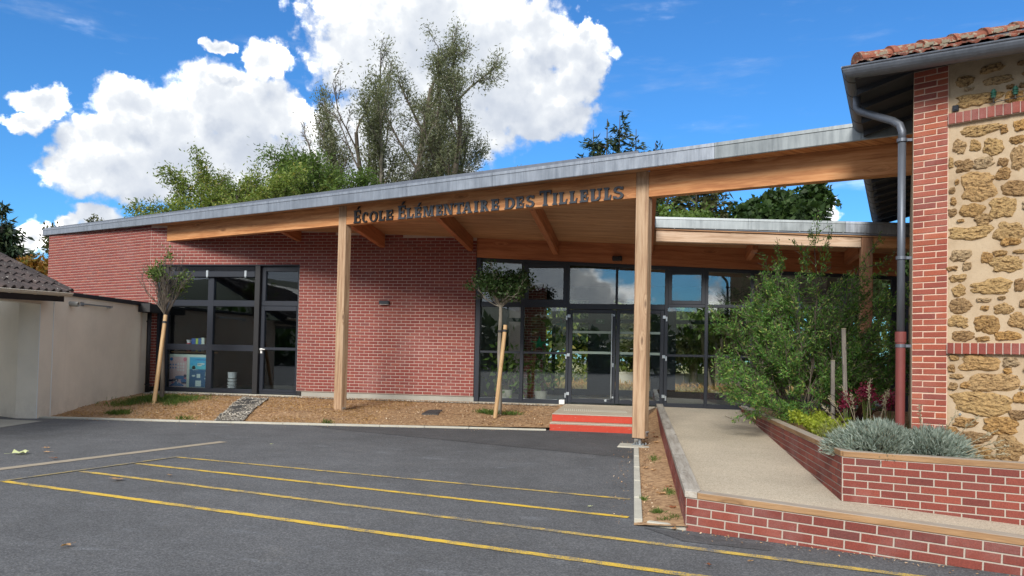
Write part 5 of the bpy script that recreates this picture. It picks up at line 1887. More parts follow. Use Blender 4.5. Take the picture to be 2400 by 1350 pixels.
# tile field on the front slope
def on_roof(a, u):
    """a along the eaves from the corner, u up the slope (plan metres)"""
    p = EC + SD * a + INN * u
    return Vector((p.x, p.y, ZG + .015 + PIT * u - .060 * max(0, a) * max(0, 1 - u / 1.6)))
mb = MB()
hipx = lambda u: u * 1.02
mb.prism([on_roof(-.0, -.02), on_roof(7, -.02), on_roof(7, 3.2), on_roof(3.26, 3.2)],
         [on_roof(-.0, -.02) + Vector((0, 0, .02)), on_roof(7, -.02) + Vector((0, 0, .02)), on_roof(7, 3.2) + Vector((0, 0, .02)), on_roof(3.26, 3.2) + Vector((0, 0, .02))])
pB = EC + SB * 9
mb.prism([on_roof(0, 0), (pB.x, pB.y, ZG - .15), (pB.x + SD.x * 3, pB.y + SD.y * 3, ZG + 1.4), on_roof(3.26, 3.2)],
         [on_roof(0, 0) + Vector((0, 0, .02)), (pB.x, pB.y, ZG - .13), (pB.x + SD.x * 3, pB.y + SD.y * 3, ZG + 1.42), on_roof(3.26, 3.2) + Vector((0, 0, .02))])
ob('roof_deck', mb, M['dark_wood'], old)
tm = MB()
W_, L_, T_ = .165, .27, .018
n = 7
prof = [(-W_ / 2 + W_ * i / (n - 1), .026 * math.sin(math.pi * i / (n - 1)) + .004 * math.cos(i * 3)) for i in range(n)]
for (x, z), (x2, z2) in zip(prof[:-1], prof[1:]):
    tm.prism([(x, 0, z - T_), (x2, 0, z2 - T_), (x2, L_, z2 - T_ + .006), (x, L_, z - T_ + .006)], [(x, 0, z), (x2, 0, z2), (x2, L_, z2 + .006), (x, L_, z + .006)])
tile_me = tm.mesh('roof_tile', M['tile_red'])
up = (INN + Vector((0, 0, PIT))).normalized()
side_ = SD
nz = side_.cross(up).normalized()
TF = Matrix((side_, up, nz)).transposed().to_4x4()
cnt = 0
for r in range(9):
    u = -.06 + r * .20
    a = .10 + hipx(max(0, u)) + (W_ / 2 if r % 2 else 0)
    while a < 3.9:
        m = TF.copy()
        m.translation = on_roof(a, u) + nz * (.035 + rnd.uniform(-.006, .008))
        m = m @ Matrix.Rotation(rnd.uniform(-.035, .035), 4, 'Z') @ Matrix.Rotation(rnd.uniform(-.05, .03), 4, 'X')
        link('roof_tile', tile_me, old, m)
        a += W_
        cnt += 1
# hip tiles from the corner up
hd_ = (on_roof(3.26, 3.2) - on_roof(0, 0)).normalized()
hs = Vector((0, 0, 1)).cross(hd_).normalized()
hn = hd_.cross(hs)
for k in range(11):
    o_ = on_roof(0, 0) + hd_ * (.06 + k * .36) + hn * .03
    mb = MB()
    def rings(t, r):
        return [o_ + hd_ * t + hs * (r * math.cos(b)) + hn * (r * .85 * math.sin(b)) for b in [math.pi * i / 10 for i in range(11)]]
    mb.prism(rings(-.03, .125), rings(.37, .105))
    mb.prism(rings(-.032, .136), rings(.03, .132))
    ob('hip_tile', mb, M['tile_ridge'], old)
mb = MB()
for k in range(70):
    t = rnd.uniform(.1, 3.6)
    o_ = on_roof(0, 0) + hd_ * t - hs * rnd.uniform(.09, .16) + hn * rnd.uniform(-.01, .04)
    mb.obox(o_, SD * rnd.uniform(.03, .08), up * rnd.uniform(.02, .05), nz * .03)
ob('hip_mortar', mb, solid('lichen_mortar', (.30, .27, .20)), old, kind='stuff')

# gutters, half round
def gutter(p0, d, L, fall, r, parent, mat, out, name='gutter', mitre=.0):
    mb = MB()
    a = Vector(p0); b = a + Vector(d) * L - Vector((0, 0, fall * L))
    o = Vector(out)
    k = 12
    ring = lambda c: [c + o * (r * math.cos(t)) * 1 - Vector((0, 0, r * math.sin(t))) for t in [math.pi * i / k for i in range(k + 1)]]
    inn_ = lambda c: [c + o * ((r - .006) * math.cos(t)) - Vector((0, 0, (r - .006) * math.sin(t))) for t in [math.pi * i / k for i in range(k, -1, -1)]]
    sh_ = lambda pts: [p - Vector(d) * ((p - a).dot(o) * mitre) for p in pts]
    mb.prism(sh_(ring(a) + inn_(a)), ring(b) + inn_(b))
    mb.cyl(a + o * r - Vector(d) * (r * mitre), b + o * r, .012, n=8)
    return ob(name, mb, mat, parent, smooth=False)
GC = EC + SN * .04 - SD * .02
g0 = Vector((GC.x, GC.y, ZG))
gf = gutter(g0 + SN * -.06, SD, 7, .068, .115, old, M['gutter'], SN, mitre=.76)
for k in range(9):
    t = .48 + k * .70
    c = g0 - SN * .06 + SD * t - Vector((0, 0, .068 * t))
    mb = MB()
    ring = lambda r_, cc: [cc + SN * (r_ * math.cos(b)) - Vector((0, 0, r_ * math.sin(b))) for b in [math.pi * i / 10 for i in range(11)]]
    mb.prism(ring(.119, c) + ring(.115, c)[::-1], ring(.119, c + SD * .03) + ring(.115, c + SD * .03)[::-1])
    ob('gutter_bracket', mb, M['gutter'], gf)
gs = gutter(g0 - SN * .06, SB, 8.9, .022, .115, old, M['gutter'], SL, mitre=.76)
for k in range(18):
    t = .12 + k * .5
    c = g0 - SN * .06 + SB * t - Vector((0, 0, .022 * t))
    mb = MB()
    ring = lambda r_, cc: [cc + SL * (r_ * math.cos(b)) - Vector((0, 0, r_ * math.sin(b))) for b in [math.pi * i / 10 for i in range(11)]]
    mb.prism(ring(.119, c) + ring(.115, c)[::-1], ring(.119, c + SB * .02) + ring(.115, c + SB * .02)[::-1])
    ob('gutter_bracket', mb, M['black'], gs)
# downpipe with its swan neck
D0 = Vector((2.80, 9.06, 0))
dp = root('downpipe', (2.8, 9.06, .5), 'grey downpipe with swan neck and red foot on the old house corner', 'downpipe')
zt = 4.31
n0 = g0 - SN * .06 + SB * .62
mb = MB()
path_ = [Vector((n0.x, n0.y, ZG - .10)), Vector((n0.x, n0.y, ZG - .26)), Vector((n0.x, n0.y, ZG - .30)) + (D0 - n0).to_2d().to_3d() * .06, Vector((n0.x, n0.y, ZG - .355)) + (D0 - n0).to_2d().to_3d() * .22,
         Vector((D0.x, D0.y, ZG - .53)) - (D0 - n0).to_2d().to_3d() * .20, Vector((D0.x, D0.y, ZG - .60)) - (D0 - n0).to_2d().to_3d() * .05, Vector((D0.x, D0.y, ZG - .68)), Vector((D0.x, D0.y, ZG - .80))]
mb.tube(path_, .043, 16)
ob('swan_neck', mb, M['gutter'], dp, smooth=True)
mb = MB(); mb.cyl((D0.x, D0.y, 1.80), (D0.x, D0.y, ZG - .74), .041, n=20)
ob('pipe', mb, M['gutter'], dp, smooth=True)
mb = MB(); mb.cyl((D0.x, D0.y, .45), (D0.x, D0.y, 1.80), .050, n=20); mb.cyl((D0.x, D0.y, 1.78), (D0.x, D0.y, 1.90), .058, n=20)
ob('foot_pipe', mb, M['pipe_red'], dp, smooth=False, label='oxide red lower length of the downpipe')
for z in (ZG - .78, 2.72, 1.745):
    mb = MB()
    mb.cyl((D0.x, D0.y, z - .018), (D0.x, D0.y, z + .018), .055, n=18)
    mb.obox((D0.x + .04, D0.y - .03, z - .015), (.06, .0, 0), (0, .02, 0), (0, 0, .03))
    ob('pipe_clip', mb, M['gutter'], dp)
# the second swan neck at the far end of the side gutter
n1 = g0 - SN * .06 + SB * 8.55 - Vector((0, 0, .19))
mb = MB()
e1 = PC + SB * 8.4
mb.tube([n1 - Vector((0, 0, .08)), n1 - Vector((0, 0, .18)), n1 + Vector((.14, -.02, -.30)), Vector((n1.x + .75, n1.y - .1, n1.z - .50)), Vector((n1.x + .92, n1.y - .1, n1.z - .60)), Vector((n1.x + .96, n1.y - .1, n1.z - .8))], .045, 12)
ob('rear_swan_neck', mb, M['gutter'], old, smooth=True)
# ------------------------------------------------------------------ rendered outbuilding on the left
OA = Vector((-11.65, 13.165, 0))
OD = Vector((-.20058, .97968, 0))
ON = Vector((.97968, .20058, 0))
def O(t, o, z=0.):
    p = OA + OD * t + ON * o
    return Vector((p.x, p.y, z))
out = root('outbuilding', (-12, 14, .1), 'low beige rendered outbuilding with dark lichened tile roof and an open porch', 'outbuilding')
mb = MB()
def oslab(mb, t0, t1, o0, o1, z0, z1, z1b=None):
    z1b = z1 if z1b is None else z1b
    mb.prism([O(t0, o0, z0), O(t0, o1, z0), O(t1, o1, z0), O(t1, o0, z0)], [O(t0, o0, z1), O(t0, o1, z1), O(t1, o1, z1b), O(t1, o0, z1b)])
oslab(mb, .45, 4.86, -.25, 0, .05, 2.60, 2.635)
ob('garden_wall', mb, M['render'], out)
mb = MB()
oslab(mb, 0, .447, -.42, -.012, .05, 2.52)
oslab(mb, -6, 0, -.30, -.012, 2.36, 2.52)
ob('porch_wall', mb, M['render'], out)
ob('corner_bead', (lambda m: (oslab(m, .444, .452, -.012, .004, .1, 2.5), oslab(m, -.006, .002, -.02, -.007, .1, 2.36), m)[-1])(MB()), M['white'], out)
# back wall of the porch with its grey door
PE = Vector((-.928, .372, 0))
pn = Vector((-.372, -.928, 0))
q0 = O(0, -.40)
mb = MB()
mb.obox(q0 + Vector((0, 0, .05)), PE * .86, -pn * .2, (0, 0, 2.5))
mb.obox(q0 + PE * 1.75 + Vector((0, 0, .05)), PE * 3, -pn * .2, (0, 0, 2.5))
mb.obox(q0 + PE * .86 + Vector((0, 0, 2.30)), PE * .89, -pn * .2, (0, 0, .25))
mb.obox(q0 + PE * 4 + Vector((0, 0, .05)), pn * 6, PE * .2, (0, 0, 2.5))
ob('porch_back_wall', mb, M['render'], out)
dmb = MB()
dmb.obox(q0 + PE * .865 + pn * -.03 + Vector((0, 0, .14)), PE * .88, -pn * .05, (0, 0, 2.155))
dr = ob('door', dmb, M['door_grey'], out, bevel=.008)
for z in (.32, 2.02):
    mb = MB()
    mb.cyl(q0 + PE * .87 + pn * .0 + Vector((0, 0, z)), q0 + PE * .87 + pn * .0 + Vector((0, 0, z + .17)), .018, n=10)
    mb.obox(q0 + PE * .872 + pn * -.028 + Vector((0, 0, z)), PE * .05, pn * .015, (0, 0, .17))
    ob('hinge', mb, M['white'], dr)
mb = MB()
oslab(mb, -6, 0, -4.5, -.29, 2.45, 2.50)
ob('porch_ceiling', mb, M['interior_dark'], out)
mb = MB()
oslab(mb, -6, .3, -4.5, .35, .0, .118)
ob('porch_slab', mb, M['concrete_grey'], out)
# flashing on the lower wall
mb = MB()
oslab(mb, .40, 4.98, -.30, .045, 2.601, 2.668, 2.715)
ob('wall_flashing', mb, M['dark_wood'], out, bevel=.006)
# hopper and black downpipe at the wall's far end
hp = root('black_downpipe', O(4.4, .1, .4), 'black downpipe with square hopper at the end of the beige wall', 'downpipe')
mb = MB(); oslab(mb, 4.12, 4.98, .006, .30, 2.44, 2.66)
ob('hopper', mb, M['black'], hp, bevel=.008)
c = O(4.42, .16)
mb = MB(); mb.cyl((c.x, c.y, .40), (c.x, c.y, 2.45), .052, n=16)
ob('pipe', mb, M['black'], hp, smooth=True)
for z in (.62, 2.22):
    mb = MB(); mb.cyl((c.x, c.y, z - .015), (c.x, c.y, z + .015), .068, n=16)
    ob('pipe_clip', mb, M['black'], hp)
mb = MB(); mb.cyl((c.x, c.y, .33), (c.x, c.y, .42), .085, n=14)
ob('pipe_foot', mb, M['concrete_grey'], hp)
# vent pipe and steel bracket
v = root('vent_pipe', O(1.04, 0, 2.43), 'short grey vent pipe stub sticking out of the beige wall', 'pipe')
mb = MB()
a, b = O(1.02, .0, 2.435), O(1.05, .16, 2.425)
k = 14
u = Vector((0, 0, 1)); w_ = OD
ring = lambda p, r, rev=False: [p + u * (r * math.cos(2 * math.pi * i / k)) + w_ * (r * math.sin(2 * math.pi * i / k)) for i in range(k)]
i0 = len(mb.v)
for rg in (ring(a, .052), ring(b, .052), ring(b, .042), ring(a, .042)):
    mb.v += [tuple(p) for p in rg]
for r in range(3):
    for i in range(k):
        m = (i + 1) % k
        mb.f.append((r * k + i, r * k + m, (r + 1) * k + m, (r + 1) * k + i))
ob('vent_tube', mb, M['concrete_grey'], v)
v = root('steel_bracket', O(2, .05, 2.46), 'galvanised steel bracket arm lying along the top of the beige wall', 'bracket')
mb = MB()
oslab(mb, 1.42, 1.56, .004, .012, 2.415, 2.50)
mb.obox(O(1.5, .012, 2.445), OD * 1.15 + Vector((0, 0, .012)) + ON * .06, ON * .03, (0, 0, .03))
mb.obox(O(2.55, .004, 2.43), OD * .05, ON * .09, (0, 0, .05))
ob('bracket_arm', mb, M['steel'], v, bevel=.003)
# roof
SLP = math.tan(R(26))
def orf(t, u, lift=0.):
    p = O(t, .43 - u)
    return Vector((p.x, p.y, 2.60 + .038 * (t - .1) + SLP * u + lift))
mb = MB()
lo = [orf(-6, 0, -.06), orf(.10, 0, -.06), orf(.10, 3.2, -.06), orf(-6, 3.2, -.06)]
mb.prism(lo, [p + Vector((0, 0, .05)) for p in lo])
ob('roof_deck', mb, M['dark_wood'], out)
mb = MB()
mb.obox(orf(-6, .04, -.20), orf(.08, 0) - orf(-6, 0), -ON * .03, (0, 0, .17))
mb.obox(orf(.07, .06, -.17), orf(.07, 3) - orf(.07, 0), OD * .03, (0, 0, .15))
mb.obox(orf(-6, .04, -.19), orf(.08, 0) - orf(-6, 0), -ON * .42, (0, 0, .02))
ob('eaves_fascia', mb, M['dark_wood'], out)
gg = orf(-6, 0, -.015)
og = gutter(gg + ON * .05, OD, 6.12, -.038, .062, out, M['pvc'], ON)
for t in (4.2, 4.95, 5.7):
    mb = MB()
    c = gg + ON * .05 + OD * t + Vector((0, 0, .038 * t))
    ring = lambda r_, cc: [cc + ON * (r_ * math.cos(b)) - Vector((0, 0, r_ * math.sin(b))) for b in [math.pi * i / 8 for i in range(9)]]
    mb.prism(ring(.068, c) + ring(.063, c)[::-1], ring(.068, c + OD * .025) + ring(.063, c + OD * .025)[::-1])
    ob('gutter_bracket', mb, M['pvc'], og)
tm = MB()
n = 9
TW, TL = .25, .37
pr = []
for i in range(n):
    s = i / (n - 1)
    pr.append((-TW / 2 + TW * s, 0.055 * max(0, math.sin(math.pi * min(1, s / .62))) - (.008 if s > .62 else 0)))
for (x, z), (x2, z2) in zip(pr[:-1], pr[1:]):
    tm.prism([(x, 0, z - .03), (x2, 0, z2 - .03), (x2, TL, z2 - .02), (x, TL, z - .02)], [(x, 0, z), (x2, 0, z2), (x2, TL, z2), (x, TL, z)])
tme = tm.mesh('roof_tile', M['tile_dark'])
upv = (-ON + Vector((0, 0, SLP))).normalized()
sv = OD
nv = sv.cross(upv).normalized()
if nv.z < 0: sv, nv = -OD, -nv
TFm = Matrix((sv, upv, nv)).transposed().to_4x4()
for r in range(10):
    u = -.05 + r * .285
    t = .05
    while t > -3.6:
        m = TFm.copy()
        m.translation = orf(t, u) + nv * (.02 + .012 + rnd.uniform(-.004, .006))
        m = m @ Matrix.Rotation(R(-5.5) + rnd.uniform(-.02, .02), 4, 'X') @ Matrix.Rotation(rnd.uniform(-.02, .02), 4, 'Z')
        link('roof_tile', tme, out, m)
        t -= TW - .006
for r in range(9):
    mb = MB()
    o_ = orf(.12, -.05 + r * .32) + nv * .05
    ring = lambda q_, r_: [q_ + OD * (r_ * math.cos(b)) + nv * (r_ * .8 * math.sin(b)) for b in [math.pi * i / 8 for i in range(9)]]
    mb.prism(ring(o_, .085), ring(o_ + upv * .36, .072))
    ob('verge_tile', mb, M['tile_dark'], out)
mb = MB()
o_ = orf(-.55, 1.62) + nv * .05
ring = lambda q_, r_: [q_ + OD * (r_ * math.cos(b)) + nv * (r_ * math.sin(b)) for b in [math.pi * i / 10 for i in range(11)]]
mb.prism(ring(o_, .15), ring(o_ + upv * .3, .10))
ob('roof_vent', mb, M['black'], out)
# ------------------------------------------------------------------ trees and plants
def tube_mesh(name, segs, mat, k=6):
    """segments (p0,p1,r0,r1) to one mesh"""
    n = len(segs)
    p0 = np.array([s[0] for s in segs], float); p1 = np.array([s[1] for s in segs], float)
    r0 = np.array([s[2] for s in segs], float); r1 = np.array([s[3] for s in segs], float)
    d = p1 - p0
    ln = np.linalg.norm(d, axis=1)[:, None] + 1e-9
    d /= ln
    p1 = p1 + d * np.minimum(r1[:, None] * .6, ln * .2)
    ref = np.where(np.abs(d[:, 2:3]) > .9, np.array([[1., 0, 0]]), np.array([[0, 0, 1.]]))
    u = np.cross(d, ref); u /= np.linalg.norm(u, axis=1)[:, None]
    w = np.cross(d, u)
    ang = np.arange(k) * 2 * np.pi / k
    ring = lambda p, r: p[:, None, :] + (u[:, None, :] * np.cos(ang)[None, :, None] + w[:, None, :] * np.sin(ang)[None, :, None]) * r[:, None, None]
    co = np.concatenate([ring(p0, r0), ring(p1, r1)], 1).reshape(-1, 3)
    i = np.arange(k); j = (i + 1) % k
    f = np.stack([i, j, j + k, i + k], 1)[None] + (np.arange(n) * 2 * k)[:, None, None]
    return np_mesh(name, co, f.reshape(-1, 4), mat, True)

def leaf_mesh(name, pts, L, Wd, mat, seed, axis=None, spread=1.0, droop=0.):
    """leaf-shaped quads; axis gives each a main direction"""
    pts = np.asarray(pts, float)
    n = len(pts)
    r_ = np.random.RandomState(seed)
    t = r_.normal(size=(n, 3)) * spread
    if axis is not None: t += np.asarray(axis)
    t[:, 2] -= droop
    t /= np.linalg.norm(t, axis=1)[:, None] + 1e-9
    b = np.cross(t, r_.normal(size=(n, 3)) + np.array([0, 0, .8]))
    b /= np.linalg.norm(b, axis=1)[:, None] + 1e-9
    l = (r_.uniform(.6, 1.3, n) * L)[:, None]
    w = (r_.uniform(.7, 1.25, n) * Wd)[:, None]
    nn_ = np.cross(t, b)
    co = np.stack([pts, pts + t * l * .45 + b * w / 2 + nn_ * w * .15, pts + t * l, pts + t * l * .45 - b * w / 2 + nn_ * w * .15], 1)
    return np_mesh(name, co.reshape(-1, 3), np.arange(4 * n).reshape(-1, 4), mat)

def grow(segs, tips, p, d, length, r, level, P, rs_):
    """one branch as a bent chain; children leave it along its length"""
    n = P['steps'][min(level, len(P['steps']) - 1)]
    p = np.array(p, float); d = np.array(d, float); d /= np.linalg.norm(d)
    step = length / n
    rr = r
    last = level >= P['levels']
    for i in range(n):
        d = d + rs_.normal(size=3) * P['wob'] + np.array([0, 0, P['up'] if level else P.get('up0', P['up'])])
        if last: d = d + np.array([0, 0, -P.get('droop', 0)])
        d /= np.linalg.norm(d)
        r1 = max(P['rmin'], rr * (1 - .75 / n) if level < P['levels'] else rr * .7)
        q_ = p + d * step
        segs.append((p, q_, rr, r1))
        if last or (level == P['levels'] - 1 and i > n * .4):
            tips.append((q_, d.copy()))
        if not last and i + 1 > n * P['bare'][min(level, len(P['bare']) - 1)]:
            kk = P['kids'][min(level, len(P['kids']) - 1)]
            m = int(kk) + (rs_.rand() < kk - int(kk))
            for _ in range(m):
                ax = rs_.normal(size=3)
                ax -= d * ax.dot(d)
                ax /= np.linalg.norm(ax) + 1e-9
                a = P['ang'] * rs_.uniform(.6, 1.3)
                cd = d * math.cos(a) + ax * math.sin(a)
                cl = length * P['ratio'] * rs_.uniform(.6, 1.15) * (1 - .45 * i / n)
                grow(segs, tips, q_, cd, cl, r1 * P['rr'] * rs_.uniform(.8, 1.1), level + 1, P, rs_)
        p, rr = q_, r1

def make_tree(name, label, cat, base, stems, P, leafspec, seed, bark='bark', group=None, keep=None):
    rs_ = np.random.RandomState(seed)
    t = root(name, base, label, cat, group)
    segs, tips = [], []
    for (off, d, ln, r) in stems:
        grow(segs, tips, np.array(base) + np.array(off), d, ln, r, 0, P, rs_)
    if keep: tips = [x for x in tips if keep(x[0], rs_)]
    tag(link('trunk', tube_mesh('trunk', segs, M[bark], P.get('k', 5)), t))
    per, rad, L, Wd, mat, spread, droop = leafspec
    pts, ax = [], []
    for (p, d) in tips:
        m = per if per >= 1 else (1 if rs_.rand() < per else 0)
        for _ in range(int(m)):
            pts.append(p + rs_.normal(size=3) * rad)
            ax.append(d)
    if pts:
        tag(link('crown', leaf_mesh('crown', pts, L, Wd, M[mat], seed + 5, ax, spread, droop), t))
    return t, len(pts)

NL = {}
# two young staked trees
def young_tree(base, top, label, seed, lean, spread_dirs, leafy, leafmat, rad_, leafn, hr, bark_='bark_pale', nst=34):
    rs_ = np.random.RandomState(seed)
    t = root('young_tree', base, label, 'tree', 'young staked trees in front of the school')
    segs, tips = [], []
    b = np.array(base); tp = np.array(top)
    n = 9
    pts = [b + (tp - b) * i / n + np.array([math.sin(i * .9) * .012, 0, 0]) for i in range(n + 1)]
    for i in range(n):
        segs.append((pts[i], pts[i + 1], .052 - .002 * i, .052 - .002 * (i + 1)))
    P = dict(steps=[6, 5, 4], levels=2, wob=.10, up=.06, rmin=.0035, bare=[.25, .2], kids=[1.0, .8], ang=.55, ratio=.50, rr=.62)
    for k in range(nst):
        a = 2 * math.pi * k / 34 * 5.3
        tilt = spread_dirs(k)
        d = np.array([math.cos(a) * tilt, math.sin(a) * tilt, 1.0])
        grow(segs, tips, tp + np.array([0, 0, rs_.uniform(-.10, .05)]), d, rs_.uniform(*hr), .012, 0, P, rs_)
    tag(link('trunk', tube_mesh('trunk', segs, M[bark_], 6), t))
    pp, ax = [], []
    for p, d in tips:
        w = leafy(p, rs_)
        for _ in range(w):
            pp.append(p + rs_.normal(size=3) * rad_); ax.append(d)
    NL[label] = len(pp)
    tag(link('crown', leaf_mesh('crown', pp, .062, .045, M[leafmat], seed, ax, .9, .2), t))
    return t
young_tree((-10.852, 15.893, .30), (-10.835, 15.893, 2.33), 'young tree with sparse upright bare twigs and few leaves, before the classroom window', 21, 0,
           lambda k: .12 + .62 * ((k * .37) % 1), lambda p, r: int((mnoise.noise((p[0] * 2.6, p[1] * 2.6, p[2] * 2.2)) > .13) * (r.rand() < .75) * 3) if p[0] > -11.35 else 0, 'leaf_mid', .045, 0, (.80, 1.25), 'bark', 22)
young_tree((-2.990, 15.924, .30), (-3.02, 15.924, 2.60), 'young tree with flat dark green crown, beside the entrance glazing', 33, 0,
           lambda k: .45 + 1.5 * ((k * .41) % 1), lambda p, r: (3 if p[2] > 2.90 + .12 * r.randn() else (0 if r.rand() < .93 else 2)), 'leaf_dark', .055, 0, (.42, .80))
def stake(base, top, label, r, tie_z, tree_xy):
    t = root('tree_stake', base, label, 'stake', 'stakes propping the young trees')
    b, e = Vector(base), Vector(top)
    fr = frame_of(b, e - b, (0, 1, 0))
    mb = MB(); mb.cyl(b, e, r, r * .96, 14)
    ob('pole', mb, M['stake'], t, frame=fr, smooth=False)
    k = (tie_z - b.z) / (e.z - b.z)
    c = b.lerp(e, k)
    mb = MB()
    mb.cyl(c - (e - b).normalized() * .025, c + (e - b).normalized() * .025, r * 1.12, n=14)
    mb.obox(c + Vector((0, 0, -.018)), Vector((tree_xy[0] - c.x, tree_xy[1] - c.y, 0)), (.0, .0, .036), (.012, .012, 0))
    mb.cyl((tree_xy[0], tree_xy[1], c.z - .02), (tree_xy[0], tree_xy[1], c.z + .02), .052, n=12)
    ob('rubber_tie', mb, M['rubber'], t)
stake((-10.314, 14.805, .12), (-10.42, 15.83, 2.31), 'long leaning round wooden stake before the classroom window', .045, 2.14, (-10.84, 15.89)) if False else stake((-10.60, 15.25, .2), (-10.74, 15.78, 2.30), 'long leaning round wooden stake of the sparse tree before the classroom window', .045, 2.13, (-10.838, 15.893))
stake((-2.99, 15.45, .2), (-2.86, 15.72, 2.18), 'leaning round wooden stake of the leafy tree beside the entrance glazing', .043, 2.06, (-3.01, 15.924))

# trees beyond the roof
PB = dict(steps=[14, 8, 6, 4], levels=3, wob=.085, up=.02, up0=.006, rmin=.012, bare=[.32, .25, .1], kids=[1.0, 1.2, 1.2], ang=.62, ratio=.40, rr=.55, droop=.10, k=5)
B_ = (-12.4, 38.2, .3)
dense = lambda p, r: r.rand() < (.78 if p[0] > -12.6 else (.24 if p[0] > -13.6 else .05)) * (1 if p[2] > 8 else .7)
t_, n_ = make_tree('tall_tree', 'tallest tree above the roof, several leaning stems with feathery foliage, half bare at its left', 'tree', B_,
    [((0, 0, 0), (.04, .02, 1), 15.0, .32), ((.4, 0, 0), (.09, .06, 1), 14.3, .27), ((.5, .2, 0), (.17, .0, 1), 13.5, .25), ((-.3, 0, 0), (-.05, .02, 1), 14.7, .26), ((-.5, 0, 0), (-.19, .0, 1), 14.2, .23), ((.6, .3, 0), (.22, .1, .95), 11.8, .2), ((-.6, 0, 0), (-.12, -.05, 1), 11.0, .10), ((.6, -.2, 0), (.20, -.1, 1), 12.6, .2)],
    PB, (6, .22, .17, .048, 'leaf_willow', .55, .35), 3, 'bark', None, dense)
NL['tall'] = n_
PS = dict(PB, levels=2, steps=[12, 7, 4], kids=[1.7, 1.3], bare=[.30, .15], ang=.36, ratio=.30, droop=.05, rmin=.010, up=.07)
t_, n_ = make_tree('slender_tree', 'slender upright pale willow left of the tallest tree', 'tree', (-14.6, 36.0, .3),
    [((0, 0, 0), (.0, 0, 1), 13.2, .20), ((-.3, .1, 0), (-.05, 0, 1), 11.8, .14), ((.35, 0, 0), (.06, .02, 1), 12.4, .15), ((.6, .2, 0), (.11, .0, 1), 11.2, .11), ((-.5, 0, 0), (-.10, .0, 1), 10.6, .1)],
    PS, (16, .22, .18, .050, 'leaf_willow', .6, .3), 11, 'bark_pale', None, lambda p, r: r.rand() < .95)
NL['slender'] = n_
t_, n_ = make_tree('sapling_clump', 'thin bare grey stems between the slender willow and the tallest tree', 'tree', (-14.0, 36.5, .3),
    [((.1 * k - .4, .1 * (k % 3), 0), (.10 * math.sin(k * 2.1), 0, 1), 9.6 + 1.7 * math.sin(k * 1.7), .055) for k in range(11)],
    dict(PS, kids=[1.1, 1.0], rmin=.008), (1, .12, .2, .05, 'leaf_willow', .6, .2), 13, 'bark_pale', None, lambda p, r: r.rand() < .35)
PR = dict(steps=[7, 6, 5, 3], levels=3, wob=.11, up=.02, rmin=.012, bare=[.40, .25, .1], kids=[1.7, 1.5, 1.3], ang=.80, ratio=.60, rr=.62, droop=.04, k=5)
PR2 = dict(steps=[8, 7, 5], levels=2, wob=.10, up=-.012, up0=-.03, rmin=.008, bare=[.18, .12], kids=[1.9, 1.5], ang=.75, ratio=.50, rr=.6, droop=.03, k=5)
def spreading(label, base, fork, limbs, leafspec, seed, keep=None):
    st_ = [((0, 0, fork), (lx, ly, lz), ln, .085) for lx, ly, lz, ln in limbs]
    t, n = make_tree('robinia', label, 'tree', base, st_, PR2, leafspec, seed, 'bark', None, keep)
    mb = MB(); mb.cyl(base, (base[0], base[1], base[2] + fork + .1), .20, .13, 10)
    ob('bole', mb, M['bark'], t)
    return n
NL['rob1'] = spreading('light yellow green spreading tree rising above the roof at left', (-15.7, 27.4, .3), 3.7,
    [(-1.0, 0, .55, 4.2), (-.75, .2, .85, 4.3), (-.4, -.2, 1.1, 4.2), (.05, .1, 1.2, 4.3), (.4, -.1, 1.1, 4.4), (.8, .1, .9, 4.2), (1.0, 0, .6, 3.6), (-1.0, .3, .25, 3.8), (-.6, -.4, .6, 3.8), (.3, .4, .9, 3.9), (.7, -.3, 1.0, 4.2)], (9, .16, .15, .058, 'leaf_bright', .8, .2), 17)
NL['rob2'] = spreading('duller loose tree with bare top twigs, left of the slender willow', (-14.3, 30.6, .3), 4.3,
    [(-1.0, 0, .6, 3.6), (-.6, .2, 1.0, 4.3), (-.2, -.2, 1.2, 4.6), (.2, .1, 1.2, 4.7), (.6, -.1, 1.1, 4.4), (1.0, .1, .8, 4.0), (.3, -.3, .9, 4.2), (-.3, .3, .9, 4.3)], (8, .16, .16, .058, 'leaf_mid', .8, .2), 19, lambda p, r: r.rand() < (.95 if p[2] < 9.7 else .35))

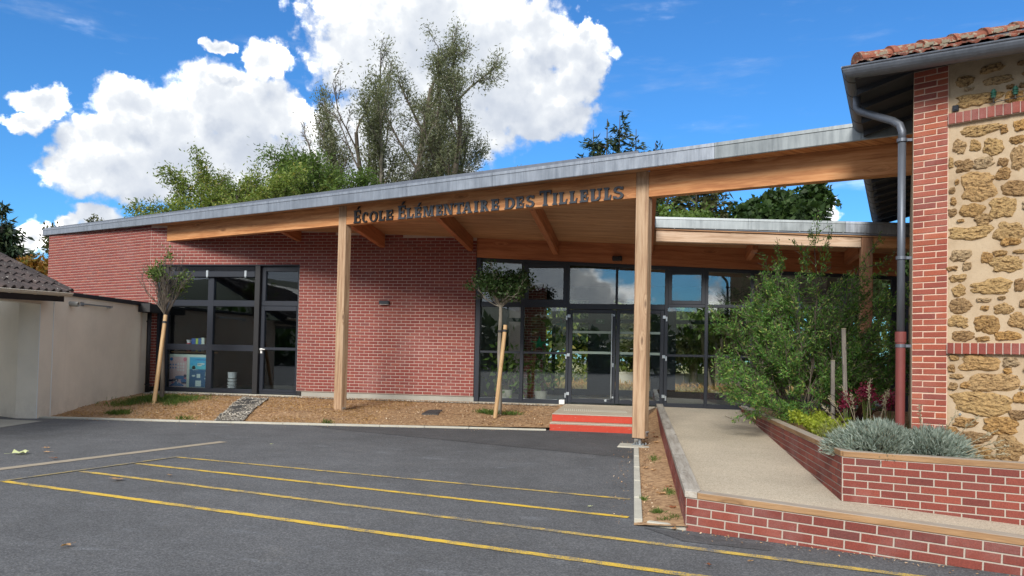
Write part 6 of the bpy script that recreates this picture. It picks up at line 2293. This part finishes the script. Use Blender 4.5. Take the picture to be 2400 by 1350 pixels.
def conifer(name, label, base, h, rad, seed, mat='leaf_conifer', dens=1., tops=1, gap=.0, L=.34, low=.12, cat='tree'):
    """spire with drooping sprays"""
    rs_ = np.random.RandomState(seed)
    t = root(name, base, label, cat)
    segs, pts, ax = [], [], []
    b = np.array(base, float)
    for tt in range(tops):
        off = np.array([(-.75, .45, 1.0, -.35)[(tt - 1) % 4] * rad * .8, rs_.uniform(-1, 1) * rad * .4, 0]) if tt else np.zeros(3)
        hh = h * (1 if tt == 0 else (.955, .965, .91, .985)[(tt - 1) % 4])
        b0 = b + off
        segs.append((b0, b0 + np.array([0, 0, hh]), .16, .015))
        n = int(150 * dens)
        for i in range(n):
            f = 1 - (1 - low) * math.sqrt(rs_.rand())
            z = low * hh + (hh * (1 - low)) * (1 - (1 - f) / (1 - low)) if False else hh * (low + (1 - low) * (1 - math.sqrt(rs_.rand())) )
            fr_ = (z / hh - low) / (1 - low)
            rr = rad * (1 - fr_) ** .8 * rs_.uniform(.65, 1.1) + .12
            a = rs_.uniform(0, 2 * math.pi)
            d = np.array([math.cos(a), math.sin(a), .55])
            p = b0 + np.array([0, 0, z])
            m = max(3, int(rr / .16))
            pr = p
            for j in range(m):
                q_ = pr + d / np.linalg.norm(d) * rr / m
                d = d + np.array([0, 0, -.06 if j < m * .7 else .10])
                segs.append((pr, q_, .022 * (1 - j / m) + .006, .02 * (1 - (j + 1) / m) + .005))
                for _ in range(6):
                    pts.append(q_ + rs_.normal(size=3) * .10)
                    ax.append(d + np.array([0, 0, -.35]) + rs_.normal(size=3) * .5)
                pr = q_
    tag(link('trunk', tube_mesh('trunk', segs, M['bark'], 4), t))
    tag(link('crown', leaf_mesh('crown', pts, L, L * .30, M[mat], seed, ax, .35, .35), t))
    NL[label] = len(pts)
conifer('cypress', 'dark cypress with split top rising above the sloping roof right of centre', (-1.35, 38.0, .3), 13.3, 2.2, 41, dens=2.4, tops=5, L=.34)
conifer('conifer', 'dark conifer at the far left edge behind the outbuilding roof', (-36.6, 38.2, .3), 9.6, 2.8, 43, dens=2.0, tops=2, L=.5)
conifer('conifer', 'dark conifer behind the low canopy roof, under the free beam', (2.1, 33.0, .3), 9.8, 2.0, 47, dens=1.6, tops=3, L=.40, mat='leaf_olive')
conifer('conifer', 'yellowish brown tinged conifer left of the leafy tree under the free beam', (3.1, 35.0, .3), 9.6, 1.6, 49, dens=1.4, tops=2, L=.38, mat='leaf_olive')
t_, n_ = make_tree('leafy_tree', 'round leaved dark green tree behind the low canopy roof at right', 'tree', (4.55, 31.0, .3),
    [((0, 0, 0), (.02, 0, 1), 7.3, .18), ((.2, 0, 0), (.20, 0, 1), 6.6, .14), ((-.2, 0, 0), (-.22, 0, 1), 6.7, .14), ((.3, .1, 0), (.42, 0, .9), 6.0, .09)], dict(PR, ang=.6, ratio=.42), (7, .16, .24, .20, 'leaf_dark', .9, .1), 53, 'bark')
NL['leafy'] = n_
t_, n_ = make_tree('green_shrub', 'fresh green bushy tree between the conifers and the dark leafy tree', 'tree', (2.9, 31.5, .3),
    [((0, 0, 0), (.02, 0, 1), 6.0, .12), ((.2, 0, 0), (.2, 0, 1), 5.5, .1), ((-.2, 0, 0), (-.25, 0, 1), 5.4, .1)], dict(PR, ang=.7, ratio=.45), (9, .2, .2, .12, 'leaf_mid', .9, .1), 57, 'bark')
t_, n_ = make_tree('autumn_tree', 'orange brown autumn tree beside the conifer at far left', 'tree', (-29.5, 33.4, .3),
    [((0, 0, 0), (.0, 0, 1), 5.2, .14), ((.3, 0, 0), (.3, 0, 1), 4.6, .12), ((-.3, 0, 0), (-.35, 0, 1), 4.7, .12), ((.5, 0, 0), (.6, 0, 1), 4.2, .12)], dict(PR, ang=.75, ratio=.55), (13, .22, .2, .14, 'leaf_orange', .9, .1), 59, 'bark')
NL['autumn'] = n_
t_, n_ = make_tree('small_tree', 'tip of a small pale tree just showing over the far left end of the roof', 'tree', (-29.0, 36.4, .3),
    [((0, 0, 0), (.0, 0, 1), 6.6, .1), ((.2, 0, 0), (.12, 0, 1), 6.3, .1), ((-.2, 0, 0), (-.12, 0, 1), 6.4, .1)], dict(PR, ang=.5, ratio=.35), (3, .2, .2, .1, 'leaf_olive', .9, .1), 61, 'bark_pale')

# ---- planting beside the ramp
rs_ = np.random.RandomState(71)
sh = root('feathery_shrub', (2.8, 13.9, .55), 'big feathery green shrub with arching twigs beside the ramp', 'shrub')
segs, tips = [], []
PSH = dict(steps=[10, 7, 5], levels=2, wob=.085, up=.020, rmin=.0035, bare=[.22, .15], kids=[1.9, 1.1], ang=.62, ratio=.40, rr=.6, droop=.05)
for k in range(40):
    a = 2 * math.pi * k * .618
    ti = .12 + 1.25 * ((k * .37) % 1)
    ln = 2.10 - .45 * ti + rs_.uniform(-.35, .25)
    dx, dy = math.cos(a) * ti, math.sin(a) * ti * .7
    grow(segs, tips, (2.80 + .30 * math.cos(a), 13.95 + .35 * math.sin(a), .52), (dx, dy, 1.0), ln, .014, 0, PSH, rs_)
for d, ln in (((-.75, -.35, .25), 1.9), ((-.7, .1, .45), 2.0), ((-.55, -.5, .15), 1.7), ((.75, -.3, .6), 1.9), ((.7, -.1, .9), 2.2), ((.85, -.1, .7), 1.9), ((.5, -.3, .9), 2.2), ((.0, -.1, 1), 2.9), ((-.45, -.2, .75), 2.2), ((.6, .1, 1.0), 2.2), ((.25, .0, 1.0), 2.7), ((-.25, .0, 1.0), 2.5)):
    grow(segs, tips, (2.75, 13.8, .6), d, ln, .014, 0, PSH, rs_)
tag(link('branches', tube_mesh('branches', segs, M['bark'], 4), sh))
pp, ax = [], []
for p, d in tips:
    if p[2] < .45: continue
    for _ in range(2):
        pp.append(p - d * rs_.uniform(0, .20) + rs_.normal(size=3) * .020); ax.append(d)
NL['shrub'] = len(pp)
tag(link('crown', leaf_mesh('crown', pp, .066, .020, M['leaf_shrub'], 72, ax, .75, .0), sh))

def lavender(base, rx, ry, h, n, label, seed):
    r_ = np.random.RandomState(seed)
    t = root('lavender_bush', base, label, 'shrub')
    segs, pts, ax = [], [], []
    for k in range(n):
        a = r_.uniform(0, 2 * math.pi); q_ = math.sqrt(r_.rand())
        lump = 1 + .16 * math.sin(3 * a + seed) + .10 * math.sin(7 * a)
        d = np.array([math.cos(a) * q_ * rx * lump, math.sin(a) * q_ * ry * lump, h * math.sqrt(max(.05, 1 - q_ ** 2.4)) * r_.uniform(.8, 1.08)])
        e = np.array(base) + d
        s0 = np.array(base) + d * r_.uniform(.45, .7)
        segs.append((s0, e, .004, .002))
        dn = d / np.linalg.norm(d)
        for j in range(14):
            pts.append(s0 + (e - s0) * r_.uniform(.25, 1.0)); ax.append(dn * 1.4 + r_.normal(size=3) * .45 + np.array([0, 0, .35]))
    tag(link('stems', tube_mesh('stems', segs, M['stalk'], 3), t))
    tag(link('foliage', leaf_mesh('foliage', pts, .068, .010, M['leaf_lavender'], seed, ax, .25, .0), t))
    NL[label] = len(pts)
    return t
lavender((2.44, 8.62, .50), .46, .40, .40, 1500, 'silvery lavender bush behind the corner of the planter coping', 81)
lavender((2.93, 8.50, .50), .40, .30, .36, 1000, 'smaller lavender bush against the foot of the brick corner', 83)
# dry flower stalks over the lavender
ds_ = root('dry_flower_stalks', (2.8, 9.5, .55), 'dry brownish flower stalks sticking out of the lavender', 'dry flowers')
segs = []
pp, ax = [], []
rs_ = np.random.RandomState(85)
for (x, y, d, ln) in [(2.70, 10.2, (-.25, 0, 1), .75), (2.75, 10.2, (.05, 0, 1), .8), (2.85, 10.2, (.2, 0, 1), .7), (2.6, 10.1, (-.4, 0, 1), .65), (2.9, 10.2, (.1, 0, 1), .65), (3.0, 10.2, (.3, 0, 1), .5), (2.66, 10.2, (-.1, 0, 1), .6), (2.5, 9.8, (-.55, 0, 1), .6), (2.8, 10.1, (-.05, 0, 1), .72), (2.95, 10.1, (.0, 0, 1), .55),
                      (2.95, 8.45, (.55, -.2, 1), .62), (3.0, 8.45, (.9, -.2, .9), .60), (3.0, 8.42, (1.0, -.3, .55), .62), (3.0, 8.42, (1.0, -.2, .35), .6), (2.9, 8.45, (.3, -.2, 1), .55), (2.85, 8.5, (-.1, -.2, 1), .60), (3.0, 8.4, (1.0, -.35, .75), .6)]:
    p = np.array([x, y, .55]); dd = np.array(d, float)
    segs, pp, ax = [], [], []
    for i in range(6):
        dd = dd / np.linalg.norm(dd) + np.array([dd[0] * .06, 0, -.02])
        e = p + dd / np.linalg.norm(dd) * ln / 6
        segs.append((p, e, .004, .0035))
        if i >= 4:
            for _ in range(16):
                pp.append(p + (e - p) * rs_.rand() + rs_.normal(size=3) * .009); ax.append(dd)
        p = e
    sk = link('stalk', tube_mesh('stalk', segs, M['stalk'], 4), ds_)
    link('seed_head', leaf_mesh('seed_head', pp, .035, .012, M['stalk'], 86, ax, .5), sk)
# lime ground cover
n = 2600
pts = np.array([(2.40 + .30 * a + .1 * b, 11.6 + .8 * b, .56 + .10 * math.sin(a * 3) ** 2 + rs_.uniform(0, .14)) for a, b in zip(rs_.normal(size=n) * .75, rs_.normal(size=n) * .8)])
pts = pts[(pts[:, 0] > 2.22)]
gc = root('lime_ground_cover', (2.4, 11.6, .5), 'bright lime green ground cover under the feathery shrub', 'plant')
tag(link('foliage', leaf_mesh('foliage', pts, .05, .038, M['leaf_lime'], 88, None, 1, -.3), gc))
gt = root('grass_tuft', (2.42, 10.5, .5), 'pale arching grass tuft between the lime ground cover and the lavender', 'grass')
tp = np.array([(2.46 + rs_.normal() * .07, 10.3 + rs_.normal() * .12, .50) for _ in range(520)])
o = blades('blades', tp, .34, .010, M['tuft'], 90, .62, kind=None, parent=gt)
gt2 = root('dark_grass_clump', (3.1, 10.3, .5), 'dark green grass clump beside the red flowers', 'grass')
tp = np.array([(3.12 + rs_.normal() * .16, 10.6 + rs_.normal() * .25, .50) for _ in range(900)])
blades('blades', tp, .36, .012, M['grass'], 91, .55, kind=None, parent=gt2)
lowp = root('low_shrub', (2.5, 12.6, .5), 'small grey green shrub by the far end of the planter coping', 'shrub')
n = 1500
pts = np.array([(2.42 + .26 * a, 13.4 + .55 * b, .56 + .32 * rs_.rand()) for a, b in zip(rs_.normal(size=n) * .7, rs_.normal(size=n) * .8)])
tag(link('foliage', leaf_mesh('foliage', pts[pts[:, 0] > 2.2], .055, .02, M['leaf_shrub'], 92, None, 1, -.3), lowp))
# dark strap leaved plant
cd = root('purple_strap_plant', (3.05, 12.4, .5), 'dark purple plant with long strap leaves under the shrub', 'plant')
mbs = []
for k in range(22):
    a = 2 * math.pi * k * .618
    sp = .25 + .6 * ((k * .29) % 1)
    mb = MB()
    ln = .75 + .25 * ((k * .53) % 1)
    d = Vector((math.cos(a) * sp, math.sin(a) * sp, 1)).normalized()
    sd_ = Vector((-math.sin(a), math.cos(a), 0))
    p = Vector((3.15, 12.3, .50)); prev = None
    for i in range(7):
        w_ = .028 * (1 - (i / 6) ** 2) + .002
        cur = (p - sd_ * w_, p + sd_ * w_)
        if prev: mb.quad(prev[0], prev[1], cur[1], cur[0])
        prev = cur
        d = (d + Vector((math.cos(a) * .10, math.sin(a) * .10, -.16 * (i > 2)))).normalized()
        p = p + d * ln / 6
    ob('strap_leaf', mb, M['leaf_maroon'], cd)
def flower(x, y, z, r, n, label, seed):
    r_ = np.random.RandomState(seed)
    t = root('red_flower_plant', (x, y, .5), label, 'flowers')
    segs, pts, ax = [], [], []
    for k in range(9):
        a = 2 * math.pi * k / 9
        e = np.array([x + r * math.cos(a) * r_.rand(), y + r * .6 * math.sin(a) * r_.rand(), z + r_.uniform(-.06, .1)])
        segs.append((np.array([x, y, .5]), e, .005, .003))
        for _ in range(n):
            pts.append(e + r_.normal(size=3) * np.array([.035, .03, .04])); ax.append((0, 0, 1))
    tag(link('stems', tube_mesh('stems', segs, M['grass'], 4), t))
    tag(link('blossom', leaf_mesh('blossom', pts, .032, .026, M['flower_red'], seed, ax, 1), t))
flower(3.02, 11.2, 1.12, .16, 60, 'dark red flower head beside the far post and the shrub', 95)
flower(3.26, 11.0, 1.02, .12, 50, 'small dark red flowers next to the downpipe foot', 97)
flower(2.80, 11.3, 1.0, .10, 40, 'faint red blossom close to the tall grey stake', 98)
# two weathered stakes
for (a, b, w, lab) in (((2.86, 12.35, .45), (2.845, 12.32, 1.57), .055, 'shorter weathered wooden stake in the planted bed'), ((2.97, 12.0, .45), (2.905, 11.95, 2.04), .055, 'taller dark grey wooden stake leaning in the planted bed')):
    t = root('plant_stake', a, lab, 'stake', 'grey stakes in the planter')
    A_, B__ = Vector(a), Vector(b)
    fr = frame_of(A_, B__ - A_, (0, 1, 0))
    mb = MB(); mb.obox(A_ - Vector((w / 2, w / 2, 0)), (w, 0, 0), (0, w, 0), B__ - A_)
    ob('stake_post', mb, M['stake_grey'] if w_ else None, t, frame=fr, bevel=.005)
    mb = MB(); mb.obox(B__ - Vector((w / 2, w / 2, -.001)), (w, 0, 0), (0, w, 0), (0, 0, .012))
    ob('stake_top', mb, M['stalk'], t)

# fallen leaves, each its own thing
def fallen(x, y, size, mat, label, seed, z=None):
    r_ = random.Random(seed)
    z = gz(y) + .012 if z is None else z
    a0 = r_.uniform(0, 6.28)
    N = 12
    mb = MB()
    c = (x, y, z + size * .10)
    ring = []
    for i in range(N):
        a = a0 + 2 * math.pi * i / N
        rr = size * (1.0 if i % 3 == 0 else .62) * r_.uniform(.75, 1.1)
        ring.append((x + rr * math.cos(a), y + rr * math.sin(a) * .8, z + .004 + r_.uniform(0, .45) * size * (1 if i % 2 else .5)))
    for i in range(N):
        mb.quad(c, ring[i], ring[(i + 1) % N])
    mb.quad(c, (x - size * 1.5 * math.cos(a0), y - size * 1.5 * math.sin(a0), z + .01), (x - size * 1.5 * math.cos(a0), y - size * 1.5 * math.sin(a0) + .008, z + .012))
    return tag(ob('fallen_leaf', mb, M[mat]), label, 'leaf', 'fallen leaves')
FL = [(-8.206, 9.012, .15, 'dead_leaf_pale', 'large pale yellow green leaf lying on the asphalt at far left'), (-7.992, 9.212, .07, 'dead_leaf', 'tan leaf just right of the large pale leaf on the asphalt'), (-8.294, 9.573, .055, 'dead_leaf', 'small tan leaf behind the large pale leaf at far left'), (-7.466, 8.754, .075, 'dead_leaf_dark', 'dark red brown leaf lying on the tan strip across the asphalt'),
      (-5.706, 7.621, .105, 'dead_leaf', 'big curled beige leaf between the two nearest yellow lines'), (-5.343, 8.02, .05, 'dead_leaf', 'small beige leaf between the second and third yellow lines'), (-4.216, 5.089, .06, 'dead_leaf', 'brown leaf alone on the near asphalt, lower left'), (.49, 5.714, .045, 'dead_leaf_dark', 'russet leaf between the yellow lines near the ramp wall, lower right'), (.804, 5.892, .035, 'dead_leaf', 'small tan leaf on the asphalt nearest the front ramp wall'),
      (.286, 6.80, .05, 'dead_leaf', 'pale leaf lying at the outer corner of the ramp wall'), (.15, 9.9, .06, 'dead_leaf', 'pinkish leaf in the narrow bed below the second post'), (.147, 8.6, .035, 'dead_leaf', 'small leaf in the middle of the narrow bed'), (.209, 8.3, .075, 'dead_leaf', 'largest beige leaf in the narrow bed beside the ramp wall'), (.02, 12.95, .09, 'dead_leaf', 'crumpled leaf left of the second post foot'),
      (.22, 12.9, .09, 'dead_leaf', 'crumpled leaf right of the second post foot'), (.24, 13.7, .09, 'dead_leaf_dark', 'brown leaf heap in the gap behind the second post'), (.20, 14.4, .07, 'dead_leaf_dark', 'brown leaf farthest back in the gap beside the steps'), (.05, 10.1, .06, 'dead_leaf', 'leaf against the kerb of the narrow bed'), (.31, 8.75, .06, 'dead_leaf_dark', 'rust coloured leaf against the side of the ramp wall'),
      (.30, 7.6, .06, 'dead_leaf_dark', 'rust coloured leaf at the near end of the narrow bed'), (-5.595, 10.934, .03, 'dead_leaf_pale', 'tiny pale leaf alone behind the farthest yellow line'), (-1.95, 14.75, .08, 'dead_leaf', 'beige leaf at the left foot of the red steps'), (-2.2, 15.6, .06, 'dead_leaf', 'leaf on the bed left of the red steps'), (-2.75, 16.2, .07, 'dead_leaf', 'leaf on the bed right of the second young tree'),
      (-3.6, 15.6, .06, 'dead_leaf', 'leaf on the bed between the cover plate and the second stake'), (-10.1, 14.9, .07, 'dead_leaf', 'leaf on the bed right of the first stake'), (-.5, 7.55, .03, 'dead_leaf_pale', 'tiny pale scrap between yellow lines near the narrow bed')]
for k, (x, y, s_, m_, lab) in enumerate(FL):
    z = None
    if x < -1.8 and y > 13.9: z = bed_z(x, y) + .02
    elif -.02 < x < .38 and y > 7: z = sz(x, y) + .02
    fallen(x, y, s_ * .85, m_, lab, 100 + k, z)

# ------------------------------------------------------------------ the garden behind the school, seen through the lobby
mb = MB()
mb.box(-60, 40, 22.6, 140, .30, .372)
struct('lawn', mb, M['lawn'])
mb = MB()
mb.box(-4.5, 9, 22.45, 24.6, .31, .385)
mb.box(-.9, .6, 24.6, 27.5, .31, .383)
struct('garden_path', mb, M['asphalt'])
mb = MB()
mb.box(-4.5, 9, 24.6, 24.85, .31, .44)
struct('garden_kerb', mb, M['concrete'])
gw = root('garden_bench_wall', (1.5, 30, .37), 'long low white concrete wall in the garden, seen through the glass doors', 'wall')
for k in range(5):
    mb = MB(); mb.box(-1.2 + k * 1.5, -1.2 + k * 1.5 + 1.46, 34.6, 35.1, .37, .92)
    ob('concrete_block', mb, M['concrete'], gw, bevel=.02)
hg = root('garden_hedge', (1, 31.5, .37), 'green hedge of mixed shrubs in the garden, seen through the glass doors', 'hedge')
rs_ = np.random.RandomState(121)
n = 26000
hx = rs_.uniform(-13, 13, n); hy = 38.5 + rs_.normal(size=n) * 1.6
hz_ = .4 + rs_.rand(n) * (6.2 + .9 * np.sin(hx * 1.7) + .5 * np.sin(hx * 4.1))
tag(link('foliage', leaf_mesh('foliage', np.stack([hx, hy, hz_], 1), .30, .17, M['leaf_bright'], 122, None, 1, .2), hg))
n = 2200
gx = rs_.uniform(-5, 8, n); gy = rs_.uniform(25.5, 34.3, n)
blades('rough_grass', np.stack([gx, gy, np.full(n, .372)], 1), .35, .03, M['straw'], 123, .6)
bx = root('lobby_plant', (-3.3, 18.7, .43), 'dark green leafy pot plant behind the left pane of the entrance glazing', 'plant', 'pot plants inside the lobby')
def potplant(t, x, y, h, n, r, seed):
    r_ = np.random.RandomState(seed)
    segs, pts, ax = [], [], []
    for k in range(9):
        a = 2 * math.pi * k / 9
        e = np.array([x + r * .6 * math.cos(a), y + r * .3 * math.sin(a), .43 + h * r_.uniform(.55, 1)])
        segs.append((np.array([x, y, .6]), e, .01, .005))
    for k in range(n):
        q_ = r_.normal(size=3) * np.array([r * .5, r * .3, h * .24])
        pts.append(np.array([x, y, .43 + h * .62]) + q_); ax.append(q_)
    mb = MB(); mb.cyl((x, y, .435), (x, y, .70), .12, .16, 16)
    ob('pot', mb, M['concrete_grey'], t)
    tag(link('stems', tube_mesh('stems', segs, M['bark'], 4), t))
    tag(link('foliage', leaf_mesh('foliage', pts, .17, .085, M['leaf_mid'], seed, ax, .6, .25), t))
potplant(bx, -3.32, 18.6, 1.25, 260, .5, 131)
bx = root('lobby_plant', (-2.4, 18.6, .43), 'dark green leafy pot plant behind the second pane, under the paper stars', 'plant', 'pot plants inside the lobby')
potplant(bx, -2.45, 18.5, 1.2, 240, .40, 133)

# ------------------------------------------------------------------ behind the camera: what the panes mirror
mb = MB()
NXh, NYh = 60, 10
gidx = {}
for i in range(NXh + 1):
    for j in range(NYh + 1):
        x = -260 + 520 * i / NXh; y = -70 - 120 * j / NYh
        z = -1 + (1 - (1 - j / NYh) ** 2) * (14 + 9 / (1 + math.exp((x + 55) / 18)) + 2.5 * mnoise.noise((x * .014, 3, 0)) + 3 * mnoise.noise((x * .05, 1, 0))) + 1.5 * mnoise.noise((x * .1, y * .1, 0))
        gidx[i, j] = len(mb.v); mb.v.append((x, y, z))
for i in range(NXh):
    for j in range(NYh):
        mb.f.append((gidx[i, j], gidx[i, j + 1], gidx[i + 1, j + 1], gidx[i + 1, j]))
struct('hills', mb, plain('wooded_hill', (.035, .05, .02), .95, var=.5, scale=.2), smooth=True)
rs_ = np.random.RandomState(151)
n = 14000
wx = rs_.uniform(-110, 110, n); wy = -62 + rs_.normal(size=n) * 3
wz = rs_.rand(n) * (4.8 + 1.6 * np.sin(wx * .31) + 1.6 * np.sin(wx * .87 + 1))
wood_ = link('far_wood', leaf_mesh('far_wood', np.stack([wx, wy, wz], 1), 1.6, .9, M['leaf_dark'], 152, None, 1, .1))
tag(wood_, kind='stuff')
